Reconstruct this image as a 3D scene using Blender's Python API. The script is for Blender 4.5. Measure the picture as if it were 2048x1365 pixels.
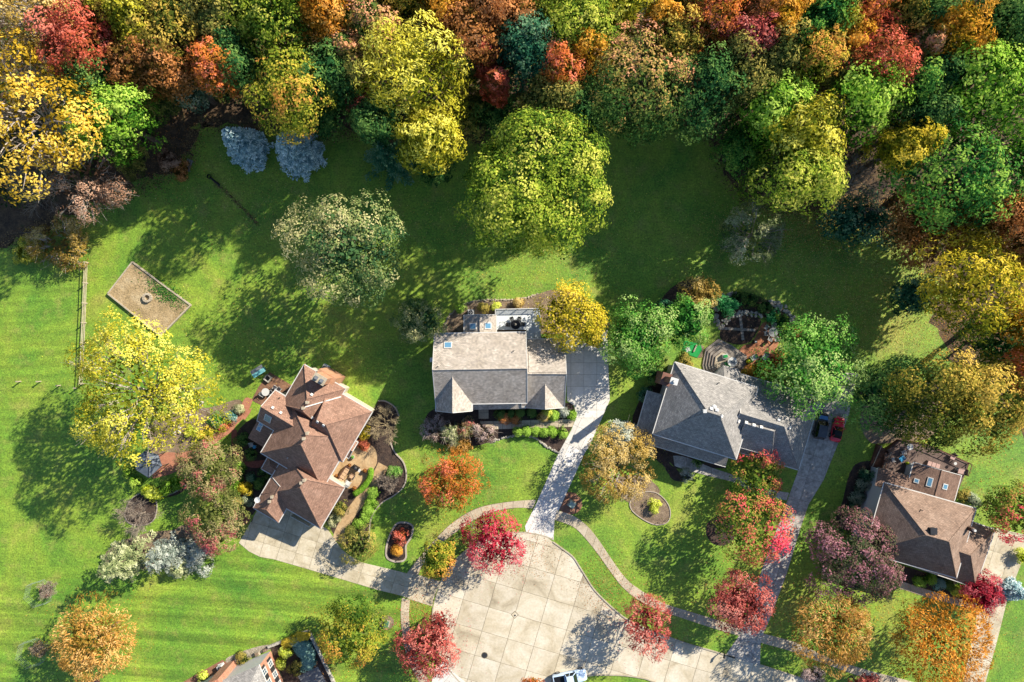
import bpy, math, random
import numpy as np
from mathutils import Vector, Matrix, geometry

# ------------------------------------------------------------------ camera, sky, sun, exposure
S = 0.08            # metres on the ground for one pixel of the 2048 px photograph
H = 110.0           # height of the drone
scene = bpy.context.scene
for o in list(bpy.data.objects):
    bpy.data.objects.remove(o)
col = scene.collection
cam_d = bpy.data.cameras.new('camera')
cam_d.sensor_width = 36.0
cam_d.lens = 36.0 * H / (2048 * S)
cam_d.clip_end = 5000
cam = bpy.data.objects.new('camera', cam_d)
cam.location = (0, 0, H)
cam.rotation_euler = (0, 0, 0)
col.objects.link(cam)
scene.camera = cam

SUN_EL = math.radians(31.5)
SUN_AZ = (0.805, 0.593)
sun_dir = Vector((SUN_AZ[0] * math.cos(SUN_EL), SUN_AZ[1] * math.cos(SUN_EL), math.sin(SUN_EL)))
world = bpy.data.worlds.new('World')
scene.world = world
world.use_nodes = True
wn = world.node_tree.nodes
bg = wn['Background']
sky = wn.new('ShaderNodeTexSky')
sky.sky_type = 'NISHITA'
sky.sun_disc = False
sky.sun_elevation = SUN_EL
sky.sun_rotation = math.atan2(SUN_AZ[0], SUN_AZ[1])
sky.air_density = 1.0
sky.dust_density = 0.3
sky.ozone_density = 3.0
world.node_tree.links.new(sky.outputs[0], bg.inputs[0])
bg.inputs[1].default_value = 0.085
sun_d = bpy.data.lights.new('sun', 'SUN')
sun_d.energy = 5.0
sun_d.angle = math.radians(0.5)
sun_d.color = (1.0, 0.91, 0.77)
sun = bpy.data.objects.new('sun', sun_d)
sun.rotation_euler = sun_dir.to_track_quat('Z', 'Y').to_euler()
sun.location = sun_dir * 300
col.objects.link(sun)
scene.view_settings.view_transform = 'Standard'
scene.view_settings.look = 'None'
scene.view_settings.gamma = 1.0
scene.view_settings.exposure = 1.25
scene.view_settings.use_curve_mapping = False
scene.cycles.max_bounces = 5
scene.cycles.diffuse_bounces = 3
scene.cycles.transmission_bounces = 3
scene.cycles.transparent_max_bounces = 6

rng = random.Random(7)

# ------------------------------------------------------------------ helpers
def G(px, py, z=0.0):
    """point at height z that lies under photograph pixel (px, py)"""
    k = S * (1 - z / H)
    return Vector(((px - 1024) * k, (682.5 - py) * k, z))

def lin(h, k=1.0):
    h = h.lstrip('#')
    c = [int(h[i:i + 2], 16) / 255 for i in (0, 2, 4)]
    return tuple((x / 12.92 if x <= .04045 else ((x + .055) / 1.055) ** 2.4) * k for x in c) + (1.0,)

def tag(o, label=None, cat=None, group=None, kind=None):
    if label: o['label'] = label
    if cat: o['category'] = cat
    if group: o['group'] = group
    if kind: o['kind'] = kind
    return o

def empty(name, loc, label, cat, group=None, rz=0.0):
    o = bpy.data.objects.new(name, None)
    o.location = loc
    o.rotation_euler = (0, 0, rz)
    o.empty_display_size = .3
    col.objects.link(o)
    return tag(o, label, cat, group)

def link(name, me, parent=None, loc=None, rz=0.0):
    o = bpy.data.objects.new(name, me)
    col.objects.link(o)
    if loc is not None: o.location = loc
    o.rotation_euler = (0, 0, rz)
    if parent is not None:
        o.parent = parent
    return o

def mesh(name, V, F, mats, fm=None, smooth=False):
    me = bpy.data.meshes.new(name)
    me.from_pydata([tuple(v) for v in V], [], F)
    for m in (mats if isinstance(mats, (list, tuple)) else [mats]):
        me.materials.append(m)
    if fm: me.polygons.foreach_set('material_index', fm)
    if smooth: me.polygons.foreach_set('use_smooth', [True] * len(me.polygons))
    me.update()
    return me

class MB:
    """collects boxes, tubes and prisms into one mesh"""
    def __init__(s): s.V = []; s.F = []; s.M = []
    def add(s, V, F, m=0):
        n = len(s.V); s.V += [tuple(v) for v in V]
        s.F += [tuple(i + n for i in f) for f in F]; s.M += [m] * len(F)
        return s
    def box(s, c, d, rz=0.0, m=0, taper=1.0, shift=(0, 0)):
        x, y, z = d[0] / 2, d[1] / 2, d[2] / 2
        V = []
        for sz in (-1, 1):
            t = taper if sz > 0 else 1.0
            for sx, sy in ((-1, -1), (1, -1), (1, 1), (-1, 1)):
                a, b = sx * x * t + (shift[0] if sz > 0 else 0), sy * y * t + (shift[1] if sz > 0 else 0)
                V.append((c[0] + a * math.cos(rz) - b * math.sin(rz), c[1] + a * math.sin(rz) + b * math.cos(rz), c[2] + sz * z))
        return s.add(V, [(3, 2, 1, 0), (4, 5, 6, 7), (0, 1, 5, 4), (1, 2, 6, 5), (2, 3, 7, 6), (3, 0, 4, 7)], m)
    def tube(s, a, b, r0, r1=None, n=8, m=0, cap=True):
        a, b = Vector(a), Vector(b)
        r1 = r0 if r1 is None else r1
        d = (b - a)
        if d.length < 1e-6: return s
        d.normalize()
        u = d.orthogonal().normalized(); w = d.cross(u)
        V = []
        for p, r in ((a, r0), (b, r1)):
            for k in range(n):
                t = 2 * math.pi * k / n
                V.append(p + u * (r * math.cos(t)) + w * (r * math.sin(t)))
        F = [(k, (k + 1) % n, n + (k + 1) % n, n + k) for k in range(n)]
        if cap: F += [tuple(range(n - 1, -1, -1)), tuple(range(n, 2 * n))]
        return s.add(V, F, m)
    def prism(s, P, z0, z1, m=0, mt=None):
        """closed prism over the plan polygon P (world xy)"""
        P = [Vector((p[0], p[1], 0)) for p in P]
        ar = sum(P[i].x * P[(i + 1) % len(P)].y - P[(i + 1) % len(P)].x * P[i].y for i in range(len(P)))
        if ar < 0: P.reverse()
        n = len(P)
        V = [(p.x, p.y, z0) for p in P] + [(p.x, p.y, z1) for p in P]
        s.add(V, [(i, (i + 1) % n, n + (i + 1) % n, n + i) for i in range(n)], m)
        tri = geometry.tessellate_polygon([P])
        T = []
        for t in tri:
            a, b, c = (P[i] for i in t)
            if (b.x - a.x) * (c.y - a.y) - (b.y - a.y) * (c.x - a.x) < 0: t = (t[0], t[2], t[1])
            T.append(tuple(t))
        k = len(s.V) - 2 * n
        s.F += [tuple(i + k + n for i in t) for t in T]; s.M += [m if mt is None else mt] * len(T)
        s.F += [tuple(i + k for i in reversed(t)) for t in T]; s.M += [m] * len(T)
        return s
    def lathe(s, c, prof, n=16, m=0):
        k = len(s.V)
        for r, z in prof:
            for i in range(n):
                t = 2 * math.pi * i / n
                s.V.append((c[0] + r * math.cos(t), c[1] + r * math.sin(t), c[2] + z))
        for j in range(len(prof) - 1):
            for i in range(n):
                s.F.append((k + j * n + i, k + j * n + (i + 1) % n, k + (j + 1) * n + (i + 1) % n, k + (j + 1) * n + i)); s.M.append(m)
        return s
    def build(s, name, mats, parent=None, loc=None, rz=0.0, smooth=False):
        return link(name, mesh(name, s.V, s.F, mats, s.M, smooth), parent, loc, rz)

def catmull(P, n=8, closed=False):
    P = [Vector((p[0], p[1])) for p in P]
    out = []
    N = len(P)
    rngi = range(N if closed else N - 1)
    for i in rngi:
        if closed: a, b, c, d = P[(i - 1) % N], P[i], P[(i + 1) % N], P[(i + 2) % N]
        else: a, b, c, d = P[max(i - 1, 0)], P[i], P[i + 1], P[min(i + 2, N - 1)]
        for k in range(n):
            t = k / n
            out.append(.5 * ((2 * b) + (c - a) * t + (2 * a - 5 * b + 4 * c - d) * t * t + (3 * b - a - 3 * c + d) * t ** 3))
    if not closed: out.append(P[-1])
    return [(p.x, p.y) for p in out]

def resample(P, n):
    P = [Vector((p[0], p[1])) for p in P]
    L = [0]
    for a, b in zip(P, P[1:]): L.append(L[-1] + (b - a).length)
    out = []
    for k in range(n + 1):
        t = L[-1] * k / n
        i = max(j for j in range(len(L) - 1) if L[j] <= t + 1e-9)
        f = 0 if L[i + 1] == L[i] else (t - L[i]) / (L[i + 1] - L[i])
        out.append(P[i].lerp(P[i + 1], f))
    return out, L[-1]

def sheet(name, pts, z, mat, kind='structure', parent=None, px=True):
    P = [G(*p) if px else Vector((p[0], p[1], 0)) for p in pts]
    P = [Vector((p.x, p.y, 0)) for p in P]
    F = []
    for t in geometry.tessellate_polygon([P]):
        a, b, c = (P[i] for i in t)
        if (b.x - a.x) * (c.y - a.y) - (b.y - a.y) * (c.x - a.x) < 0: t = (t[0], t[2], t[1])
        F.append(tuple(t))
    o = link(name, mesh(name, [(p.x, p.y, z) for p in P], F, mat), parent)
    if kind and parent is None: o['kind'] = kind
    return o

def clip(poly, n, d):
    """keep the part of poly with dot(p, n) <= d"""
    out = []
    for i in range(len(poly)):
        a, b = poly[i], poly[(i + 1) % len(poly)]
        da, db = a.dot(n) - d, b.dot(n) - d
        if da <= 0: out.append(a)
        if (da < 0 < db) or (db < 0 < da): out.append(a + (b - a) * (da / (da - db)))
    return out

def slabs(parent, pts, z0, z1, mat, org, ang, su, sv, gap=.05, name='slab', jit=0.0):
    """cut a paved area (pixels) into slabs on a rotated grid, one object for each slab"""
    poly = [G(*p).xy for p in pts]
    u = Vector((math.cos(ang), -math.sin(ang))); v = Vector((math.sin(ang), math.cos(ang)))
    o = G(*org).xy
    us = [(p - o).dot(u) for p in poly]; vs = [(p - o).dot(v) for p in poly]
    for i in range(math.floor(min(us) / su), math.ceil(max(us) / su)):
        for j in range(math.floor(min(vs) / sv), math.ceil(max(vs) / sv)):
            q = [p - o for p in poly]
            g = gap / 2
            for n, d in ((u, (i + 1) * su - g), (-u, -i * su - g), (v, (j + 1) * sv - g), (-v, -j * sv - g)):
                q = clip(q, n, d)
                if len(q) < 3: break
            if len(q) < 3: continue
            ar = abs(sum(q[k].x * q[(k + 1) % len(q)].y - q[(k + 1) % len(q)].x * q[k].y for k in range(len(q)))) / 2
            if ar < .12: continue
            r = []
            for p in q:
                if not r or (p - r[-1]).length > .01: r.append(p)
            if (r[0] - r[-1]).length < .01: r.pop()
            if len(r) < 3: continue
            b = MB(); b.prism([p + o for p in r], z0, z1 + rng.uniform(-jit, jit)); b.build(name, mat, parent)

def ribbon(parent, Lp, Rp, z0, z1, mat, step, gap=.04, name='slab', closed_px=True):
    """slabs between two edges of a path"""
    Lp = [G(*p) for p in catmull(Lp, 6)]; Rp = [G(*p) for p in catmull(Rp, 6)]
    _, ln = resample(Lp, 4)
    n = max(2, round(ln / step))
    sub = 3
    A, _ = resample(Lp, n * sub); B, _ = resample(Rp, n * sub)
    for i in range(n):
        a = [A[i * sub + k].copy() for k in range(sub + 1)]; b = [B[i * sub + k].copy() for k in range(sub + 1)]
        if gap:
            d = (a[1] - a[0]).normalized() * gap / 2; a[0] += d; a[-1] -= d
            d = (b[1] - b[0]).normalized() * gap / 2; b[0] += d; b[-1] -= d
        m = MB(); m.prism(a + b[::-1], z0, z1 + rng.uniform(-.003, .003)); m.build(name, mat, parent)

def strip(mb, P, w, z0, z1, m=0, closed=False):
    """wall of width w along the world polyline P"""
    P = [Vector((p[0], p[1])) for p in P]
    n = len(P); L = []; R = []
    for i, p in enumerate(P):
        a = P[i - 1] if (i > 0 or closed) else p
        b = P[(i + 1) % n] if (i < n - 1 or closed) else p
        d = (b - a)
        d = d.normalized() if d.length > 0 else Vector((1, 0))
        q = Vector((-d.y, d.x)) * w / 2
        L.append(p + q); R.append(p - q)
    V = []
    for l, r in zip(L, R): V += [(l.x, l.y, z0), (r.x, r.y, z0), (r.x, r.y, z1), (l.x, l.y, z1)]
    F = []
    for i in range(n if closed else n - 1):
        a, b = 4 * i, 4 * ((i + 1) % n)
        F += [(a + 3, a + 2, b + 2, b + 3), (a + 1, b + 1, b + 2, a + 2), (b, a, a + 3, b + 3), (a, b, b + 1, a + 1)]
    if not closed: F += [(0, 1, 2, 3), (4 * n - 1, 4 * n - 2, 4 * n - 3, 4 * n - 4)]
    mb.add(V, F, m)
    return mb

# ------------------------------------------------------------------ materials
KS = 0.55           # photograph colour of a sunlit level surface -> base colour
def nodes_of(name):
    m = bpy.data.materials.new(name); m.use_nodes = True
    nt = m.node_tree
    return m, nt, nt.nodes['Principled BSDF'], nt.nodes, nt.links

def ramp(nt, cols, k):
    r = nt.nodes.new('ShaderNodeValToRGB')
    e = r.color_ramp.elements
    n = len(cols)
    while len(e) < n: e.new(.5)
    for i, c in enumerate(cols):
        e[i].position = .28 + .44 * i / max(1, n - 1) if n > 1 else 0
        e[i].color = lin(c, k)
    return r

def noise(nt, vec, scale, detail=6, rough=.6, dist=0.0):
    n = nt.nodes.new('ShaderNodeTexNoise')
    n.inputs['Scale'].default_value = scale; n.inputs['Detail'].default_value = detail
    n.inputs['Roughness'].default_value = rough; n.inputs['Distortion'].default_value = dist
    if vec is not None: nt.links.new(vec, n.inputs['Vector'])
    return n.outputs[0]

def mul(nt, c, f, lo, hi):
    """multiply colour c by the factor f remapped to lo..hi"""
    mr = nt.nodes.new('ShaderNodeMapRange')
    mr.inputs[1].default_value = .25; mr.inputs[2].default_value = .75
    mr.inputs[3].default_value = lo; mr.inputs[4].default_value = hi
    nt.links.new(f, mr.inputs[0])
    v = nt.nodes.new('ShaderNodeVectorMath'); v.operation = 'SCALE'
    nt.links.new(c, v.inputs[0]); nt.links.new(mr.outputs[0], v.inputs['Scale'])
    return v.outputs[0]

def mixc(nt, f, a, b):
    m = nt.nodes.new('ShaderNodeMix'); m.data_type = 'RGBA'
    if isinstance(f, float): m.inputs[0].default_value = f
    else: nt.links.new(f, m.inputs[0])
    for s, i in ((a, 6), (b, 7)):
        if isinstance(s, tuple): m.inputs[i].default_value = s
        else: nt.links.new(s, m.inputs[i])
    return m.outputs[2]

def M(name, cols, scale=1.5, rough=.85, fine=.25, fscale=9.0, bump=0.0, rnd=0.0, metal=0.0, spec=.25, k=KS, detail=6, dist=0.0, coord='Object'):
    m, nt, P, N, L = nodes_of(name)
    tc = N.new('ShaderNodeTexCoord').outputs[coord]
    if rnd:
        oi = N.new('ShaderNodeObjectInfo')
        ad = N.new('ShaderNodeVectorMath'); ad.operation = 'ADD'
        cx = N.new('ShaderNodeMath'); cx.operation = 'MULTIPLY'; cx.inputs[1].default_value = 57.0
        L.new(oi.outputs['Random'], cx.inputs[0]); L.new(tc, ad.inputs[0]); L.new(cx.outputs[0], ad.inputs[1])
        tc = ad.outputs[0]
    if len(cols) > 1:
        r = ramp(nt, cols, k); L.new(noise(nt, tc, scale, detail, .6, dist), r.inputs[0]); c = r.outputs[0]
    else:
        q = N.new('ShaderNodeRGB'); q.outputs[0].default_value = lin(cols[0], k); c = q.outputs[0]
    if fine: c = mul(nt, c, noise(nt, tc, fscale, 3, .7), 1 - fine, 1 + fine)
    if rnd: c = mul(nt, c, oi.outputs['Random'], 1 - rnd, 1 + rnd)
    L.new(c, P.inputs['Base Color'])
    P.inputs['Roughness'].default_value = rough; P.inputs['Metallic'].default_value = metal
    P.inputs['Specular IOR Level'].default_value = spec
    if bump:
        b = N.new('ShaderNodeBump'); b.inputs['Strength'].default_value = bump; b.inputs['Distance'].default_value = .1
        L.new(noise(nt, tc, fscale, 4, .7), b.inputs['Height']); L.new(b.outputs[0], P.inputs['Normal'])
    return m

def lawn_mat(name, bands, wave=None):
    m, nt, P, N, L = nodes_of(name)
    tc = N.new('ShaderNodeTexCoord').outputs['Object']
    r = ramp(nt, ['#548e28', '#78a430', '#94b236', '#acb14a'], KS); L.new(noise(nt, tc, .09, 7, .62, .6), r.inputs[0]); c = r.outputs[0]
    # bands left by the mower, nearly level in the picture
    for ang, sc, lo, hi in bands:
        mp = N.new('ShaderNodeMapping'); mp.inputs['Rotation'].default_value = (0, 0, math.radians(ang)); L.new(tc, mp.inputs[0])
        w = N.new('ShaderNodeTexNoise'); w.noise_dimensions = '3D'
        sp = N.new('ShaderNodeVectorMath'); sp.operation = 'MULTIPLY'; sp.inputs[1].default_value = (.03, 1.0, 0); L.new(mp.outputs[0], sp.inputs[0])
        L.new(sp.outputs[0], w.inputs['Vector']); w.inputs['Scale'].default_value = sc * 2.2; w.inputs['Detail'].default_value = 3; w.inputs['Roughness'].default_value = .6
        c = mul(nt, c, w.outputs[0], lo, hi)
    if wave:
        mp = N.new('ShaderNodeMapping'); mp.inputs['Rotation'].default_value = (0, 0, math.radians(wave[0])); L.new(tc, mp.inputs[0])
        wv = N.new('ShaderNodeTexWave'); wv.bands_direction = 'Y'; L.new(mp.outputs[0], wv.inputs['Vector'])
        wv.inputs['Scale'].default_value = 2 * math.pi / 20 / wave[1]; wv.inputs['Distortion'].default_value = 2.2; wv.inputs['Detail'].default_value = 2; wv.inputs['Detail Scale'].default_value = .25
        c = mul(nt, c, wv.outputs['Fac'], 1 - wave[2], 1 + wave[2])
    dry = noise(nt, tc, .35, 5, .65)
    mr = N.new('ShaderNodeMapRange'); mr.inputs[1].default_value = .52; mr.inputs[2].default_value = .72; mr.inputs[3].default_value = 0; mr.inputs[4].default_value = .5; L.new(dry, mr.inputs[0])
    c = mixc(nt, mr.outputs[0], c, lin('#b3a85c', KS))
    c = mul(nt, c, noise(nt, tc, 1.3, 4, .75), .72, 1.28)
    c = mul(nt, c, noise(nt, tc, 3.6, 2, .8), .45, 1.55)
    L.new(c, P.inputs['Base Color']); P.inputs['Roughness'].default_value = .7; P.inputs['Specular IOR Level'].default_value = .35
    b = N.new('ShaderNodeBump'); b.inputs['Strength'].default_value = .6; b.inputs['Distance'].default_value = .12
    L.new(noise(nt, tc, 5.0, 4, .8), b.inputs['Height']); L.new(b.outputs[0], P.inputs['Normal'])
    return m

def shingle_mat(name, cols, spots, k=.78):
    m, nt, P, N, L = nodes_of(name)
    uv = N.new('ShaderNodeTexCoord').outputs['UV']
    r = ramp(nt, cols, k); L.new(noise(nt, uv, .5, 5, .6), r.inputs[0]); c = r.outputs[0]
    bt = N.new('ShaderNodeTexBrick'); L.new(uv, bt.inputs['Vector'])
    bt.inputs['Scale'].default_value = 1.0; bt.inputs['Brick Width'].default_value = .34; bt.inputs['Row Height'].default_value = .19
    bt.inputs['Mortar Size'].default_value = .022; bt.inputs['Mortar Smooth'].default_value = .2
    bt.inputs['Color1'].default_value = (.74, .74, .74, 1); bt.inputs['Color2'].default_value = (1.24, 1.22, 1.2, 1); bt.inputs['Mortar'].default_value = (.5, .5, .5, 1)
    mm = N.new('ShaderNodeMix'); mm.data_type = 'RGBA'; mm.blend_type = 'MULTIPLY'; mm.inputs[0].default_value = .9
    L.new(c, mm.inputs[6]); L.new(bt.outputs[0], mm.inputs[7]); c = mm.outputs[2]
    c = mul(nt, c, noise(nt, uv, 2.6, 3, .75, .8), 1 - spots, 1 + spots)
    L.new(c, P.inputs['Base Color']); P.inputs['Roughness'].default_value = .92; P.inputs['Specular IOR Level'].default_value = .15
    b = N.new('ShaderNodeBump'); b.inputs['Strength'].default_value = .5; b.inputs['Distance'].default_value = .03
    L.new(bt.outputs['Fac'], b.inputs['Height']); b.invert = True; L.new(b.outputs[0], P.inputs['Normal'])
    return m

def brick_mat(name, c1, c2, mortar, w=.22, h=.075, k=KS, coord='UV'):
    m, nt, P, N, L = nodes_of(name)
    uv = N.new('ShaderNodeTexCoord').outputs[coord]
    bt = N.new('ShaderNodeTexBrick'); L.new(uv, bt.inputs['Vector'])
    bt.inputs['Scale'].default_value = 1.0; bt.inputs['Brick Width'].default_value = w; bt.inputs['Row Height'].default_value = h
    bt.inputs['Mortar Size'].default_value = .012
    bt.inputs['Color1'].default_value = lin(c1, k); bt.inputs['Color2'].default_value = lin(c2, k); bt.inputs['Mortar'].default_value = lin(mortar, k)
    c = mul(nt, bt.outputs[0], noise(nt, uv, 1.2, 5, .7), .78, 1.22)
    c = mul(nt, c, noise(nt, uv, 7, 3, .7), .85, 1.15)
    L.new(c, P.inputs['Base Color']); P.inputs['Roughness'].default_value = .9
    return m

def glass_mat(name, c, rough=.06):
    m, nt, P, N, L = nodes_of(name)
    P.inputs['Base Color'].default_value = lin(c, .5); P.inputs['Roughness'].default_value = rough
    P.inputs['Specular IOR Level'].default_value = .9; P.inputs['Metallic'].default_value = .0
    P.inputs['Coat Weight'].default_value = .6; P.inputs['Coat Roughness'].default_value = .03
    return m

def paint_mat(name, c, rough=.3, coat=.6, k=.95):
    m, nt, P, N, L = nodes_of(name)
    P.inputs['Base Color'].default_value = lin(c, k); P.inputs['Roughness'].default_value = rough
    P.inputs['Coat Weight'].default_value = coat; P.inputs['Coat Roughness'].default_value = .08
    return m

KL = .86
_leaf = {}
def leaf_mat(cols, k=1.0, trans=.3):
    key = tuple(cols) + (k, trans)
    if key in _leaf: return _leaf[key]
    m = bpy.data.materials.new('foliage'); m.use_nodes = True
    nt = m.node_tree; N = nt.nodes; L = nt.links
    for n in list(N): N.remove(n)
    out = N.new('ShaderNodeOutputMaterial')
    at = N.new('ShaderNodeAttribute'); at.attribute_name = 'tint'
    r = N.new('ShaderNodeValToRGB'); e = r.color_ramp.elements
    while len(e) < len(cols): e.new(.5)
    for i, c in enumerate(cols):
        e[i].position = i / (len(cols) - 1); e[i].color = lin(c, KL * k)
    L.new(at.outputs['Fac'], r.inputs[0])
    d = N.new('ShaderNodeBsdfDiffuse'); t = N.new('ShaderNodeBsdfTranslucent'); mx = N.new('ShaderNodeMixShader')
    mx.inputs[0].default_value = trans
    L.new(r.outputs[0], d.inputs[0]); L.new(r.outputs[0], t.inputs[0]); L.new(d.outputs[0], mx.inputs[1]); L.new(t.outputs[0], mx.inputs[2])
    L.new(mx.outputs[0], out.inputs[0])
    _leaf[key] = m
    return m

MAT = {}
MAT['lawn'] = lawn_mat('lawn', ((3, .3, .88, 1.1), (74, .3, .9, 1.1), (118, .22, .9, 1.1)))
MAT['lawn_striped'] = lawn_mat('striped_lawn', ((4, .36, .62, 1.3), (74, .3, .94, 1.06)), (4, 3.0, .13))
MAT['lawn_combed'] = lawn_mat('combed_lawn', ((-2, .55, .8, 1.16), (60, .3, .92, 1.08)), (-3, 1.7, .06))
MAT['litter'] = M('leaf_litter', ['#40362c', '#5c4a38', '#7a6248', '#4c5a30'], .5, fine=.55, fscale=3.2, bump=.6, k=.5)
MAT['mulch'] = M('mulch', ['#3b3230', '#54453d', '#6d5a4c'], 1.2, fine=.5, fscale=5, bump=.8, k=.5)
MAT['mulch_red'] = M('mulch_red', ['#8a5f4c', '#a87a62', '#b98f74'], 1.2, fine=.4, fscale=6, bump=.6, k=.5)
MAT['mulch_tan'] = M('mulch_tan', ['#7d6a56', '#9c8770', '#b7a388'], 1.0, fine=.45, fscale=5, bump=.8, k=.5)
MAT['gravel_tan'] = M('gravel_tan', ['#a48f66', '#bfa67c', '#d3bf98'], .5, fine=.5, fscale=4.5, bump=.8)
MAT['pebble'] = M('pebble', ['#8f8676', '#b5aa96', '#d6ccb8'], 2.0, fine=.5, fscale=5, bump=1)
MAT['joint'] = M('paving_joint', ['#655c4c', '#94886f'], .8)
MAT['road'] = M('road_concrete', ['#a2967e', '#c8bca2', '#d8ceb8', '#e2dac8'], .2, fine=.16, fscale=3.0, rnd=.05, bump=.15, dist=.8, k=.66)
MAT['walk'] = M('walk_concrete', ['#b3a48c', '#cbbca2', '#d8cbb4'], .5, fine=.18, fscale=4, rnd=.08, bump=.15, k=.62)
MAT['drive_white'] = M('drive_concrete_pale', ['#cdc9c0', '#dedad2', '#e9e6e0'], .3, fine=.12, fscale=3, rnd=.03, bump=.1, k=.7)
MAT['drive_tan'] = M('drive_concrete_tan', ['#a99b80', '#c8bca0', '#d6cbb2', '#e0d6c0'], .35, fine=.18, fscale=3, rnd=.06, bump=.15, dist=1.0, k=.64)
MAT['drive_grey'] = M('drive_concrete_old', ['#9a958e', '#b4afa6', '#c8c2b8', '#d8d2c6'], .5, fine=.4, fscale=2.5, rnd=.06, bump=.15, dist=1.2, k=.66)
MAT['kerb'] = M('kerb_concrete', ['#b9ad94', '#d6cbb4'], 1.2, fine=.2, fscale=5)
MAT['edging'] = M('edging_concrete', ['#b5a796', '#d2c6b6'], 1.2, fine=.2, fscale=5)
MAT['brick_path'] = brick_mat('brick_path', '#c17a5c', '#d79474', '#a8755c', .22, .11, coord='Object')
MAT['brick_dark'] = brick_mat('brick_border', '#a05548', '#b86a58', '#8a5a50', .22, .11, coord='Object')  # darker, redder brick for two of the paths
MAT['patio_dark'] = M('patio_stone_dark', ['#6d5548', '#957058', '#b98f70'], .4, fine=.35, fscale=3, bump=.3)
MAT['patio_tan'] = M('patio_flagstone', ['#b5946a', '#cfae82', '#dfc498'], .35, fine=.25, fscale=2.6, bump=.25, dist=1.5)
MAT['patio_red'] = M('patio_clay', ['#9a6248', '#b97a58', '#cb9270'], .5, fine=.3, fscale=4, bump=.3)
MAT['sh_grey'] = shingle_mat('shingle_grey', ['#a39a8e', '#b4aba0', '#c2bab0'], .34)
MAT['sh_slate'] = shingle_mat('shingle_slate', ['#969490', '#a5a29e', '#b4b1ac'], .26, .66)
MAT['sh_brown'] = shingle_mat('shingle_brown', ['#947464', '#a2806e', '#b08e7c'], .22, .68)
MAT['sh_tan'] = shingle_mat('shingle_tan', ['#90796a', '#9e8676', '#ab9484'], .22, .62)
MAT['sh_choc'] = shingle_mat('shingle_chocolate', ['#6f5a50', '#7f685c', '#8c7568'], .2)
MAT['trim'] = M('white_trim', ['#e8e6e0', '#f2f0ea'], 2, fine=.05, rough=.6)
MAT['siding'] = M('white_siding', ['#dfe0de', '#eceae6'], .6, fine=.05, rough=.7)
MAT['cream'] = M('cream_siding', ['#d8cdb4', '#e2d8c2'], .6, fine=.05, rough=.7)
MAT['brick_red'] = brick_mat('brick_red', '#b5684a', '#c9805e', '#c8a890', coord='UV')
MAT['brick_tan'] = brick_mat('brick_tan', '#c98a5c', '#d9a074', '#c8a088', coord='Object')
MAT['stone'] = M('field_stone', ['#a39c90', '#c3bcae', '#dcd6ca'], 1.5, fine=.25, fscale=4, rnd=.15, bump=.4)
MAT['wood_grey'] = M('weathered_wood', ['#8d857c', '#a59c92', '#b9b0a4'], 1.2, fine=.25, fscale=7, rnd=.1)
MAT['wood_brown'] = M('stained_wood', ['#5e4034', '#75513f', '#8a6450'], 1.2, fine=.25, fscale=7, rnd=.1)
MAT['wood_dark'] = M('dark_deck_wood', ['#6a5852', '#7d6a62', '#8f7b72'], .8, fine=.25, fscale=7)
MAT['timber'] = M('bleached_timber', ['#b3a48a', '#cbbda4', '#d8ccb6'], 1.5, fine=.2, fscale=7)
MAT['deck_pale'] = M('pale_composite_deck', ['#c4ccd0', '#d4dadc', '#dfe4e6'], .8, fine=.1, fscale=6, k=.85)
MAT['bark'] = M('bark', ['#5a4a3c', '#7d6a58', '#9a8672'], 2.5, fine=.3, fscale=8, k=.5)
MAT['bark_pale'] = M('pale_bark', ['#a8998a', '#c6b8aa', '#ddd2c6'], 2.5, fine=.25, fscale=8, k=.55)
MAT['twig'] = M('bare_twig', ['#8f7f70', '#b0a090', '#c8baa8'], 2.5, fine=.2, fscale=6, k=.5)
MAT['twig_tan'] = M('tan_twig', ['#a8946e', '#c4b088', '#d8c8a4'], 2.5, fine=.2, fscale=6, k=.5)
MAT['metal_dark'] = M('dark_metal', ['#3a3c40', '#4a4c50'], 2, fine=.1, rough=.5, metal=.3)
MAT['metal_grey'] = M('grey_metal', ['#9a9c9e', '#b2b4b6'], 2, fine=.1, rough=.45, metal=.4)
MAT['metal_white'] = M('white_metal', ['#e2e2de', '#f0f0ec'], 2, fine=.05, rough=.5)
MAT['black'] = M('black_plastic', ['#1a1b1e', '#232428'], 2, fine=.1, rough=.5)
MAT['glass'] = glass_mat('window_glass', '#4a6a80')
MAT['skylight'] = glass_mat('skylight_glass', '#6fa6c8', .1)
MAT['glass_dark'] = glass_mat('car_glass', '#1c2226', .04)
MAT['tyre'] = M('tyre_rubber', ['#202022', '#2a2a2c'], 3, fine=.1, rough=.8)
MAT['canvas'] = M('blue_grey_canvas', ['#6d7784', '#7c8692', '#8a939e'], .8, fine=.1, rough=.9)
MAT['green_box'] = M('green_painted_steel', ['#4f8068', '#5e9078'], 2, fine=.1, rough=.5)
MAT['green_felt'] = M('green_turf_mat', ['#1f9a4a', '#2aae58'], 2, fine=.15)
MAT['soil'] = M('garden_soil', ['#3a2e2a', '#4e3e36', '#62503f'], 1.5, fine=.5, fscale=5, bump=.8, k=.5)
MAT['cushion'] = M('beige_cushion', ['#d8b088', '#e6c4a0'], 2, fine=.1)
MAT['cushion_pink'] = M('pink_cushion', ['#c8a49a', '#d8b8ae'], 2, fine=.15)
MAT['blue_plastic'] = M('blue_plastic', ['#3aa0d8', '#4cb2e4'], 2, fine=.05, rough=.5)
MAT['turquoise'] = M('turquoise_canvas', ['#6fd0d4', '#9fe4e2'], 1.2, fine=.1, rough=.7)
MAT['lime_plastic'] = M('lime_plastic', ['#b8c830', '#cdda48'], 2, fine=.05)
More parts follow.
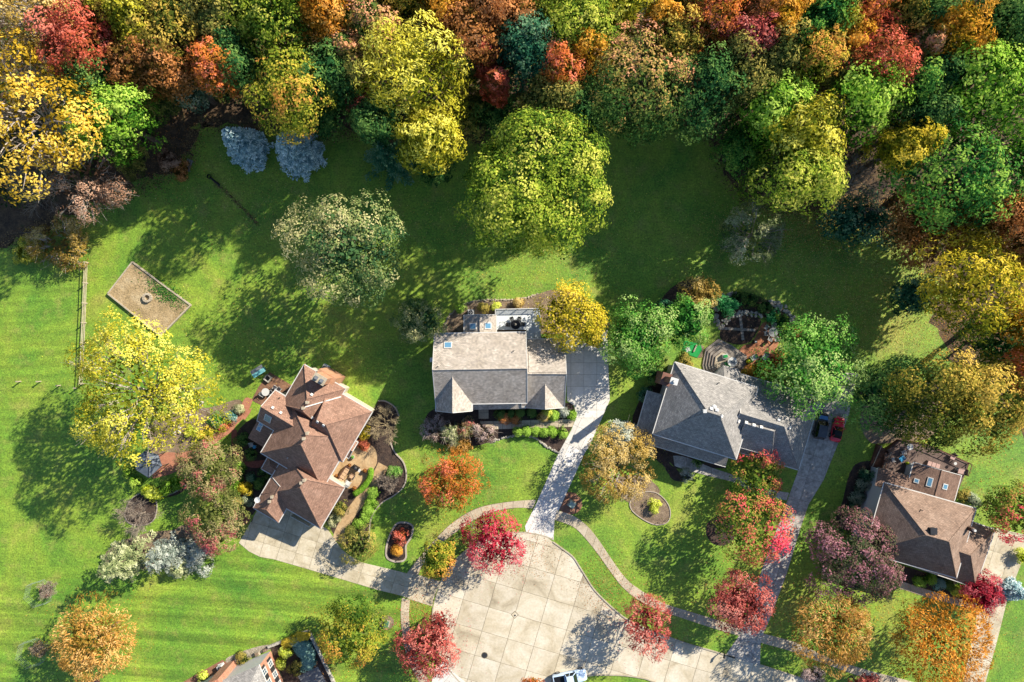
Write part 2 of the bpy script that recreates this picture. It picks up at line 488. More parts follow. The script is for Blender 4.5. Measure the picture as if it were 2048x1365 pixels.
MAT['mesh_fence'] = M('wire_mesh', ['#a8c0b0', '#bcd0c2'], 2, fine=.05, rough=.5)
MAT['stucco_dark'] = M('slate_slab', ['#6f7378', '#82868a', '#94989a'], .8, fine=.15)
# ------------------------------------------------------------------ ground
g = link('ground', mesh('ground', [(-1500, -1500, 0), (1500, -1500, 0), (1500, 1500, 0), (-1500, 1500, 0)], [(0, 1, 2, 3)], MAT['lawn']))
g['kind'] = 'structure'

def wob(pts, amp, seed, n=5, closed=True):
    """uneven organic outline through pts"""
    r = random.Random(seed)
    return [(x + r.uniform(-amp, amp), y + r.uniform(-amp, amp)) for x, y in catmull(pts, n, closed)]

sheet('lawn', wob([(-60, 1150), (140, 1200), (300, 1160), (430, 1100), (480, 1088), (520, 1115), (614, 1139), (755, 1181), (803, 1194), (801, 1260), (815, 1330), (760, 1380), (500, 1420), (200, 1460), (-100, 1460)], 3, 41, 4), .002, MAT['lawn_striped'])
sheet('lawn', wob([(-200, 520), (60, 540), (170, 520), (172, 640), (165, 780), (120, 900), (-200, 960)], 3, 42, 4), .0022, MAT['lawn_combed'])
sheet('woodland_floor', wob([(-700, -600), (2700, -600), (2700, 330), (2300, 480), (2120, 560), (1960, 640), (1880, 560), (1790, 470), (1620, 420), (1490, 395), (1440, 300), (1400, 250),
      (1300, 225), (1160, 240), (1060, 265), (960, 280), (860, 300), (760, 270), (680, 262), (600, 262), (480, 262), (400, 240), (380, 300), (330, 350), (250, 380), (150, 420),
      (60, 470), (-60, 500), (-700, 560)], 14, 1, 8), .004, MAT['litter'])
sheet('leafy_ground', wob([(1860, 600), (1960, 620), (2120, 600), (2300, 700), (2300, 900), (2060, 890), (1990, 760), (1930, 740), (1890, 700)], 12, 2, 8), .005, MAT['litter'])

# ------------------------------------------------------------------ street
RC = (1038, 1238); RR = 173
def arc(a0, a1, n, r=RR, c=RC):
    return [(c[0] + r * math.cos(math.radians(a0 + (a1 - a0) * k / n)), c[1] + r * math.sin(math.radians(a0 + (a1 - a0) * k / n))) for k in range(n + 1)]
north_edge = [(1106, 1084), (1124, 1097), (1146, 1114), (1160, 1135), (1172, 1154), (1186, 1176), (1205, 1197), (1231, 1221), (1253, 1238), (1289, 1256), (1329, 1271), (1373, 1287), (1432, 1304), (1470, 1316), (1520, 1329), (1586, 1351), (1628, 1364), (1900, 1452), (2400, 1614)]
south_edge = [(2400, 1740), (1800, 1537), (1480, 1428), (1370, 1388), (1308, 1364), (1288, 1357), (1258, 1352), (1231, 1350), (1194, 1350), (1174, 1352), (1150, 1357), (1125, 1370), (1104, 1392)]
bulb = arc(76, 246, 34)      # lower side, left side and top of the turning circle (pixel angles run clockwise)
top_arc = arc(246, 294, 8)
road_px = bulb + top_arc[1:-1] + catmull(north_edge, 4) + catmull(south_edge, 4)
road = sheet('road', road_px, .008, MAT['joint'])
slabs(road, road_px, .0, .030, MAT['road'], (1029.6, 1230), math.radians(16.5), 54 * S, 50 * S, gap=.055, jit=.002)

def kerb(name, pts, w=.2, z=.13, smooth=True):
    p = catmull(pts, 5) if smooth else pts
    m = MB(); strip(m, [G(*q).xy for q in p], w, -.02, z)
    o = m.build(name, MAT['kerb']); o['kind'] = 'structure'
    return o
kerb('kerb', north_edge[:14] + [(1452, 1311)])
kerb('kerb', [(1521, 1330)] + north_edge[15:])
kerb('kerb', south_edge)
kerb('kerb', arc(204, 246, 10)[:] , smooth=False)
kerb('kerb', arc(246, 272, 6), z=.05, smooth=False)
kerb('kerb', arc(272, 293, 4), z=.05, smooth=False)
kerb('kerb', arc(152, 188, 8), smooth=False)
kerb('kerb', arc(122, 152, 8), z=.05, smooth=False)

# pavement on both sides of the turning circle
walk = sheet('pavement', catmull([(1029, 1002), (958, 1015), (904, 1046), (864, 1086), (834, 1120), (812, 1149)], 5) + catmull([(836, 1152), (847, 1128), (874, 1095), (908, 1068), (948, 1041), (989, 1024), (1029, 1017)], 5), .006, MAT['joint'])
ribbon(walk, [(1072, 1000), (1029, 1003), (958, 1016), (904, 1047), (864, 1087), (834, 1121), (813, 1148)], [(1066, 1017), (1029, 1016), (989, 1023), (948, 1040), (908, 1067), (874, 1094), (847, 1127), (835, 1151)], 0, .05, MAT['walk'], 1.75)
ribbon(walk, [(804, 1196), (801.5, 1225), (803, 1255), (808, 1290), (818, 1325), (836, 1360), (860, 1400)], [(820, 1200), (818, 1228), (820, 1258), (825, 1288), (835, 1320), (853, 1352), (876, 1392)], 0, .05, MAT['walk'], 2.2)
ribbon(walk, [(1113, 1021), (1145, 1031), (1172, 1050), (1195, 1077), (1222, 1117), (1249, 1154), (1273, 1175), (1323, 1205), (1391, 1227), (1441, 1242), (1490, 1258)],
       [(1109, 1040), (1145, 1053), (1168, 1074), (1195, 1107), (1219, 1141), (1242, 1171), (1269, 1195), (1310, 1218), (1357, 1234), (1424, 1256), (1479, 1272)], 0, .05, MAT['walk'], 1.9)
ribbon(walk, [(1525, 1267), (1593, 1286), (1656, 1315), (1733, 1340), (1831, 1366), (2000, 1420), (2200, 1485)], [(1521, 1286), (1580, 1302), (1645, 1326), (1720, 1353), (1820, 1383), (1990, 1437), (2190, 1502)], 0, .05, MAT['walk'], 1.9)

# driveway of the grey house
dw = [(1132, 665), (1215, 661), (1217, 744), (1220, 800), (1204, 836), (1178, 894), (1170, 905), (1109, 1040), (1107, 1081), (1090, 1074), (1072, 1067), (1052, 1064), (1050, 1053), (1072, 1009), (1118, 905), (1143, 860), (1150, 842), (1152, 826), (1148, 811), (1134, 802)]
drive1 = sheet('driveway', dw, .009, MAT['joint'])
drive1['label'] = 'pale concrete driveway of the grey house'
up = [(1132, 665), (1215, 661), (1217, 744), (1220, 800), (1204, 836), (1152, 836), (1152, 826), (1148, 811), (1134, 802)]
slabs(drive1, up, 0, .038, MAT['drive_white'], (1167.7, 749.6), math.radians(0), 25.9 * S, 23.7 * S, gap=.035)
lo = [(1204, 836.5), (1178, 894), (1170, 905), (1109, 1040), (1107, 1081), (1090, 1074), (1072, 1067), (1052, 1064), (1050, 1053), (1072, 1009), (1118, 905), (1143, 860), (1150, 842), (1151.5, 836.5)]
slabs(drive1, lo, 0, .038, MAT['drive_white'], (1160, 900), math.radians(25), 24 * S, 40 * S, gap=.035)

# driveway of the brown house, with its wide apron
dl = [(514, 1022), (478, 1086), (498, 1103), (520, 1114), (548, 1119), (614, 1138), (661, 1152), (708, 1166), (755, 1180), (804, 1192), (820, 1199), (865, 1213), (868, 1196), (875, 1178), (882, 1163), (835, 1150), (813, 1147), (790, 1141), (722, 1125), (700, 1112), (684, 1100), (668, 1077), (656, 1060), (642, 1050), (580, 1015)]
drive2 = sheet('driveway', dl, .0095, MAT['joint'])
slabs(drive2, dl, 0, .040, MAT['drive_tan'], (592, 1106), math.radians(17), 34 * S, 33 * S, gap=.04)

# driveway of the slate house
dr = [(1640, 742), (1716, 748), (1713, 757), (1697, 831), (1676, 888), (1669, 905), (1646, 962), (1617, 1009), (1602, 1053), (1572, 1151), (1538, 1242), (1526, 1268), (1521, 1287), (1520, 1331), (1486, 1322), (1452, 1309), (1478, 1272), (1490, 1245), (1516, 1170), (1520, 1150), (1572, 1009), (1579, 989), (1597, 940), (1609, 905), (1628, 835), (1634, 790)]
drive3 = sheet('driveway', dr, .0098, MAT['joint'])
slabs(drive3, dr, 0, .042, MAT['drive_grey'], (1600, 1000), math.radians(17), 32 * S, 46 * S, gap=.035)

# driveway on the far right and the one cut by the lower edge of the picture
df = [(1985, 1055), (2060, 1072), (2050, 1110), (2034, 1148), (2013, 1205), (1993, 1286), (1975, 1350), (1960, 1405), (1920, 1395), (1935, 1320), (1952, 1245), (1950, 1178)]
drive4 = sheet('driveway', df, .0085, MAT['joint'])
slabs(drive4, df, 0, .036, MAT['drive_tan'], (1990, 1200), math.radians(17), 32 * S, 46 * S, gap=.035)
db = [(888, 1321), (905, 1343), (935, 1368), (960, 1400), (900, 1440), (840, 1420), (862, 1370), (870, 1338)]
drive5 = sheet('driveway', db, .0105, MAT['joint'])
slabs(drive5, db, 0, .044, MAT['drive_white'], (900, 1350), math.radians(40), 45 * S, 45 * S, gap=.035)

# front walks
w1 = sheet('front_walk', [(957, 815), (977, 815), (977, 843), (1150, 838.5), (1145, 854), (1000, 859), (962, 861), (957, 850)], .0072, MAT['joint'])
slabs(w1, [(957, 815), (977, 815), (977, 838), (957, 838)], 0, .06, MAT['walk'], (957, 838), 0, 22 * S, 12 * S, gap=.04)
slabs(w1, [(960, 843.3), (1150, 838.5), (1145, 854), (1000, 858.5), (966, 860)], 0, .056, MAT['walk'], (1005, 848), math.radians(-1.4), 18.6 * S, 30 * S, gap=.05)
w2 = sheet('front_walk', catmull([(1346, 912), (1370, 914), (1424, 936), (1471, 952), (1525, 976), (1578, 986)], 4) + catmull([(1573, 1001), (1520, 990), (1471, 966), (1424, 954), (1372, 940), (1349, 932)], 4), .0074, MAT['joint'])
ribbon(w2, [(1346, 912), (1370, 914), (1424, 936), (1471, 952), (1525, 976), (1578, 986)], [(1349, 932), (1372, 940), (1424, 954), (1471, 966), (1520, 990), (1573, 1001)], 0, .052, MAT['drive_grey'], 2.2)
w3 = sheet('front_walk', [(1800, 1162), (1868, 1184), (1950, 1206), (1950, 1220), (1865, 1198), (1800, 1177)], .0076, MAT['joint'])
ribbon(w3, [(1800, 1162), (1868, 1184), (1950, 1206)], [(1800, 1177), (1865, 1198), (1950, 1220)], 0, .054, MAT['walk'], 1.7)

# planted beds
BEDN = [0]
def bed(pts, mat, z=.014, edge=None, seed=3, n=5, name='planting_bed', ew=.14, eh=.12, amp=.6):
    p = wob(pts, amp, seed, n)
    BEDN[0] += 1
    o = sheet(name, p, z + BEDN[0] * .0011, MAT[mat])
    if edge:
        m = MB(); strip(m, [G(*q).xy for q in catmull(pts, n, True)], ew, 0, eh, closed=True)
        e = m.build('edging', MAT[edge], o)
    return o
bed([(862, 822), (900, 812), (1000, 815), (1134, 806), (1146, 813), (1150, 826), (1148, 842), (1141, 860), (1119, 902), (1103, 898), (1087, 888), (1075, 878), (1061, 871), (1037, 870), (1014, 873), (981, 885), (940, 893), (890, 890), (858, 872), (850, 845)], 'mulch', seed=11)
bed([(884, 664), (896, 634), (920, 614), (937, 606), (967, 601), (1014, 600), (1049, 597), (1078, 588), (1110, 580), (1160, 590), (1215, 640), (1212, 662), (1130, 668), (1000, 668), (900, 672)], 'mulch_tan', seed=12)
# brown house beds
bed([(300, 850), (360, 820), (420, 815), (470, 800), (486, 806), (492, 820), (470, 838), (430, 880), (400, 895), (370, 910), (330, 915), (300, 900)], 'mulch_tan', seed=13)
bed([(470, 870), (500, 840), (530, 850), (540, 900), (530, 930), (545, 965), (520, 1000), (505, 1030), (480, 1010), (455, 960), (450, 920), (462, 890)], 'mulch', seed=14)
bed([(660, 870), (720, 855), (748, 820), (757, 801), (772, 803), (790, 815), (797, 830), (790, 850), (786, 880), (790, 905), (806, 925), (813, 950), (808, 972), (790, 990), (765, 1005), (748, 1025), (741, 1045), (738, 1080), (725, 1100), (690, 1095), (660, 1055), (650, 1020), (690, 960)], 'mulch', seed=15)
m = MB(); strip(m, [G(*q).xy for q in catmull([(757, 802), (772, 803), (790, 815), (798, 832)], 6)], .2, 0, .25)
strip(m, [G(*q).xy for q in catmull([(781, 885), (790, 905), (807, 925), (813, 950), (808, 972), (790, 990), (765, 1005), (748, 1025), (741, 1045), (737, 1083)], 6)], .2, 0, .18)
m.build('garden_edging', MAT['edging'])['kind'] = 'structure'
bed([(806, 1045), (818, 1047), (826, 1055), (822, 1075), (812, 1092), (812, 1115), (802, 1123), (785, 1122), (773, 1112), (775, 1085), (786, 1058), (795, 1047)], 'mulch', edge='edging', seed=16, ew=.28)
bed([(285, 985), (300, 985), (312, 1000), (314, 1020), (308, 1040), (290, 1050), (262, 1048), (250, 1030), (262, 1000)], 'mulch', edge='edging', seed=17)
bed([(240, 1085), (300, 1065), (345, 1060), (370, 1050), (400, 1070), (430, 1085), (425, 1105), (390, 1125), (340, 1135), (270, 1140), (220, 1140), (210, 1110)], 'mulch_tan', seed=18)
bed([(300, 985), (330, 968), (352, 960), (375, 970), (365, 985), (340, 994), (312, 996)], 'mulch', seed=19)
m = MB(); strip(m, [G(*q).xy for q in catmull([(302, 994), (325, 993), (350, 985), (372, 970)], 6)], .18, 0, .15)
m.build('garden_edging', MAT['edging'])['kind'] = 'structure'
def ring(px, py, r, mat, edge=None, seed=1, name='mulch_ring'):
    return bed([(px + r * math.cos(a * math.pi / 5), py + r * math.sin(a * math.pi / 5)) for a in range(10)], mat, edge=edge, seed=seed, name=name)
ring(773, 1246, 15, 'mulch_tan', seed=21)
ring(91, 1183, 13, 'mulch_red', seed=22)
ring(78, 1301, 14, 'mulch_red', seed=23)
ring(192, 1366, 9, 'mulch_red', seed=24)
ring(1442, 1062, 30, 'mulch', seed=25)
ring(1460, 1212, 26, 'mulch', seed=26)
bed([(1130, 985), (1152, 988), (1162, 1000), (1164, 1014), (1152, 1027), (1135, 1028), (1118, 1018), (1120, 1000)], 'mulch_red', seed=27)
# slate house beds
bed([(1272, 880), (1265, 840), (1280, 800), (1300, 770), (1330, 765), (1330, 880), (1380, 912), (1450, 935), (1462, 945), (1400, 940), (1350, 935), (1340, 925), (1370, 960), (1345, 960), (1325, 930), (1290, 905)], 'mulch', seed=28)
bed([(1262, 1000), (1285, 985), (1310, 985), (1330, 1000), (1340, 1020), (1338, 1040), (1325, 1049), (1305, 1048), (1280, 1035), (1262, 1018)], 'mulch_tan', edge='edging', seed=29)
bed([(1230, 960), (1262, 950), (1300, 960), (1320, 985), (1290, 1000), (1258, 1005), (1236, 985)], 'mulch_tan', seed=30)
bed([(1330, 590), (1360, 565), (1385, 560), (1400, 575), (1390, 600), (1365, 640), (1330, 660), (1305, 640)], 'mulch', seed=31)
# far-right house beds
bed([(1735, 922), (1714, 927), (1701, 943), (1692, 973), (1683, 1008), (1672, 1037), (1690, 1060), (1740, 1062), (1760, 1000), (1768, 940), (1752, 925)], 'mulch', seed=32)
bed([(1790, 1130), (1850, 1145), (1940, 1170), (1955, 1190), (1948, 1205), (1868, 1183), (1800, 1163), (1780, 1150)], 'mulch', seed=33)
bed([(1726, 812), (1721, 850), (1735, 880), (1752, 888), (1800, 884), (1860, 875), (1900, 830), (1860, 760), (1760, 750)], 'mulch_tan', seed=34, z=.013)
# ------------------------------------------------------------------ houses
def uvproj(me):
    uv = me.uv_layers.new(name='UVMap').data
    for p in me.polygons:
        n = p.normal
        t = Vector((0, 0, 1)).cross(n)
        t = t.normalized() if t.length > 1e-3 else Vector((1, 0, 0))
        v = n.cross(t)
        for li in p.loop_indices:
            c = me.vertices[me.loops[li].vertex_index].co
            uv[li].uv = (c.dot(t), c.dot(v))

def obox(mb, c, ax, ay, az, d, m=0):
    V = []
    for sz in (-1, 1):
        for sx, sy in ((-1, -1), (1, -1), (1, 1), (-1, 1)):
            V.append(c + ax * (sx * d[0] / 2) + ay * (sy * d[1] / 2) + az * (sz * d[2] / 2))
    mb.add(V, [(3, 2, 1, 0), (4, 5, 6, 7), (0, 1, 5, 4), (1, 2, 6, 5), (2, 3, 7, 6), (3, 0, 4, 7)], m)

class House:
    def __init__(s, name, loc, label, cat='house'):
        s.root = empty(name, (0, 0, 0), label, cat)
        s.slopes = []; s.nb = 0
    def part(s, mb, name, mats, parent=None, uv=False):
        o = mb.build(name, mats, parent or s.root)
        if uv: uvproj(o.data)
        return o
    def solid(s, V, tops, ends, sh, trim='trim', wall='siding', th=.22, name='roof'):
        """closed roof body: tops are slope faces, ends are gable faces"""
        V = [Vector(v) for v in V]
        cnt = {}
        for f in tops + ends:
            for a, b in zip(f, f[1:] + f[:1]): cnt[(a, b)] = cnt.get((a, b), 0) + 1
        n = len(V)
        W = V + [v - Vector((0, 0, th)) for v in V]
        F = [tuple(f) for f in tops] + [tuple(f) for f in ends]; fm = [0] * len(tops) + [2] * len(ends)
        rim = [(a, b) for (a, b) in cnt if (b, a) not in cnt]
        for a, b in rim: F.append((b, a, n + a, n + b)); fm.append(1)
        for f in tops: F.append(tuple(n + i for i in reversed(f))); fm.append(1)
        o = link(name, mesh(name, W, F, [MAT[sh], MAT[trim], MAT[wall]], fm), s.root)
        uvproj(o.data)
        for f in tops: s.slopes.append([V[i] for i in f])
        return o
    def block(s, c0, c1, c2, ez, slope, ridge='u', e=(None, None), sh='sh_grey', wall='siding', trim='trim', inset=.42, walls=True, gut=True, caps=True):
        s.nb += 1
        ez += s.nb * .011
        a, b, q = G(*c0, ez), G(*c1, ez), G(*c2, ez)
        u = (b - a).normalized()
        w = (q - b) - u * (q - b).dot(u)
        c, d = b + w, a + w
        if ridge == 'v': a, b, c, d = b, c, d, a
        u = (b - a).normalized(); w = d - a
        if (u.x * w.y - u.y * w.x) < 0:
            a, b, c, d = d, c, b, a; w = d - a
            e0, e1 = e
        else: e0, e1 = e
        hw = w.length / 2
        e0 = hw if e0 is None else e0; e1 = hw if e1 is None else e1
        rz = Vector((0, 0, hw * slope))
        r0 = (a + d) / 2 + u * e0 + rz; r1 = (b + c) / 2 - u * e1 + rz
        V = [a, b, c, d, r0, r1]
        tops = [[0, 1, 5, 4], [2, 3, 4, 5]]; ends = []
        (tops if e1 > .05 else ends).append([1, 2, 5]); (tops if e0 > .05 else ends).append([3, 0, 4])
        roof = s.solid(V, tops, ends, sh, trim, wall)
        if caps:
            for p, r in ((r0, r1), (a, r0), (d, r0), (b, r1), (c, r1)):
                if p is r0 or (p in (a, d) and e0 > .05) or (p in (b, c) and e1 > .05):
                    x = (r - p)
                    if x.length < .3: continue
                    m = MB(); m.tube(p + Vector((0, 0, .0)), r + Vector((0, 0, .0)), .09, n=6); s.part(m, 'ridge_cap', MAT[sh], roof, uv=True)
        if gut:
            eaves = [(a, b), (c, d)] + ([(b, c)] if e1 > .05 else []) + ([(d, a)] if e0 > .05 else [])
            for p, r in eaves:
                dd = (r - p).normalized(); nn = Vector((dd.y, -dd.x, 0))
                m = MB(); obox(m, (p + r) / 2 + nn * .065 + Vector((0, 0, -.07)), dd, nn, Vector((0, 0, 1)), ((r - p).length + .05, .13, .12))
                s.part(m, 'gutter', MAT[trim], roof)
            for p, r in ([(b, r1), (c, r1)] if e1 <= .05 else []) + ([(a, r0), (d, r0)] if e0 <= .05 else []):
                m = MB(); m.tube(p, r, .06, n=4); s.part(m, 'rake_trim', MAT[trim], roof)
        if walls:
            i = inset + s.nb * .013
            un, wn_ = u, w.normalized()
            P = [a + un * i + wn_ * i, b - un * i + wn_ * i, c - un * i - wn_ * i, d + un * i - wn_ * i]
            m = MB(); m.prism(P, -.05, ez - .1); s.part(m, 'wall', MAT[wall], uv=True)
            s.last = P
        return roof
    def hit(s, px, py):
        o = Vector((0, 0, H)); dr = (G(px, py, 0) - o).normalized()
        best = None
        for f in s.slopes:
            n = (f[1] - f[0]).cross(f[2] - f[0]).normalized()
            if n.z < 0: n = -n
            if abs(dr.dot(n)) < 1e-6: continue
            t = (f[0] - o).dot(n) / dr.dot(n); p = o + dr * t
            ins = True; sg = 0
            for a, b in zip(f, f[1:] + f[:1]):
                cr = (b.x - a.x) * (p.y - a.y) - (b.y - a.y) * (p.x - a.x)
                if abs(cr) < 1e-9: continue
                if sg == 0: sg = 1 if cr > 0 else -1
                elif (cr > 0) != (sg > 0): ins = False; break
            if ins and (best is None or p.z > best[0].z): best = (p, n)
        if best is None: best = (G(px, py, 4), Vector((0, 0, 1)))
        p, n = best
        t = Vector((0, 0, 1)).cross(n); t = t.normalized() if t.length > 1e-3 else Vector((1, 0, 0))
        return p, n, t, n.cross(t)
    def skylight(s, px, py, w, h, glass='skylight'):
        p, n, t, v = s.hit(px, py)
        m = MB(); obox(m, p + n * .04, t, v, n, (w + .14, h + .14, .16)); f = s.part(m, 'skylight', MAT['metal_white'])
        m = MB(); obox(m, p + n * .125, t, v, n, (w - .1, h - .1, .02)); s.part(m, 'pane', MAT[glass], f)
    def vent(s, px, py, kind='box', sz=.35, mat='metal_white'):
        p, n, t, v = s.hit(px, py)
        m = MB()
        if kind == 'pipe': m.tube(p - Vector((0, 0, .2)), p + Vector((0, 0, sz * 1.3)), .07, n=8); 
        elif kind == 'round': m.lathe((p.x, p.y, p.z), [(sz * .5, -.2), (sz * .5, .18), (sz, .2), (sz * .95, .34), (sz * .5, .44), (0, .46)], 14)
        elif kind == 'turret':
            m.box((p.x, p.y, p.z + .15), (sz, sz, .7)); m.box((p.x, p.y, p.z + .56), (sz * 1.25, sz * 1.25, .1))
        else: obox(m, p + n * .08, t, v, n, (sz, sz, .2)); obox(m, p + n * .2 - v * .04, t, v, n, (sz * 1.1, sz * 1.1, .05))
        s.part(m, 'roof_vent', MAT[mat])
    def slab_roof(s, pts, sh, th=.2, trim='trim'):
        V = [G(x, y, z) for x, y, z in pts]
        n = (V[1] - V[0]).cross(V[2] - V[0])
        f = list(range(len(V)))
        if n.z < 0: f.reverse()
        return s.solid(V, [f], [], sh, trim, th=th)
    def window(s, c, right, nrm, w, h, shutter=None):
        """window in a wall: c is its middle on the wall surface"""
        up = Vector((0, 0, 1))
        m = MB()
        for dx, dz, ww, hh in ((0, h / 2, w + .16, .1), (0, -h / 2, w + .2, .12), (-w / 2, 0, .1, h), (w / 2, 0, .1, h)):
            obox(m, c + right * dx + up * dz + nrm * .05, right, nrm, up, (ww, .12, hh))
        f = s.part(m, 'window', MAT['trim'])
        m = MB(); obox(m, c + nrm * .012, right, nrm, up, (w, .03, h)); s.part(m, 'pane', MAT['glass'], f)
        m = MB(); obox(m, c + nrm * .05, right, nrm, up, (.05, .04, h)); obox(m, c + nrm * .052, right, nrm, up, (w, .04, .05)); s.part(m, 'muntin', MAT['trim'], f)
        if shutter:
            for sd in (-1, 1):
                m = MB(); obox(m, c + right * sd * (w / 2 + .28) + nrm * .035, right, nrm, up, (.36, .07, h + .1)); s.part(m, 'shutter', MAT[shutter], f)
    def windows(s, a, b, zs, xs, w=.95, h=1.3, shutter=None):
        a, b = Vector((a[0], a[1], 0)), Vector((b[0], b[1], 0))
        r = (b - a).normalized(); n = Vector((r.y, -r.x, 0))
        for x in xs:
            for z in zs: s.window(a + (b - a) * x + Vector((0, 0, z)), r, n, w, h, shutter)

# ---- grey house in the middle
hg = House('grey_house', None, 'grey shingled house with white gutters and pale rear deck beside the gold tree')
hg.block((868.8, 668), (1052, 665), (1054, 806), 5.2, .63, e=(0, 0), sh='sh_grey')
P = hg.last
hg.windows(P[0], P[1], (1.5, 4.1), (.2, .45, .7)); hg.windows(P[2], P[3], (1.5, 4.0), (.25, .5, .75)); hg.windows(P[3], P[0], (1.5, 4.1), (.3, .7))
hg.block((1044, 678.5), (1130, 679), (1132, 814), 3.2, .63, e=(0, 0), sh='sh_grey')
P = hg.last; hg.windows(P[1], P[2], (1.5,), (.3, .7))
hg.block((872, 748), (872, 822.5), (944, 820), 5.2, .95, ridge='u', e=(0, 0), sh='sh_grey')
P = hg.last
hg.block((1052, 752), (1052, 816), (1126, 814), 3.2, .77, ridge='u', e=(0, 0), sh='sh_grey')
hg.block((929, 684), (928.5, 630.5), (992, 630), 3.4, .48, ridge='u', e=(0, 0), sh='sh_grey')
hg.slab_roof([(945, 820, 2.9), (1052, 818, 2.9), (1052, 798, 3.85), (945, 801, 3.85)], 'sh_grey')
def patch(h, pts, sh, off):
    V = []
    for x, y in pts:
        p, n, t, v = h.hit(x, y); V.append(p + n * off)
    f = list(range(len(V)))
    if (V[1] - V[0]).cross(V[2] - V[0]).z < 0: f.reverse()
    n0 = len(h.slopes); h.solid(V, [f], [], sh, sh, th=.1)
patch(hg, [(1057, 707), (1130, 706), (1132, 745), (1058, 745.5)], 'sh_grey', .09)
hg.skylight(896, 691, 1.05, .95); hg.skylight(946.5, 653, .85, 1.0, 'skylight'); hg.skylight(975.5, 652, .85, 1.0)
hg.vent(1028, 702, 'pipe', .4, 'metal_dark'); hg.vent(876, 733.5, 'pipe', .35, 'metal_dark')
m = MB(); m.box((G(866, 720, 5).x, G(866, 720, 5).y, 3.0), (.7, .65, 6.2)); hg.part(m, 'vent_box', MAT['trim'])
for x in (950, 985, 1020, 1048):
    p = G(x, 818, 0); m = MB(); m.box((p.x, G(x, 818.5, 2.6).y + .18, 1.35), (.2, .2, 2.75)); hg.part(m, 'porch_post', MAT['trim'])
m = MB(); p = G(967, 811, 1); m.box((p.x, p.y + .9, 1.1), (1.0, .1, 2.1)); hg.part(m, 'door', MAT['wood_brown'])

# ---- brown house on the left
hb = House('brown_house', None, 'brown many-hipped roof house with paired roof vents and a wide apron drive')
U = (.863, .505); Vd = (-.51, .86)
def off(p, a, b): return (p[0] + U[0] * a + Vd[0] * b, p[1] + U[1] * a + Vd[1] * b)
kw = dict(sh='sh_brown', wall='cream')
hb.block((522, 906), (645, 978), off((645, 978), 0, -118), 5.5, .8, ridge='v', e=(None, 2.0), **kw)
P = hb.last
hb.block((744, 824), (685, 924), off((685, 924), -98, 0), 5.47, .8, ridge='v', e=(None, 1.5), **kw)
hb.block((608.6, 730), (690.6, 778), off((690.6, 778), 0, 92), 5.5, .8, ridge='v', e=(None, 1.6), **kw)
hb.block((550, 781), (514, 841), off((514, 841), 88, 0), 5.42, .8, ridge='v', e=(0, 0), **kw)
hb.block((538, 911), (523, 938), off((523, 938), 72, 0), 3.6, .5, ridge='v', e=(None, 0), **kw)
hb.block((523.6, 988), (641, 1057), (689, 976), 4.1, .8, ridge='v', e=(None, .6), **kw)
P = hb.last
hb.block((507, 1016), (556.7, 1045), off((556.7, 1045), 0, -72), 4.05, .85, ridge='v', e=(1.5, 0), **kw)
hb.block((716, 886), (698, 917), off((698, 917), -46, 0), 3.7, .45, ridge='v', e=(0, 0), **kw)
hb.slab_roof([(517, 838, 4.9), (550, 858, 4.9), (527, 895, 3.3), (495.7, 876, 3.3)], 'sh_brown')
m = MB(); m.prism([G(520, 842, 3).xy, G(548, 859, 3).xy, G(528, 891, 3).xy, G(500, 874, 3).xy], 0, 3.25); hb.part(m, 'wall', MAT['cream'], uv=True)
# white strip in the valley of the rear roof
a, b = hb.hit(609, 815)[0], hb.hit(682, 794)[0]
m = MB()
NV = 10
pts = [hb.hit(609 + (682 - 609) * k / NV, 815 + (794 - 815) * k / NV)[0] + Vector((0, 0, .05)) for k in range(NV + 1)]
for p, q in zip(pts, pts[1:]): m.tube(p, q, .11, n=5)
hb.part(m, 'valley_flashing', MAT['trim'])
for x, y in ((616, 805), (608, 816), (616, 866), (609, 877)):
    hb.vent(x, y, 'turret', .34, 'timber')
for x, y in ((604, 955), (610, 950), (541, 992), (546, 983)): hb.vent(x, y + 10, 'turret', .34, 'timber')
for x, y in ((624, 835), (636, 843), (648, 850), (623, 791), (545, 817), (561, 827)): hb.vent(x, y, 'box', .34)
hb.skylight(536, 837, 1.0, 1.3); hb.skylight(523, 848, .6, .75); hb.skylight(518.5, 857, .6, .75)
hb.vent(560, 796, 'pipe', .35, 'metal_dark'); hb.vent(576, 916, 'pipe', .3)
# chimney
c = G(652, 756, 5.5); ang = -math.atan2(U[1], U[0])
m = MB(); m.box((c.x, c.y, 2.9), (3.0, 1.5, 6.0), ang); m.box((c.x, c.y, 7.4), (1.8, 1.1, 3.2), ang, taper=.96)
ch = hb.part(m, 'chimney', MAT['brick_tan'])
m = MB(); m.box((c.x, c.y, 9.1), (2.0, 1.25, .2), ang); hb.part(m, 'chimney_cap', MAT['timber'], ch)
for sgn in (-1, 1):
    m = MB(); m.box((c.x + sgn * .45 * math.cos(ang), c.y + sgn * .45 * math.sin(ang), 9.3), (.5, .5, .3), ang); hb.part(m, 'flue', MAT['metal_grey'], ch)
# satellite dish
p, n, t, v = hb.hit(519, 998)
m = MB(); m.tube(p, p + Vector((0, 0, .7)), .04, n=6)
m.lathe((p.x, p.y, p.z + .7), [(0, 0), (.25, .04), (.42, .14), (.46, .2), (.4, .16), (0, .03)], 14); hb.part(m, 'satellite_dish', MAT['metal_white'])
m = MB(); strip(m, [G(x, y, .0).xy for x, y in ((590, 1026), (626, 1046))], .08, 0, 2.3); hb.part(m, 'garage_door', MAT['trim'])
P = hb.last

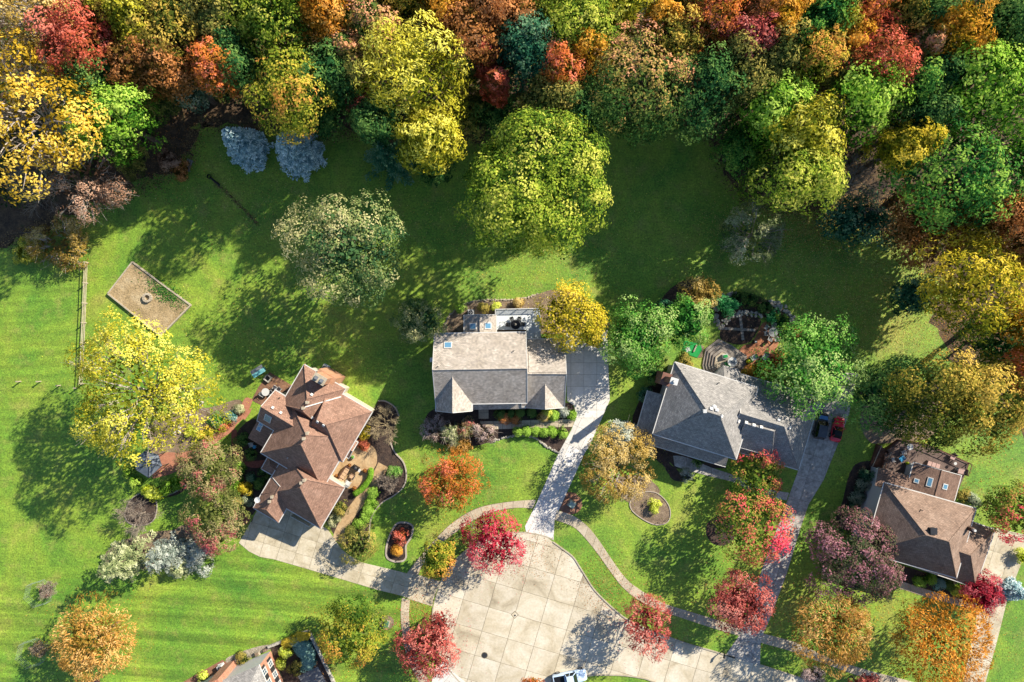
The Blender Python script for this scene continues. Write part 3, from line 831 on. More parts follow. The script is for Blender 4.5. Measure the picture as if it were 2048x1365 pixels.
# ---- slate house
hs = House('slate_house', None, 'slate grey hipped house with brick chimney, three parked cars along its garage')
kw = dict(sh='sh_slate', wall='siding')
hs.block((1350, 725), (1516, 776), (1472, 919), 5.5, .76, e=(None, None), **kw)
P = hs.last
hs.windows(P[0], P[1], (1.6, 4.3), (.2, .5, .8)); hs.windows(P[3], P[0], (4.3,), (.25, .75)); hs.windows(P[1], P[2], (4.3,), (.5,)); hs.windows(P[2], P[3], (1.6, 4.3), (.2, .4, .6, .8))
hs.block((1640, 796), (1597, 940), (1441, 892), 3.3, .74, ridge='v', e=(None, 0), **kw)
hs.block((1466, 892), (1543.7, 913), (1572, 817), 4.3, .74, ridge='u', e=(0, 1.8), gut=False, **kw)
p, q = G(1480, 895.5, 4.28), G(1543.7, 913, 4.28); m = MB(); m.tube(p, q, .09, n=6); hs.part(m, 'gutter', MAT['trim'])
hs.slab_roof([(1295, 781, 3.0), (1337, 793, 4.3), (1314, 866, 4.3), (1267, 880, 3.0)], 'sh_slate')
hs.slab_roof([(1267, 880, 3.0), (1314, 866, 4.3), (1459, 908, 4.3), (1451, 934.5, 3.0)], 'sh_slate')
for a, b in (((1295, 781), (1267, 880)), ((1267, 880), (1451, 934.5))):
    p, q = G(*a, 2.95), G(*b, 2.95); m = MB(); m.tube(p, q, .09, n=6); hs.part(m, 'gutter', MAT['trim'])
for x, y in ((1300, 884), (1345, 898), (1392, 912), (1440, 926)):
    p = G(x, y, 2.8); m = MB(); m.box((p.x, p.y, 1.42), (.18, .18, 2.84)); hs.part(m, 'porch_post', MAT['trim'])
V = [G(1431, 748, 3.6), G(1447, 730.5, 3.6), G(1476, 738, 3.6), G(1484, 751, 3.6), G(1449, 757, 4.9), G(1476, 764, 4.9)]
hs.solid(V, [[0, 4, 1], [1, 4, 5, 2], [2, 5, 3]], [], 'sh_slate')
m = MB(); m.prism([G(1434, 752, 3).xy, G(1448, 735, 3).xy, G(1474, 742, 3).xy, G(1482, 754, 3).xy, G(1470, 780, 3).xy, G(1440, 772, 3).xy], 0, 3.5); hs.part(m, 'wall', MAT['siding'], uv=True)
c = G(1324, 757, 3); ang = -math.radians(17)
m = MB(); m.box((c.x, c.y, 3.0), (1.5, 1.9, 6.0), ang); m.box((c.x + .2, c.y - .05, 7.6), (.95, .8, 5.0), ang)
ch = hs.part(m, 'chimney', brick_mat('brick_chimney', '#8a5240', '#a06650', '#8a7468', coord='Object'))
m = MB(); m.box((c.x + .2, c.y - .05, 10.15), (1.15, 1.0, .14), ang); m.tube((c.x + .2, c.y - .05, 10.2), (c.x + .2, c.y - .05, 10.75), .25, n=10); hs.part(m, 'chimney_cap', MAT['metal_white'], ch)
hs.vent(1427, 814, 'round', .38); hs.vent(1422, 819, 'box', .45); hs.vent(1433, 822, 'box', .45); hs.vent(1442, 832, 'box', .4); hs.vent(1408, 822, 'turret', .42)
for x, y in ((1476, 842), (1492, 847), (1507, 852), (1522, 856), (1557, 841), (1578, 855)): hs.vent(x, y, 'box', .42)
hs.vent(1437, 766, 'pipe', .45, 'metal_dark')
p = G(1367, 737, 6.4); m = MB(); m.tube(p, p + Vector((0, 0, 1.8)), .05, n=6); hs.part(m, 'vent_pipe', MAT['metal_white'])

# ---- tan house on the right
ht = House('tan_house', None, 'tan brown hipped house with dark rear wing and furnished deck at the right edge')
kw = dict(sh='sh_tan', wall='siding')
ht.block((1769, 966), (1952, 1018), (1908, 1155), 5.4, .76, e=(None, None), **kw)
P = ht.last
ht.windows(P[1], P[2], (4.2,), (.3, .7)); ht.windows(P[2], P[3], (1.5, 4.1), (.3, .6))
ht.block((1990, 1060), (1951, 1175), (1800, 1129), 3.2, .7, ridge='v', e=(None, 0), **kw)
ht.block((1828, 925), (1922.5, 951), (1906, 1012), 3.3, .27, ridge='v', e=(0, 0), sh='sh_choc', wall='siding')
ht.slab_roof([(1757, 935, 3.2), (1824, 953.5, 3.2), (1815, 990, 4.4), (1750, 972, 4.4)], 'sh_choc')
m = MB(); m.prism([G(1762, 940, 3).xy, G(1822, 957, 3).xy, G(1812, 1000, 3).xy, G(1755, 985, 3).xy], 0, 3.1); ht.part(m, 'wall', MAT['siding'], uv=True)
ht.skylight(1832.7, 962, .55, .6); ht.skylight(1859, 964.5, 1.3, .65); ht.skylight(1889.5, 973.6, .75, .8)
ht.vent(1863, 1061, 'turret', .8, 'metal_dark'); ht.vent(1841, 1020, 'pipe', .4, 'metal_dark')
p, n, t, v = ht.hit(1936, 1056)
m = MB(); m.box((p.x, p.y, p.z + .4), (.55, .55, 1.6)); ch = ht.part(m, 'chimney', MAT['sh_choc']); m = MB(); m.tube((p.x, p.y, p.z + 1.2), (p.x, p.y, p.z + 1.65), .2, n=10); ht.part(m, 'flue', MAT['metal_white'], ch)
# two bell-cast dormers on the front slope
for c0, c1, c2, ez in (((1838, 1134), (1901, 1154), (1911, 1122), 5.42), ((1779, 1116), (1843, 1136), (1851, 1104), 5.42)):
    pass

# ---- brick house cut by the lower edge
hk = House('brick_house', None, 'house corner with orange brick front, shuttered white windows and white side at the bottom edge')
d1 = Vector((.39, -.921, 0)); d2 = Vector((-.921, -.39, 0))
C0 = G(541.5, 1302, 0); ez = 5.4
W1, W2 = 11.5, 15.0
A = C0; B = C0 + d1 * W1; Cc = B + d2 * W2; D = C0 + d2 * W2
up = Vector((0, 0, ez))
me = mesh('wall', [A, B, Cc, D, A + up, B + up, Cc + up, D + up], [(0, 4, 5, 1), (1, 5, 6, 2), (2, 6, 7, 3), (3, 7, 4, 0)], [MAT['brick_red'], MAT['siding']], [0, 0, 1, 1])
me.flip_normals(); 
o = link('wall', me, hk.root); uvproj(me)
n1 = Vector((-d1.y, d1.x, 0));  n1 = n1 if n1.x > 0 else -n1
for k, x in enumerate((1.35, 3.15, 4.95, 8.2)):
    for z in (1.75, 4.35): hk.window(A + d1 * x + Vector((0, 0, z)), d1, n1, .85, 1.35, 'metal_dark')
ov = .22
a_, b_, c_, d_ = A + up - d1 * ov - d2 * ov, B + up + d1 * ov - d2 * ov, Cc + up + d1 * ov + d2 * ov, D + up - d1 * ov + d2 * ov
hw = (W1 + 2 * ov) / 2
r0 = (a_ + b_) / 2 + d2 * hw + Vector((0, 0, hw * .6)); r1 = (c_ + d_) / 2 - d2 * hw + Vector((0, 0, hw * .6))
V = [a_, b_, c_, d_, r0, r1]
fs = [[0, 4, 1], [1, 4, 5, 2], [2, 5, 3], [3, 5, 4, 0]]
if (V[4] - V[0]).cross(V[1] - V[0]).z < 0: fs = [f[::-1] for f in fs]
hk.solid(V, fs, [], 'sh_slate')
# brick chimney on the white side
m = MB(); p = A + d2 * 6.8 - d1 * .45; m.box((p.x, p.y, 3.2), (1.9, 1.0, 6.4), math.atan2(d2.y, d2.x)); m.box((p.x, p.y, 7.6), (1.1, .8, 2.6), math.atan2(d2.y, d2.x)); hk.part(m, 'chimney', MAT['brick_red'], uv=True)
# ------------------------------------------------------------------ trees and shrubs
PAL = {
 'gold':   ['#66581a', '#a08424', '#d4ac34', '#f0d060'],
 'golden_green': ['#4a5a1e', '#8a8a24', '#c9b432', '#eed454'],
 'yellow': ['#5a6a20', '#94962a', '#ccc03c', '#ece46a'],
 'ygreen': ['#35521e', '#62802a', '#9aaa38', '#ccca5c'],
 'yg_orange': ['#3c5a20', '#7c8c2c', '#c4b444', '#e0a050'],
 'lime':   ['#33601f', '#5f922c', '#8cb43a', '#b8d25c'],
 'green':  ['#1d4424', '#2f6630', '#568a38', '#90b04a'],
 'dgreen': ['#1e4024', '#2e5a32', '#4c763c', '#7c9a4e'],
 'teal':   ['#1c4434', '#2a6048', '#4a7c58', '#80a07a'],
 'blue':   ['#34525e', '#587e8a', '#8eacb0', '#d0dedc'],
 'orange': ['#5e4e1a', '#a87224', '#dc9234', '#f4b85c'],
 'amber':  ['#5a5418', '#9a7a20', '#d09430', '#f0b850'],
 'tan_orange': ['#5e5422', '#9c7c34', '#cc9850', '#e4bc78'],
 'rust':   ['#46421e', '#7c5a2a', '#b0743e', '#d89860'],
 'red':    ['#5a4c24', '#9c5434', '#d0604a', '#ec8c74'],
 'redor':  ['#5c5c22', '#ac7830', '#e08040', '#f09070'],
 'salmon': ['#34582a', '#62783a', '#b09850', '#e8a880'],
 'pinkred': ['#601824', '#a82a3c', '#d84456', '#f08088'],
 'redgreen': ['#3c6224', '#88983a', '#d87060', '#e85068'],
 'brickred': ['#5c2c2a', '#a04a44', '#cc6a60', '#e49484'],
 'darkred': ['#463028', '#74463c', '#9c5a50', '#b87c6c'],
 'purple': ['#34482c', '#5c6244', '#8a5a62', '#b88890'],
 'crab':   ['#445426', '#84884a', '#b4a878', '#c4626a'],
 'pale':   ['#2c5036', '#5a7c48', '#94a060', '#d0c890'],
 'palegreen': ['#2c6228', '#4c8c38', '#78ac48', '#b0c878'],
 'silver': ['#3e5238', '#728054', '#a0a874', '#d0d0a4'],
 'frost': ['#465446', '#7a887c', '#a8b0a0', '#d8dccc'],
 'tan':    ['#5c4c2a', '#98803e', '#c8a854', '#e4cc8c'],
 'brownpink': ['#5c4434', '#8e6a54', '#bc9478', '#dcb498'],
 'olive':  ['#3a4a26', '#5e6a34', '#8c8a44', '#b8a858'],
 'greygreen': ['#34503c', '#587058', '#889a78', '#b8c0a0'],
 'oliveg': ['#33471f', '#5a6628', '#9a8c38', '#d8b858'],
 'maroonbush': ['#4c5030', '#8a7868', '#b8a098', '#d8c0b8'],
 'brightgreen': ['#1c6a38', '#2f8c4c', '#50a860', '#80c480'],
 'boxwood': ['#3a6a1c', '#5c8c26', '#84b038', '#a8cc58'],
 'limebush': ['#7c8c1c', '#a8b828', '#ccd83c', '#e4ec70'],
 'bluebush': ['#2c6060', '#447c78', '#6a9c92', '#98bcb0'],
}
TREE_N = [0]
W = 'trees of the autumn wood along the top'

def unit(a): return a / np.maximum(np.linalg.norm(a, axis=1, keepdims=True), 1e-9)

def leaf_mesh(name, P, N, T, Ln, Wd, tint, mat, fold=.18):
    n = len(P)
    T = unit(T - N * np.sum(T * N, axis=1, keepdims=True))
    B = np.cross(N, T)
    Ln = np.asarray(Ln).reshape(-1, 1) / 2; Wd = np.asarray(Wd).reshape(-1, 1) / 2
    V = np.empty((n, 4, 3), np.float32)
    V[:, 0] = P - T * Ln; V[:, 2] = P + T * Ln - N * (fold * Ln)
    V[:, 1] = P + B * Wd - N * (fold * Wd); V[:, 3] = P - B * Wd - N * (fold * Wd)
    me = bpy.data.meshes.new(name)
    me.vertices.add(4 * n); me.vertices.foreach_set('co', V.reshape(-1))
    me.loops.add(4 * n); me.loops.foreach_set('vertex_index', np.arange(4 * n, dtype=np.int32))
    me.polygons.add(n); me.polygons.foreach_set('loop_start', np.arange(0, 4 * n, 4, dtype=np.int32))
    me.polygons.foreach_set('loop_total', np.full(n, 4, np.int32))
    me.materials.append(mat)
    a = me.attributes.new('tint', 'FLOAT', 'FACE'); a.data.foreach_set('value', np.clip(tint, 0, 1).astype(np.float32))
    me.update(calc_edges=True)
    return me

def rdir(r, n):
    return unit(r.normal(size=(n, 3)))

def tubes(mb, segs, n=5):
    for a, b, r0, r1 in segs: mb.tube(a, b, r0, r1, n=n, cap=False)
    return mb

def limbs(r, h, R, zb, trunk_r, targets):
    """trunk with bent, tapering limbs that reach the clumps"""
    segs = []
    prev = np.array([0, 0, -.1]); k = 5
    top = zb + (h - zb) * .55
    pts = [np.array([r.normal() * .05 * i, r.normal() * .05 * i, -.1 + (top + .1) * i / k]) for i in range(k + 1)]
    for i in range(k):
        segs.append((pts[i], pts[i + 1], trunk_r * (1 - .8 * i / k) * (1.25 if i == 0 else 1), trunk_r * (1 - .8 * (i + 1) / k)))
    for t in targets:
        zz = min(top, max(zb * .7, t[2] - np.hypot(t[0], t[1]) * .7))
        f = (zz + .1) / (top + .1) * k; i = min(k - 1, int(f)); a = pts[i] + (pts[i + 1] - pts[i]) * (f - i)
        m1 = a + (t - a) * .5 + np.array([r.normal() * .2, r.normal() * .2, .12 * np.linalg.norm(t - a)])
        rr = trunk_r * .42 * (1 - .5 * zz / max(h, 1))
        segs.append((a, m1, rr, rr * .6)); segs.append((m1, t, rr * .6, rr * .15))
    return segs

def crown_broad(r, R, hz, zc, asp, clump, leaf, dens, radial, gap, inner, low=-.22, lob=.16, tgrad=.3, tdir=None, topw=0.0, upright=0.0, bough=None, sub=None, t0=.42, star=0.0):
    """crown built as boughs > clumps > leaves, so that the outline is lumpy and dark gaps stay between the boughs"""
    nl = 9
    LD = rdir(r, nl); LA = r.uniform(-lob, lob, nl)
    def shape(D):
        m = np.ones(len(D))
        for d, a in zip(LD, LA): m += a * np.exp(-(1 - D @ d) / .22)
        return m
    ax = np.array([R * asp[0], R * asp[1], hz])
    rb = np.clip(.27 * R, .55, 1.9) if bough is None else bough
    def spread(n, lo):
        i = np.arange(n) + .5
        z = 1 - (1 - lo) * i / n
        ph = i * 2.399963 + r.uniform(0, 6)
        return np.stack([np.sqrt(1 - z * z) * np.cos(ph), np.sqrt(1 - z * z) * np.sin(ph), z], 1)
    area = 4 * math.pi * R * R * (.5 + .5 * hz / R)
    ns = sub if sub is not None else (1 if radial >= .8 else 3 if R < 2.5 else 6)
    SC, SR, SA = [np.zeros(3)], [np.array([1., 1., 1.]) * (.97 if ns == 1 else .7 - .25 * star)], [0.0]
    if ns > 1:
        a0 = r.uniform(0, 6)
        for k in range(ns):
            a = a0 + 2 * math.pi * (k + r.uniform(-.25, .25)) / ns
            f = r.uniform(.34, .6); w_ = (r.uniform(.78, 1.1) - f); f = f + .06 * star; SA.append(a)
            SC.append(np.array([f * math.cos(a), f * math.sin(a), r.uniform(-.3, .34)])); SR.append(np.array([w_, w_ * (1 - .55 * star), r.uniform(.45, .68) * (1 - .4 * star)]))
    Bl, BRl, bnl = [], [], []
    def rot(v, a): return np.stack([v[:, 0] * math.cos(a) - v[:, 1] * math.sin(a), v[:, 0] * math.sin(a) + v[:, 1] * math.cos(a), v[:, 2]], 1)
    for k, (sc_, sr_, an_) in enumerate(zip(SC, SR, SA)):
        sa = sr_ * ax
        n_ = int(max(6, 4 * math.pi * sa[0] * (sa[0] * .5 + sa[2] * .5) * .72 / (rb * rb * 2.0) * (1 - gap)))
        D_ = unit(spread(n_, low) + r.normal(size=(n_, 3)) * .45 * rb / max(sa[0], .3))
        w_ = rb * r.uniform(.55, 1.35, n_); shoot = 1 + np.where(r.uniform(size=n_) < .16, r.uniform(.06, .2, n_), 0)
        p_ = sc_ * ax + rot(D_ * (shape(D_)[:, None] * (r.uniform(.8, 1.04, n_) * shoot)[:, None] * sa - np.minimum(w_, sa[1] * .5)[:, None] * .75), an_)
        keep = np.ones(n_, bool)
        for j, (c2, r2, a2) in enumerate(zip(SC, SR, SA)):
            if j != k: keep &= np.sum((rot(p_ - c2 * ax, -a2) / (r2 * ax)) ** 2, axis=1) > .55
        Bl.append(p_[keep]); BRl.append(w_[keep]); bnl.append(unit(rot(unit(D_ / sa), an_)[keep] + .5 * unit(p_[keep] / ax / ax)))
    B = np.concatenate(Bl); BR = np.concatenate(BRl); bn = np.concatenate(bnl); nb = len(B)
    cl = min(clump, rb * .62)
    npc = np.maximum(4, (BR * BR * 2 * math.pi / (cl * cl * 1.7)).astype(int))
    bi = np.repeat(np.arange(nb), npc)
    nc = len(bi)
    d = unit(rdir(r, nc) + bn[bi] * .8 + np.array([0, 0, .35]))
    C = B[bi] + d * (BR[bi] * r.uniform(.75, 1.0, nc))[:, None]
    cn = unit(d * .75 + bn[bi] * .45)
    cr = cl * r.uniform(.6, 1.2, nc)
    per = np.maximum(5, (dens * (.94 if leaf > .3 else 1.2) * cr * cr / (leaf * leaf * .55))).astype(int)
    idx = np.repeat(np.arange(nc), per)
    n = len(idx)
    e = unit(rdir(r, n) + cn[idx] * .7 + np.array([0, 0, .15]))
    P = C[idx] + e * (cr[idx] * r.uniform(.35, 1.0, n) ** .6)[:, None] * np.array([1, 1, .8])
    N = unit(e * .55 + cn[idx] * .75 + rdir(r, n) * .5 + np.array([0, 0, .15]))
    T = rdir(r, n) * (1 - radial) + (bn[bi][idx] + np.array([0, 0, upright])) * radial * 1.6 + rdir(r, n) * .35 * radial
    if radial > 0: N = unit(N * (1 - .45 * radial) + np.cross(T, rdir(r, n)) * .7 * radial)
    sz = leaf * r.uniform(.65, 1.35, n)
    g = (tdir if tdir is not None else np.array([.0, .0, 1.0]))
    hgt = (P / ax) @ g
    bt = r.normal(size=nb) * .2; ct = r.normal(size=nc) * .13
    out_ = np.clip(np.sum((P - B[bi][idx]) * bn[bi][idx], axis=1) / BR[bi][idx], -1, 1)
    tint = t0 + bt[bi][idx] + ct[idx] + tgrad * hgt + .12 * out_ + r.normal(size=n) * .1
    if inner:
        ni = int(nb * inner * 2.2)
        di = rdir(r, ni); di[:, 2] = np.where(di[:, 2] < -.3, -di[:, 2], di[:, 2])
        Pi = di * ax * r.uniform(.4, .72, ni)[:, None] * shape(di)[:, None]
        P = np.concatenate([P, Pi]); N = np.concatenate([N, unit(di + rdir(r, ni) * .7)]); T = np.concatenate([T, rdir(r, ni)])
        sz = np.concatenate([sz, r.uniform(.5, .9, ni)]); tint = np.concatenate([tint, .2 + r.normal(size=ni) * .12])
    P = P + np.array([0, 0, zc])
    P[:, 2] = np.maximum(P[:, 2], .05)
    C = C + np.array([0, 0, zc])
    return P, N, T, sz, tint, C

def crown_spruce(r, R, h, base, dens, droop=.18, leaf=.26, loose=False):
    Ps, Ns, Ts, Zs, Ti = [], [], [], [], []
    lev = int(max(8, h * (1.1 if loose else 2.2)))
    for k in range(lev):
        f = k / lev
        z0 = base + (h - base) * f
        rr = R * (1 - f) ** .82 + .12
        nb = int(5 + 3 * (1 - f)) if loose else int(7 + 9 * (1 - f))
        ph0 = r.uniform(0, 6)
        for b in range(nb):
            ph = ph0 + 2 * math.pi * b / nb + r.normal() * .12
            L = rr * (r.uniform(.6, 1.15) if loose else r.uniform(.78, 1.06))
            n = int(max(6, L * 20 * dens))
            s = r.uniform(.12, 1, n) ** .75
            o = np.array([math.cos(ph), math.sin(ph), 0]); q = np.array([-math.sin(ph), math.cos(ph), 0])
            wid = .30 * L * (1 - s * .75) + .1
            lat = r.uniform(-1, 1, n) * wid
            P = o * (s * L)[:, None] + q * lat[:, None]
            P[:, 2] += z0 - droop * L * s + .22 * L * s * s + r.normal(size=n) * .05 - np.abs(lat) * .18
            T = o * 1.0 + q * np.sign(lat)[:, None] * .7 + rdir(r, n) * .2
            N = unit(np.array([0, 0, 1.0]) + o * .35 + rdir(r, n) * .35)
            Ps.append(P); Ns.append(N); Ts.append(T); Zs.append(leaf * r.uniform(.7, 1.4, n)); Ti.append(.12 + .7 * s + r.normal() * .12 + r.normal(size=n) * .12)
    return np.concatenate(Ps), np.concatenate(Ns), np.concatenate(Ts), np.concatenate(Zs), np.concatenate(Ti)

def bare_segs(r, h, R, trunk_r, depth=4, spread=1.0, kids=(3, 4), up=.35):
    segs = []
    def grow(p, d, L, rad, lv):
        q = p + d * L * .55 + r.normal(size=3) * .05 * L; e = q + (d + r.normal(size=3) * .18) * L * .45
        segs.append((p, q, rad, rad * .8)); segs.append((q, e, rad * .8, rad * .55))
        if lv == 0: return
        for i in range(r.integers(kids[0], kids[1] + 1)):
            nd = d + rdir(r, 1)[0] * .75 * spread + np.array([0, 0, up * .3]); nd /= np.linalg.norm(nd)
            grow(q if i % 2 else e, nd, L * r.uniform(.55, .8), max(.016, rad * .5), lv - 1)
    t = np.array([0, 0, h * .22])
    segs.append((np.array([0, 0, -.1]), t, trunk_r, trunk_r * .8))
    n0 = 7
    for i in range(n0):
        a = 2 * math.pi * i / n0 + r.normal() * .2; el = r.uniform(.25, 1.25)
        d = np.array([math.cos(a) * math.cos(el), math.sin(a) * math.cos(el), math.sin(el)])
        grow(t + np.array([0, 0, r.uniform(0, .12) * h]), d, (R * math.cos(el) + h * .75 * math.sin(el)) * .36, trunk_r * .45, depth)
    return segs

def tree(label, px, py, rpx, h, pal, kind='b', name='maple_tree', cat='tree', group=None, asp=(1, 1), leaf=.36, clump=1.0, dens=1.0, base=.22, gap=0.0, inner=6, radial=0.0,
         tgrad=.3, tdir=None, lob=.16, bark='bark', k=1.0, trans=.38, twigs=0, upright=0.0, nlimb=7, zv=None, sub=None, t0=.42, star=0.0):
    if leaf > .2: leaf *= (1.0 if group == W else .88)
    TREE_N[0] += 1
    r = np.random.default_rng(1000 + TREE_N[0] * 17)
    zb = h * base; zc = (h + zb) / 2; hz = (h - zb) / 2
    zvis = zc + .3 * hz if zv is None else zv
    c = G(px, py, zvis)
    R = rpx * S * (1 - zvis / H)
    root = empty(name, (c.x, c.y, 0), label, cat, group)
    tr = max(.07, .022 * h)
    if kind == 'x':
        mb = MB(); segs = bare_segs(r, h, R, tr, 3, kids=(5, 7), spread=1.15); tubes(mb, segs[:40], 6); mb.build('trunk', MAT[bark], root)
        mb = MB(); tubes(mb, segs[40:], 3); mb.build('branches', MAT[bark], root)['kind'] = 'stuff'
        if twigs:
            E = np.array([s[1] for s in segs[60:]]); E = E[r.integers(0, len(E), twigs)]
            n = len(E); P = E + r.normal(size=(n, 3)) * .18
            root_c = link('crown', leaf_mesh('crown', P, rdir(r, n), rdir(r, n), leaf * r.uniform(.6, 1.3, n), leaf * .6 * r.uniform(.6, 1.3, n), .5 + r.normal(size=n) * .25, leaf_mat(PAL[pal], k, trans)), root)
        return root
    if kind == 's':
        P, N, T, sz, ti = crown_spruce(r, R, h, .25, dens * (1.5 if name == 'pine_tree' else 1), leaf=leaf, loose=name == 'pine_tree')
        link('crown', leaf_mesh('crown', P, N, T, sz, sz * .42, ti, leaf_mat(PAL[pal], k, .12)), root)
        mb = MB(); mb.tube((0, 0, -.1), (0, 0, h * .95), tr, .03, n=7); mb.build('trunk', MAT[bark], root)
        return root
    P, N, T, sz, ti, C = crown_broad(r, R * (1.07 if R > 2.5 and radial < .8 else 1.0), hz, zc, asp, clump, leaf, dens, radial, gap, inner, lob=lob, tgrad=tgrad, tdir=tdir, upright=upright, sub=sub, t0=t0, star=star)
    w = .62 - .3 * radial
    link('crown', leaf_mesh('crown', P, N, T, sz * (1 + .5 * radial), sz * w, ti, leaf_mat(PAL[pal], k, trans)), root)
    mb = MB(); sel = C[r.permutation(len(C))[:nlimb + int(gap * 40)]]
    tubes(mb, limbs(r, h, R, zb, tr, sel), 6 if gap == 0 else 5); mb.build('trunk', MAT[bark], root)
    if twigs:
        mb = MB(); sg = []
        for t in C[r.permutation(len(C))[:twigs]]:
            ctr = np.array([0, 0, zc * .8]); a = ctr + (t - ctr) * r.uniform(.45, .7); e = ctr + (t - ctr) * r.uniform(1.0, 1.14)
            m_ = (a + e) / 2 + r.normal(size=3) * .25
            sg += [(a, m_, .07, .05), (m_, e, .05, .015)]
            for q in range(3): sg.append((m_, m_ + (e - m_) * .7 + r.normal(size=3) * .6, .03, .01))
        tubes(mb, sg, 4); mb.build('branches', MAT['bark_pale'], root)['kind'] = 'stuff'
    return root

SUNSIDE = np.array([.55, .4, .7])
def t_(label, px, py, r, h, pal, name='maple_tree', **k): return tree(label, px, py, r * 1.06, (14 + .5 * h) if h > 11 else h * 1.1, pal, name=name, group=W, **{**dict(radial=.2, k=1.08), **k})
FINE = dict(leaf=.34, clump=.8)
# -- wood, left part
t_('golden oak with pale boughs showing through, filling the left edge of the wood', 35, 225, 140, 20, 'gold', 'oak_tree', clump=.95, gap=.42, twigs=60, inner=3, leaf=.42, bark='bark_pale', nlimb=14)
t_('thin yellow-orange oak with bare pale twigs in the top left corner', 70, 30, 105, 21, 'tan', 'oak_tree', clump=.8, gap=.55, twigs=90, inner=2, leaf=.36, bark='bark_pale', nlimb=16)
t_('coral red maple nearest the top left corner', 165, 85, 72, 18, 'red', tgrad=.2, k=.95, **FINE)
t_('lime green tree below the coral red maple, at the left lawn edge', 212, 225, 74, 13, 'lime', clump=.85, asp=(1, 1.05))
t_('yellow-green tree at the top edge right of the coral red maple', 262, 32, 70, 20, 'yellow', tgrad=.2)
t_('olive yellow tree at the top edge left of the tall two-lobed green tree', 345, 40, 72, 20, 'oliveg')
t_('rust orange tree just right of the coral red maple', 262, 125, 52, 15, 'rust', **FINE)
t_('rust red tree above the grey-green shrubby tree', 330, 125, 58, 15, 'rust', tgrad=.4, **FINE)
t_('orange-red maple left of the tall yellow-green tree above the spruces', 425, 128, 45, 17, 'redor', **FINE)
t_('grey-green small tree in shade between two rust trees', 372, 172, 40, 9, 'greygreen', **FINE)
t_('pinkish brown half-bare tree at the left end of the lawn', 150, 360, 82, 11, 'brownpink', 'cherry_tree', clump=.6, gap=.5, leaf=.24, dens=.9, twigs=120, inner=3, asp=(.95, 1.1))
tree('bare grey tree under the golden oak at the left edge', 60, 355, 55, 9, 'tan', 'x', name='bare_tree', group=W, bark='twig')
t_('dark olive tree between the red maple and the tall yellow-green tree', 430, 50, 55, 18, 'olive')
t_('yellow-green tree at the top edge above the blue spruces', 545, 40, 78, 21, 'ygreen')
t_('tall yellow-green tree with orange flecks standing over two blue spruces', 572, 165, 88, 20, 'yg_orange', tgrad=.15, tdir=np.array([.3, -.7, .3]), asp=(.9, 1.3))
t_('bright orange maple at the top edge above the dark gap', 645, 25, 60, 20, 'orange', **FINE)
t_('dark green tree left of the small maroon tree', 655, 150, 50, 14, 'dgreen')
t_('small orange and green tree between the bright orange maple and the big yellow tree', 692, 95, 38, 15, 'salmon', **FINE)
t_('salmon flecked olive tree at the top edge above the big yellow tree', 742, 45, 62, 18, 'salmon', **FINE)
t_('big yellow broad-crowned tree in the middle of the wood', 832, 150, 100, 19, 'yellow', radial=.55, leaf=.42, clump=.95, upright=.3, lob=.1)
t_('yellow and green tree at the foot of the big yellow tree, over the lawn', 858, 278, 58, 14, 'yellow', radial=.5, leaf=.42, tgrad=.45)
t_('small maroon tree at the dark gap in the wood edge', 722, 195, 36, 10, 'darkred', **FINE)
t_('dark green tree in shade, right of the blue-green pine', 868, 320, 36, 9, 'dgreen', **FINE)
tree('blue-green pine in deep shade at the wood edge left of the big lawn tree', 768, 300, 58, 12, 'teal', 's', name='pine_tree', group=W, leaf=.34)
tree('left one of the two blue spruces at the lawn edge', 463, 273, 47, 11, 'blue', 's', k=1.25, name='blue_spruce', group='blue spruces')
tree('right one of the two blue spruces, half under the tall yellow-green tree', 572, 284, 54, 11, 'blue', 's', k=1.25, name='blue_spruce', group='blue spruces')
# -- wood, middle
t_('brown and gold tree at the top edge above two small red trees', 945, 45, 72, 19, 'rust', tgrad=.4, **FINE)
t_('small red tree, upper of two beside the dark teal tree', 972, 105, 33, 15, 'red', **FINE)
t_('small red tree, lower of two beside the dark teal tree', 990, 165, 29, 13, 'red', **FINE)
t_('small salmon and green tree right of the big yellow tree', 925, 118, 30, 14, 'salmon', **FINE)
t_('shaded olive tree between the big yellow tree and the big lawn tree', 935, 225, 48, 11, 'olive', **FINE)
t_('dark teal green tree in the top middle of the wood', 1050, 95, 54, 18, 'teal', asp=(1, 1.3), k=1.1)
t_('orange tree at the top edge above the dark teal tree', 1030, 12, 52, 20, 'rust', tgrad=.45, **FINE)
t_('vivid orange-red maple right of the dark teal tree', 1126, 140, 44, 16, 'redor', tgrad=.35, **FINE)
t_('olive tree below the vivid orange-red maple', 1095, 205, 60, 12, 'olive', **FINE)
t_('green and yellow tree at the top edge above the vivid orange-red maple', 1165, 42, 80, 20, 'ygreen')
t_('small amber tree at the top edge, left of the pink-orange maples', 1322, 35, 34, 18, 'amber', **FINE)
t_('amber olive tree behind the vivid orange-red maple', 1190, 105, 42, 16, 'amber', **FINE)
t_('broad green maple flecked with salmon at the top, leaning over the lawn', 1290, 175, 112, 18, 'salmon', tgrad=.6, tdir=np.array([.2, .8, .35]), lob=.08, t0=.3)
t_('dark green maple right of the salmon-flecked maple', 1415, 165, 82, 16, 'dgreen', tgrad=.3)
t_('orange-pink maple at the top edge, left of a pair', 1430, 28, 62, 20, 'redor', **FINE)
t_('rosy pink maple at the top edge, right of a pair', 1502, 78, 46, 19, 'brickred', tgrad=.1, k=1.1, **FINE)
t_('olive green tree below the rosy pink maple', 1490, 140, 60, 15, 'olive', **FINE)
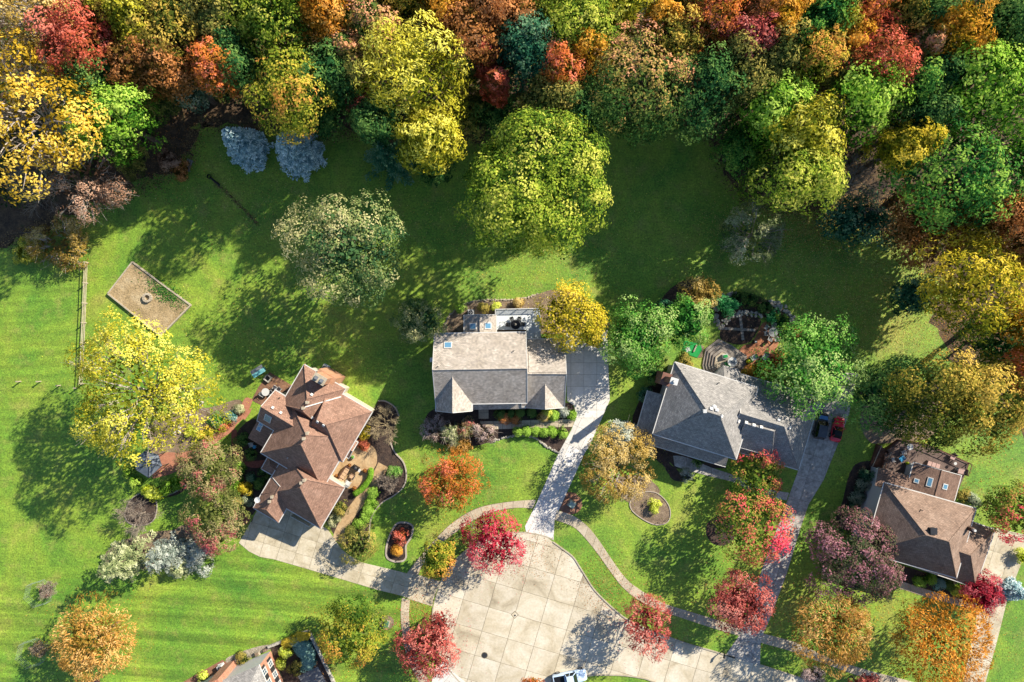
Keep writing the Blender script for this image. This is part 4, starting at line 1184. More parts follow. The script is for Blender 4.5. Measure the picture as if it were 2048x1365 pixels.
# -- wood, right part
t_('yellow-orange tree at the top edge right of the pink maples', 1555, 45, 45, 20, 'amber', **FINE)
t_('green tree at the top edge left of the scarlet crown', 1632, 40, 56, 20, 'green', k=1.1)
t_('yellow tree with salmon tips below the top-edge green tree', 1622, 108, 58, 17, 'yg_orange', **FINE)
t_('scarlet maple cut by the top edge', 1735, 8, 52, 21, 'redor', tgrad=.1, **FINE)
t_('crimson maple with a wide rusty crown in the right of the wood', 1755, 112, 80, 18, 'red', tgrad=.35, tdir=np.array([.6, .6, .2]), **FINE)
t_('narrow salmon tree right of the crimson maple', 1838, 85, 32, 17, 'salmon', tgrad=.5, **FINE)
t_('olive yellow tree at the top edge right of the scarlet maple', 1815, 25, 46, 19, 'oliveg', **FINE)
t_('golden orange tree with upright shoots near the top right corner', 1915, 62, 72, 20, 'amber', radial=.5, leaf=.42)
t_('dark green tree in the top right corner', 2015, 25, 55, 19, 'dgreen')
t_('tall fresh green tree filling the right edge of the wood', 1995, 175, 118, 22, 'lime', gap=.18, leaf=.44, tgrad=.35)
t_('lower fresh green tree below the tall one at the right edge', 1930, 345, 105, 18, 'green', gap=.15, leaf=.44, tgrad=.4, k=1.15)
t_('lime green tree directly below the crimson maple', 1738, 190, 72, 18, 'lime', leaf=.42)
t_('lime yellow tree, upper left of the yellow-green cluster by the leaf-strewn ground', 1555, 205, 62, 16, 'lime', leaf=.42)
t_('yellow tree in the middle of the yellow-green cluster', 1625, 255, 70, 17, 'yellow', radial=.4, leaf=.42)
t_('yellow-green tree leaning over the bare grey tree', 1610, 345, 80, 14, 'ygreen', radial=.3, leaf=.42, asp=(1.1, .8))
t_('feathery dark green tree at the lawn edge left of the yellow-green cluster', 1488, 290, 58, 11, 'green', leaf=.3, gap=.2, clump=.7)
t_('mustard yellow tree between the lime tree and the lower fresh green tree', 1812, 292, 46, 13, 'golden_green', **FINE)
tree('bare grey tree standing on leaf-strewn ground in the right of the wood', 1722, 372, 58, 11, 'tan', 'x', name='bare_tree', group=W, bark='twig')
tree('dark teal evergreen below the bare grey tree', 1722, 440, 62, 7, 'teal', 'b', name='holly_tree', group=W, leaf=.34, asp=(1.25, .75), base=.1)
t_('rust brown tree in shade beside the dark teal evergreen', 1858, 448, 72, 11, 'rust', k=.85, asp=(1.1, .9), **FINE)
t_('orange brown tree cut by the right edge below the fresh green trees', 2025, 420, 45, 12, 'rust', **FINE)
tree('pale grey-tan tree alone in the shaded lawn', 1508, 470, 66, 8, 'silver', name='ash_tree', leaf=.26, clump=.5, gap=.12, dens=1.1, twigs=60, inner=4, bark='twig', asp=(.85, 1.1), k=1.0)
t_('big golden yellow maple at the right edge with upright shoots', 1972, 575, 108, 15, 'golden_green', radial=.55, leaf=.44, tgrad=.5, tdir=np.array([.2, .9, .3]), upright=.3)
t_('teal green small tree at the left foot of the golden yellow maple', 1832, 590, 36, 6, 'teal', **FINE)
t_('dark green tree below the golden yellow maple at the right edge', 2005, 685, 62, 10, 'dgreen', leaf=.36)
t_('dark green tree overhanging the end of the old driveway', 1782, 795, 68, 11, 'dgreen', leaf=.36, k=1.1)
t_('olive gold maple with the widest crown right of the old driveway', 1885, 800, 100, 14, 'oliveg', leaf=.36, tgrad=.5, tdir=np.array([.5, .6, .3]))
t_('golden brown maple at the right edge above the tan house', 2000, 810, 95, 14, 'oliveg', t0=.55, leaf=.36, tgrad=.4)
t_('rust coloured tree cut by the right edge above the golden yellow maple', 2078, 475, 62, 14, 'rust')
t_('amber tree cut by the right edge beside the golden yellow maple', 2090, 650, 60, 15, 'amber')
t_('rusty red tree cut by the right edge above the golden brown maple', 2085, 745, 56, 14, 'redor')
t_('green tree cut by the right edge between the two fresh green trees', 2100, 300, 66, 17, 'green')
# -- trees that close the canopy along the top edge and inside the wood
for lab, x, y, r, h, pal in (
    ('honey coloured tree at the top edge between the thin oak and the coral red maple', 140, 5, 55, 17, 'tan'),
    ('olive orange tree at the top edge left of the yellow-green one', 205, 20, 50, 16, 'oliveg'),
    ('yellow-green tree cut by the top edge above the olive yellow tree', 310, -8, 60, 18, 'ygreen'),
    ('dark olive tree cut by the top edge left of the two-lobed green tree', 400, -5, 62, 18, 'olive'),
    ('yellow-green tree cut by the top edge over the dark olive tree', 480, 5, 55, 19, 'ygreen'),
    ('dark green tree in the gap left of the tall yellow-green tree', 478, 120, 45, 13, 'dgreen'),
    ('green tree cut by the top edge left of the bright orange maple', 590, -12, 52, 19, 'lime'),
    ('olive tree cut by the top edge right of the bright orange maple', 700, -5, 58, 18, 'olive'),
    ('green tree cut by the top edge above the salmon flecked olive tree', 800, -8, 62, 18, 'oliveg'),
    ('bright green small tree under the bright orange maple', 697, 48, 28, 13, 'lime'),
    ('golden brown tree cut by the top edge above the brown and gold tree', 885, 0, 58, 19, 'amber'),
    ('honey brown tree cut by the top edge left of the orange tree', 985, -5, 50, 19, 'amber'),
    ('olive green tree cut by the top edge right of the orange tree', 1095, -5, 55, 18, 'ygreen'),
    ('yellow-green tree cut by the top edge near the small amber tree', 1240, -8, 66, 19, 'yellow'),
    ('olive gold tree behind the small amber tree', 1345, 75, 48, 15, 'oliveg'),
    ('olive tree cut by the top edge left of the orange-pink maple', 1370, -5, 50, 18, 'oliveg'),
    ('peach coloured tree cut by the top edge above the rosy pink maple', 1500, 5, 52, 19, 'rust'),
    ('gold tree cut by the top edge between the pink maples and the green tree', 1590, -8, 50, 19, 'amber'),
    ('olive tree between the rosy pink maple and the yellow tree with salmon tips', 1555, 118, 48, 15, 'olive'),
    ('yellow tree cut by the top edge left of the scarlet maple', 1680, 20, 42, 18, 'yellow'),
    ('orange tree between the scarlet maple and the yellow tree with salmon tips', 1688, 78, 38, 16, 'amber'),
    ('dark green tree behind the golden orange tree, at the top edge', 1865, 5, 52, 18, 'dgreen'),
    ('dark green tree below the golden orange tree', 1880, 150, 62, 15, 'dgreen'),
    ('green tree behind the narrow salmon tree', 1835, 160, 50, 14, 'green'),
    ('dark green tree cut by the right edge above the tall fresh green tree', 2045, 80, 60, 18, 'dgreen'),
    ('dark olive tree between the lime green tree and the yellow cluster', 1680, 130, 45, 14, 'olive'),
    ('dark green tree filling the gap left of the lower fresh green tree', 1850, 235, 55, 14, 'dgreen'),
    ('olive brown tree below the lower fresh green tree', 1960, 440, 60, 11, 'olive'),
    ('dark green tree behind the tall golden oak', 190, 150, 45, 12, 'dgreen'),
    ('olive tree between the rust trees and the grey-green small tree', 300, 190, 40, 10, 'olive'),
    ('dark green tree under the tall yellow-green tree, right side', 640, 225, 45, 11, 'dgreen'),
    ('olive brown tree between the small maroon tree and the salmon flecked tree', 700, 140, 40, 12, 'olive'),
    ('dark green tree left of the big yellow tree at its foot', 752, 235, 45, 12, 'dgreen'),
    ('dark green tree between the vivid maple and the salmon-flecked maple', 1180, 215, 50, 12, 'dgreen'),
    ('dark green tree between the small red trees and the largest lawn tree', 985, 220, 50, 11, 'dgreen'),
):
    t_(lab, x, y, r, h, pal, leaf=.36, clump=.85)
# -- trees on the lawns
def l_(label, px, py, r, h, pal, name='maple_tree', group='trees on the lawns', **k): return tree(label, px, py, r, h, pal, name=name, group=group, **k)
l_('largest yellow-green tree, standing alone behind the grey house', 1072, 362, 166, 26, 'ygreen', leaf=.44, clump=1.15, tgrad=.28, tdir=np.array([.4, -.2, .6]), lob=.2, k=1.12, asp=(.98, .95))
l_('pale yellow-green tree with dark green right side, left of the largest tree', 690, 495, 96, 18, 'pale', leaf=.38, tgrad=.5, tdir=np.array([-.5, .1, .6]), lob=.22, sub=9, star=.7)
l_('round golden tree at the corner of the grey house deck', 1143, 628, 70, 9, 'golden_green', leaf=.36, k=1.15, base=.2, lob=.07, tgrad=.15, asp=(1, .93))
l_('golden low bough tree overhanging the top of the pale driveway', 1185, 672, 26, 6, 'golden_green', leaf=.32, clump=.6, k=1.1)
l_('small grey-green tree with pale top at the left end of the grey house', 838, 645, 46, 7, 'pale', leaf=.26, clump=.6, tgrad=.45, tdir=np.array([.3, -.4, .6]))
l_('bright green tree right of the pale driveway', 1275, 672, 68, 9, 'palegreen', leaf=.36, lob=.25, tgrad=.4, sub=9, star=1.0)
l_('blue-green tree with pale top between the driveway tree and the putting mat', 1378, 640, 46, 8, 'palegreen', leaf=.34, tgrad=.6, tdir=np.array([.5, -.2, .6]), lob=.25, sub=7, star=1.0)
l_('dark green low tree left of the pale-topped tree', 1338, 625, 28, 5, 'teal', leaf=.3, clump=.6)
l_('small tan and orange tree above the rock garden', 1402, 588, 36, 5, 'tan', leaf=.24, clump=.55, gap=.25)
l_('light green tree shading the slate house garage and old driveway', 1640, 725, 86, 11, 'palegreen', leaf=.38, lob=.32, tgrad=.4, gap=.1, k=1.12, sub=9, star=1.0)
l_('large yellow tree with dead white boughs over the brick path', 274, 788, 165, 18, 'yellow', 'locust_tree', leaf=.36, clump=.8, gap=.42, twigs=80, inner=5, bark='bark_pale', nlimb=16, tgrad=.2, lob=.14, asp=(1, .85), k=1.08)
l_('rosy flecked crabapple above the lower one, beside the brick path', 412, 940, 58, 6, 'crab', 'crabapple_tree', leaf=.26, clump=.6, tdir=np.array([-.6, -.5, .2]), tgrad=.3)
l_('rosy flecked crabapple beside the brown house garage, lower of two', 428, 1040, 60, 6, 'crab', 'crabapple_tree', leaf=.26, clump=.6, tdir=np.array([-.1, -.8, .2]), tgrad=.35)
tree('bare grey tree in the round edged bed on the left lawn', 266, 1036, 42, 5, 'tan', 'x', name='bare_tree', group='trees on the lawns', bark='twig')
tree('pale green white-pine, left of the pair on the left lawn', 216, 1140, 60, 10, 'silver', 's', name='pine_tree', k=.95, group='pale pines', leaf=.36, dens=1.1)
tree('silver-tipped pine, right of the pair on the left lawn', 308, 1126, 46, 9, 'frost', 's', name='pine_tree', k=.85, group='pale pines', leaf=.34, dens=1.1)
tree('low yellow-green juniper joining the two pale pines', 348, 1140, 30, 3, 'silver', 's', name='juniper', group='pale pines', leaf=.3)
l_('orange spiky-crowned tree in the bottom left corner', 182, 1283, 80, 10, 'tan_orange', 'pear_tree', radial=.8, leaf=.36, clump=.75, tgrad=.2, lob=.1, k=1.12)
l_('yellow tree reddening below, by the green utility box', 702, 1272, 70, 9, 'yg_orange', leaf=.34, clump=.75, tgrad=.55, tdir=np.array([-.1, -.9, -.1]), radial=.3, lob=.12)
tree('tan bare weeping cherry at the right end of the brown house', 768, 852, 42, 4, 'tan', 'x', name='cherry_tree', group='trees on the lawns', bark='twig_tan')
l_('olive yellow shrubby tree overhanging the brown house drive', 716, 1088, 36, 4, 'olive', leaf=.22, clump=.5, gap=.3, k=1.1)
l_('round orange tree on the front lawn of the grey house', 905, 962, 63, 8, 'redor', 'pear_tree', radial=.8, leaf=.34, clump=.6, lob=.06, tgrad=.1, k=1.0)
l_('crimson maple at the mouth of the pale driveway', 990, 1082, 60, 8, 'pinkred', leaf=.32, clump=.6, gap=.25, twigs=30, radial=.4, lob=.22, tgrad=.2)
l_('narrow yellow-orange tree by the mouth of the brown house drive', 876, 1122, 36, 8, 'yg_orange', leaf=.32, clump=.6, tgrad=.5, tdir=np.array([.4, -.8, 0]), asp=(.85, 1.3))
l_('coral red maple beside the lamp post at the turning circle', 852, 1308, 60, 8, 'brickred', radial=.6, leaf=.32, clump=.6, lob=.25, gap=.15, k=1.08)
l_('dull rose small tree between the lamp post and the turning circle', 878, 1262, 34, 6, 'brickred', leaf=.26, clump=.5, gap=.3, k=.9, asp=(.7, 1.3))
l_('tan and gold tree in the bed between the two centre driveways', 1243, 930, 76, 7, 'tan', leaf=.24, clump=.6, gap=.2, lob=.25, twigs=40, asp=(1, .9), bark='twig')
tree('silver blue spruce behind the tan and gold tree', 1252, 876, 36, 7, 'frost', 's', name='blue_spruce', group='blue spruces', leaf=.26)
l_('dark green tree with coral top at the slate house front', 1520, 948, 56, 6, 'redgreen', t0=.22, leaf=.3, clump=.65, tgrad=.65, tdir=np.array([.6, .6, .2]), lob=.08)
l_('yellow-green and crimson maple left of the old driveway', 1508, 1055, 74, 10, 'redgreen', t0=.4, leaf=.36, tgrad=.5, tdir=np.array([.8, -.3, .1]), lob=.15, k=1.1)
l_('crimson maple with an open middle at the mouth of the old driveway', 1487, 1212, 57, 8, 'brickred', leaf=.3, clump=.6, gap=.3, twigs=30, tgrad=.2, k=.95)
l_('salmon red spiky tree on the kerb of the turning circle', 1294, 1252, 54, 8, 'brickred', 'pear_tree', radial=.85, leaf=.34, clump=.55, gap=.25, asp=(.9, 1.15), k=1.1)
l_('purple and green maple left of the tan house', 1715, 1122, 96, 10, 'purple', leaf=.34, clump=.8, tgrad=.15, lob=.12, k=1.1)
l_('tan orange spiky-crowned tree, left of the pair before the tan house', 1668, 1266, 84, 9, 'tan_orange', 'pear_tree', radial=.85, leaf=.38, clump=.7, lob=.08, tgrad=.2)
l_('large orange spiky-crowned tree, right of the pair before the tan house', 1893, 1290, 98, 11, 'orange', 'pear_tree', radial=.85, leaf=.38, clump=.75, lob=.08, tgrad=.15)
l_('plum red small tree at the corner of the tan house drive', 1966, 1190, 40, 5, 'pinkred', leaf=.26, clump=.5, k=.75, lob=.15)
l_('scarlet and green maple cut by the right edge beside the tan house', 2030, 1025, 58, 9, 'redgreen', leaf=.34, tgrad=.5, tdir=np.array([.4, -.6, .3]), k=1.05)
tree('small blue spruce cut by the right edge near the tan house drive', 2044, 1190, 24, 4, 'blue', 's', name='blue_spruce', group='blue spruces')
l_('orange tree crown rising into the bottom edge left of the pickup', 1068, 1385, 30, 6, 'redor', radial=.5, leaf=.3, clump=.5)
l_('red tree crown rising into the bottom edge at the right', 1735, 1385, 34, 7, 'brickred', radial=.5, leaf=.3, clump=.5)
# ------------------------------------------------------------------ shrubs and small plants
def bush(label, px, py, rpx, h, pal, group=None, name='shrub', leaf=.14, clump=.3, dens=1.1, kind='b', cat='shrub', **k):
    return tree(label, px, py, rpx, h, pal, kind=kind, name=name, cat=cat, group=group, leaf=leaf, clump=clump, dens=dens, base=k.pop('base', .02), inner=k.pop('inner', 3), lob=k.pop('lob', .08), nlimb=3, **k)
BOX = 'clipped balls along the grey house walk'
for i, (x, y, r) in enumerate(((1037, 864, 5), (1052, 863, 5.4), (1071, 864, 5.6), (1086, 864, 5.8), (1103, 864, 6), (1123, 866, 7.2))):
    bush(['clipped green ball at the left end of the row below the grey house walk', 'second clipped ball from the left below the grey house walk', 'third clipped ball from the left below the grey house walk',
          'fourth clipped ball from the left below the grey house walk', 'fifth clipped ball, next to the last below the grey house walk', 'largest clipped ball at the driveway end of the row'][i], x, y, r, .9, 'boxwood', BOX)
bush('small green ball bush in the bed corner beside the pale driveway', 1143, 831, 5, .8, 'boxwood', BOX)
bush('pale sage bush near the bed corner beside the pale driveway', 1127, 824, 5, .8, 'frost')
for i, (x, y, r, p, t) in enumerate(((1107, 831, 4.5, 'boxwood', 'small green bush left of the sage bush'), (1096, 828, 3.6, 'limebush', 'tiny lime bush above the grey house walk'), (1086, 833, 6, 'tan', 'tan ornamental grass above the grey house walk'),
        (1000, 829, 5, 'dgreen', 'dark green bush by the grey house porch, left end'), (1021, 828, 5, 'dgreen', 'dark green bush by the grey house porch, second from left'), (1041, 827, 5, 'dgreen', 'dark green bush by the grey house porch, third from left'), (1062, 826, 5, 'dgreen', 'dark green bush by the grey house porch, right end'),
        (1010, 838, 6, 'rust', 'rusty low plant in the shaded bed, left end'), (1032, 838, 6, 'rust', 'rusty low plant in the shaded bed, right end'))):
    bush(t, x, y, r, .7, p, 'small plants before the grey house')
FL = 'pink flowering shrubs before the grey house'
bush('silver and pink airy shrub at the left end before the grey house', 868, 858, 27, 2.4, 'maroonbush', FL, leaf=.16, clump=.4, gap=.35, twigs=40)
bush('pale green and white airy shrub, second from left before the grey house', 900, 868, 26, 2.2, 'silver', FL, leaf=.16, clump=.4, gap=.3, twigs=30)
bush('rose tinted airy shrub, third from left before the grey house', 935, 858, 24, 2.2, 'crab', FL, leaf=.16, clump=.4, gap=.3, twigs=20)
bush('dusky pink airy shrub at the walk end before the grey house', 968, 868, 26, 2.2, 'maroonbush', FL, leaf=.16, clump=.4, gap=.3, twigs=30)
bush('orange low shrub under the pink flowering shrubs', 920, 888, 24, 1.0, 'tan_orange', FL, leaf=.16, clump=.4)
for i, (x, y, r, p, t) in enumerate(((922, 618, 5, 'boxwood', 'small green plant behind the air conditioner of the grey house'), (968, 616, 6, 'olive', 'olive plant in the rear bed of the grey house'), (990, 612, 5, 'limebush', 'lime plant in the rear bed beside the deck'), (1035, 606, 6, 'tan', 'tan dry plant in the rear bed behind the deck'))):
    bush(t, x, y, r, .8, p, 'plants in the rear bed of the grey house')
# around the brown house
bush('round blue-green shrub beside the brick steps', 464.5, 834, 10, 1.4, 'bluebush', leaf=.16)
bush('spiky green yucca-like plant left of the blue-green shrub', 434, 840, 15, 1.2, 'palegreen', leaf=.24, radial=.7)
bush('cream boulder-like pale shrub near the brick steps', 479, 817, 6, .8, 'silver', leaf=.12)
bush('bright yellow globe shrub under the large yellow tree', 382, 862, 10, 1.3, 'limebush', leaf=.16)
bush('yellow spreading shrub on the edge of the brick path', 412, 872, 17, 1.5, 'golden_green', leaf=.2)
bush('orange groundcover plant by the brick path', 445, 853, 6, .5, 'redor', leaf=.12)
HD = 'hedge balls left of the brown house'
bush('light green round hedge end beside the curved brick path', 481, 939, 10, 1.2, 'boxwood', HD, leaf=.16)
bush('light green middle of the curved hedge left of the brown house', 472, 957, 9, 1.1, 'boxwood', HD, leaf=.16, asp=(.8, 1.3))
bush('light green lower end of the curved hedge left of the brown house', 474, 977, 10, 1.1, 'boxwood', HD, leaf=.16, asp=(1, 1.2))
bush('yellow shrub at the foot of the curved hedge', 493, 977, 13, 1.4, 'golden_green', leaf=.2, radial=.5)
for i, (x, y, r, p, t) in enumerate(((520, 968, 9, 'dgreen', 'dark green shrub in the shade of the brown house'), (505, 955, 8, 'teal', 'teal shrub in the shaded bed of the brown house'), (530, 945, 8, 'dgreen', 'dark shrub by the brown house porch'), (495, 1000, 9, 'greygreen', 'grey-green shrub beside the bay of the brown house garage'), (471, 1008, 8, 'tan', 'tan grass clump by the lower brick path'),
        (482, 880, 10, 'dgreen', 'dark green groundcover inside the curved brick path'), (500, 910, 10, 'dgreen', 'dark green groundcover at the lower curve of the brick path'))):
    bush(t, x, y, r, 1.0, p, 'shaded shrubs of the brown house', leaf=.16)
for i, (x, y, r, p, t) in enumerate(((295, 985, 10, 'limebush', 'lime shrub below the grey canopy, left end'), (310, 990, 12, 'limebush', 'lime yellow shrub below the grey canopy, second from left'), (332, 980, 12, 'boxwood', 'green shrub below the grey canopy, third from left'), (352, 968, 12, 'boxwood', 'green shrub below the grey canopy at the crabapple end'),
        (268, 965, 12, 'lime', 'bright green shrub at the left corner of the grey canopy'), (254, 945, 12, 'lime', 'bright green shrub on the lawn side of the grey canopy'))):
    bush(t, x, y, r, 1.2, p, 'lime shrubs round the grey canopy', leaf=.2)
bush('silvery lavender mound spreading right of the pale pines', 375, 1112, 40, .8, 'frost', leaf=.2, clump=.4, asp=(1.2, .7), radial=.5)
bush('dry grey mound by the brown house drive corner', 410, 1100, 20, .7, 'silver', leaf=.18, clump=.4)
bush('red dwarf maple in the kidney-shaped bed', 801, 1073, 17, 1.4, 'red', leaf=.2, clump=.35, name='dwarf_maple', gap=.2, asp=(.85, 1.1))
bush('small orange flower clump in the kidney-shaped bed', 794, 1102, 5, .5, 'amber', leaf=.12)
bush('olive shrub at the right side of the brown house garage', 682, 1017, 17, 1.6, 'olive', leaf=.18, clump=.4)
bush('low pale shrub below the olive shrub by the garage', 668, 1040, 12, .8, 'silver', leaf=.16, gap=.3)
bush('bright yellow shrub between the house and the weeping cherry', 728, 868, 14, 1.3, 'golden_green', leaf=.18)
bush('orange small shrub at the corner of the flagstone patio', 727, 890, 9, .7, 'redor', leaf=.14)
for i, (x, y) in enumerate(((747, 985), (742, 1008), (736, 1022), (730, 1034), (720, 1047))):
    bush(['green ball shrub nearest the dry shrubs in the edged bed', 'second green ball down the edged bed', 'third green ball down the edged bed', 'fourth green ball down the edged bed', 'lowest green ball in the edged bed'][i], x, y, 7.5, .9, 'boxwood', 'green balls in the edged bed', leaf=.15)
bush('light green shrub in the curve of the edged bed', 789, 945, 11, 1.2, 'palegreen', leaf=.16)
tree('bare grey shrub in the curve of the edged bed', 780, 966, 24, 2, 'tan', 'x', name='bare_shrub', cat='shrub', bark='twig')
tree('small bare shrub left of the light green shrub in the edged bed', 762, 960, 15, 1.6, 'tan', 'x', name='bare_shrub', cat='shrub', bark='twig')
bush('olive spruce-like shrub at the brown house apron edge', 700, 1062, 12, 1.2, 'olive', leaf=.18)
# hedge beside the flagstone patio
r_ = np.random.default_rng(5)
hp = [G(*p) for p in catmull([(743, 940), (742, 952), (735, 965), (724, 978), (713, 986)], 8)]
n = 5200
ii = r_.integers(0, len(hp), n); C = np.array([[hp[i].x, hp[i].y, .45] for i in ii]); d = rdir(r_, n); d[:, 2] = np.abs(d[:, 2])
root = empty('hedge', (hp[10].x, hp[10].y, 0), 'curved clipped hedge beside the flagstone patio', 'hedge')
P = C + d * np.array([.5, .5, .55]) * r_.uniform(.85, 1.05, (n, 1)) - np.array([hp[10].x, hp[10].y, 0])
link('foliage', leaf_mesh('foliage', P, unit(d + rdir(r_, n) * .4), rdir(r_, n), np.full(n, .16), np.full(n, .1), .55 + r_.normal(size=n) * .2, leaf_mat(PAL['boxwood'], 1.0, .2)), root)
mb = MB(); mb.tube((0, 0, 0), (0, 0, .5), .05, n=6); mb.build('trunk', MAT['bark'], root)
# rock garden behind the slate house
bush('bright emerald shrub in the rock garden', 1456, 610, 25, 1.8, 'brightgreen', leaf=.2, clump=.4, k=1.1)
bush('emerald groundcover behind the patio chairs, left', 1545, 634, 15, .8, 'brightgreen', leaf=.18)
bush('emerald groundcover behind the patio chairs, middle', 1562, 645, 16, .9, 'green', leaf=.18)
bush('emerald groundcover behind the patio chairs, right', 1574, 662, 15, .9, 'green', leaf=.18)
bush('orange ornamental grass at the end of the rock wall', 1594, 660, 9, .9, 'redor', leaf=.22, radial=.7)
bush('amber shrub at the wall of the slate house, left of two', 1512, 745, 24, 2.2, 'amber', leaf=.2, clump=.4, k=.95)
bush('amber brown shrub at the wall of the slate house, right of two', 1550, 748, 26, 2.2, 'oliveg', leaf=.2, clump=.4)
bush('orange shrub edge beside the clay patio', 1552, 722, 16, 1.5, 'redor', leaf=.18, clump=.35)
for i, (x, y, r, t) in enumerate(((1500, 600, 16, 'dark shrub on the upper rim of the rock garden'), (1530, 612, 14, 'dark shrub at the upper right rim of the rock garden'), (1480, 592, 10, 'dark small shrub left on the rim of the rock garden'))):
    bush(t, x, y, r, .9, 'dgreen', 'dark shrubs of the rock garden', leaf=.18, k=.8)
bush('dark green shrub in the shade left of the slate house', 1308, 752, 20, 2, 'dgreen', leaf=.22)
bush('dark spreading shrub by the slate house porch corner', 1292, 790, 16, 1.4, 'teal', leaf=.22)
bush('olive low plants between the mat and the slate house wall', 1372, 722, 16, .8, 'olive', leaf=.18)
bush('lime yellow clump in the mulch island', 1309, 1012, 10, .9, 'limebush', leaf=.2, radial=.5)
bush('silver-green low shrub beside the slate house walk', 1373, 952, 14, .8, 'frost', leaf=.16, k=.8)
bush('dark small shrub by the slate house porch', 1396, 925, 7, .8, 'dgreen', leaf=.14)
# before and beside the tan house
for i, (x, y, p, t) in enumerate(((1842, 1163, 'boxwood', 'green ball left of two beside the tan house walk'), (1861, 1158, 'boxwood', 'green ball right of two beside the tan house walk'), (1912, 1184, 'limebush', 'lime green ball at the tan house walk near the plum tree'), (1878, 1169, 'bluebush', 'blue-green low shrub between the balls of the tan house'), (1899, 1170, 'dgreen', 'dark small bush at the tan house wall'), (1927, 1172, 'palegreen', 'pale green bush at the garage corner of the tan house'))):
    bush(t, x, y, 9 if i < 2 else 7, .9, p, 'bushes before the tan house', leaf=.15)
bush('long dark hedge clump beside the white wall of the tan house, upper end', 1735, 950, 13, 1.4, 'teal', 'hedge beside the tan house', leaf=.18)
bush('dark hedge clump beside the white wall of the tan house, second', 1723, 972, 14, 1.4, 'greygreen', 'hedge beside the tan house', leaf=.18, k=.8)
bush('dark hedge clump beside the white wall of the tan house, third', 1714, 996, 14, 1.4, 'greygreen', 'hedge beside the tan house', leaf=.18, k=.8)
bush('dark hedge clump beside the white wall of the tan house, lower end', 1704, 1022, 12, 1.4, 'teal', 'hedge beside the tan house', leaf=.18)
bush('pale olive shrub at the rear wing of the tan house', 1925, 990, 14, 1.6, 'olive', leaf=.2)
bush('grey-green shrub between the rear wing and the scarlet maple', 1944, 1000, 14, 1.6, 'greygreen', leaf=.2)
bush('pink heather mound on the verge at the bottom edge', 1628, 1352, 20, .7, 'maroonbush', leaf=.14, clump=.3, asp=(1.3, .7))
bush('lime shrub at the right edge by the tan house drive', 2046, 1115, 14, 1.6, 'limebush', leaf=.2)
# wild brush at the left lawn edge
bush('tan dry brush pile at the end of the rail fence', 118, 488, 52, 3, 'tan', leaf=.2, clump=.45, gap=.3, twigs=60, name='brush', asp=(1.2, .9))
bush('yellow-green brush left of the dry brush', 50, 505, 30, 2, 'yellow', leaf=.22, clump=.45, name='brush', gap=.2)
bush('brown leafy shrub beside the old bench', 360, 340, 22, 1.6, 'rust', leaf=.2, clump=.4, name='brush', gap=.2)
bush('grey-brown shrub in shade left of the old bench', 335, 320, 26, 1.8, 'brownpink', leaf=.2, clump=.4, name='brush', gap=.3, k=.8)
bush('dark green seedling tree at the left wood edge', 262, 318, 34, 3, 'olive', leaf=.24, clump=.5, name='brush')

# ------------------------------------------------------------------ rail fence and lawn things on the left
f = empty('wooden_fence', G(172, 620), 'weathered split-rail fence on the left lawn', 'fence')
f.location = (0, 0, 0)
fp = [(177, 526), (175.5, 567), (174, 607), (172.3, 646), (170.5, 686), (168.5, 728), (167, 768)]
for i, p in enumerate(fp):
    q = G(*p); m = MB(); m.box((q.x, q.y, .6), (.16, .16, 1.3)); m.build('post', MAT['timber'], f)
    if i:
        a, b = G(*fp[i - 1]), q
        for z in (.35, .72, 1.08):
            m = MB(); m.tube((a.x, a.y, z + rng.uniform(-.03, .03)), (b.x, b.y, z + rng.uniform(-.03, .03)), .06, n=6); m.build('rail', MAT['timber'], f)
q = G(155, 527); m = MB(); m.box((q.x, q.y, .55), (.15, .15, 1.1)); m.build('post', MAT['timber'], f)
a = G(177, 526); m = MB(); m.tube((a.x, a.y, .9), (q.x, q.y, .8), .06, n=6); m.build('rail', MAT['timber'], f)
for i, (x, y) in enumerate(((42, 763), (82, 763), (121, 771), (156, 776))):
    q = G(x, y); m = MB(); m.box((0, 0, .48), (.14, .14, .96)); m.box((0, 0, .98), (.34, .2, .06))
    o = m.build('stake', MAT['timber'], None, q)
    tag(o, ['short pale stake on the left lawn, leftmost of four', 'short pale stake on the left lawn, second from left', 'short pale stake on the left lawn, third from left', 'short pale stake half under the large yellow tree'][i], 'stake', 'stakes on the left lawn')
# raised gravel bed with fire ring
gb = empty('gravel_bed', G(296, 596), 'raised tan gravel bed framed with timbers on the left lawn', 'gravel bed'); gb.location = (0, 0, 0)
cr_ = [G(267, 525), G(383, 611), G(323, 672), G(218, 588)]
m = MB(); m.prism([c.xy for c in cr_], 0, .3); m.build('gravel', MAT['gravel_tan'], gb)
for a, b in zip(cr_, cr_[1:] + cr_[:1]):
    m = MB(); strip(m, [a.xy, b.xy], .22, 0, .42 if a is not cr_[0] else .43); m.build('timber', MAT['timber'], gb)
wr = np.random.default_rng(8); ctr = np.array(G(335, 585)); n = 1500
P = np.array([ctr[0], ctr[1], .32]) + np.stack([wr.normal(size=n) * 1.9, wr.normal(size=n) * .8, wr.uniform(0, .1, n)], 1)
ca = math.radians(-33); x = P[:, 0] - ctr[0]; y = P[:, 1] - ctr[1]; P[:, 0] = ctr[0] + x * math.cos(ca) - y * math.sin(ca); P[:, 1] = ctr[1] + x * math.sin(ca) + y * math.cos(ca)
o = link('weeds', leaf_mesh('weeds', P, unit(rdir(wr, n) + np.array([0, 0, 1])), rdir(wr, n), wr.uniform(.1, .28, n), wr.uniform(.08, .2, n), wr.uniform(.2, .8, n), leaf_mat(PAL['green'], 1.0, .3)), gb); o['kind'] = 'stuff'
fr = empty('fire_ring', G(296, 596, .3), 'round pale stone fire ring on the gravel bed', 'fire ring')
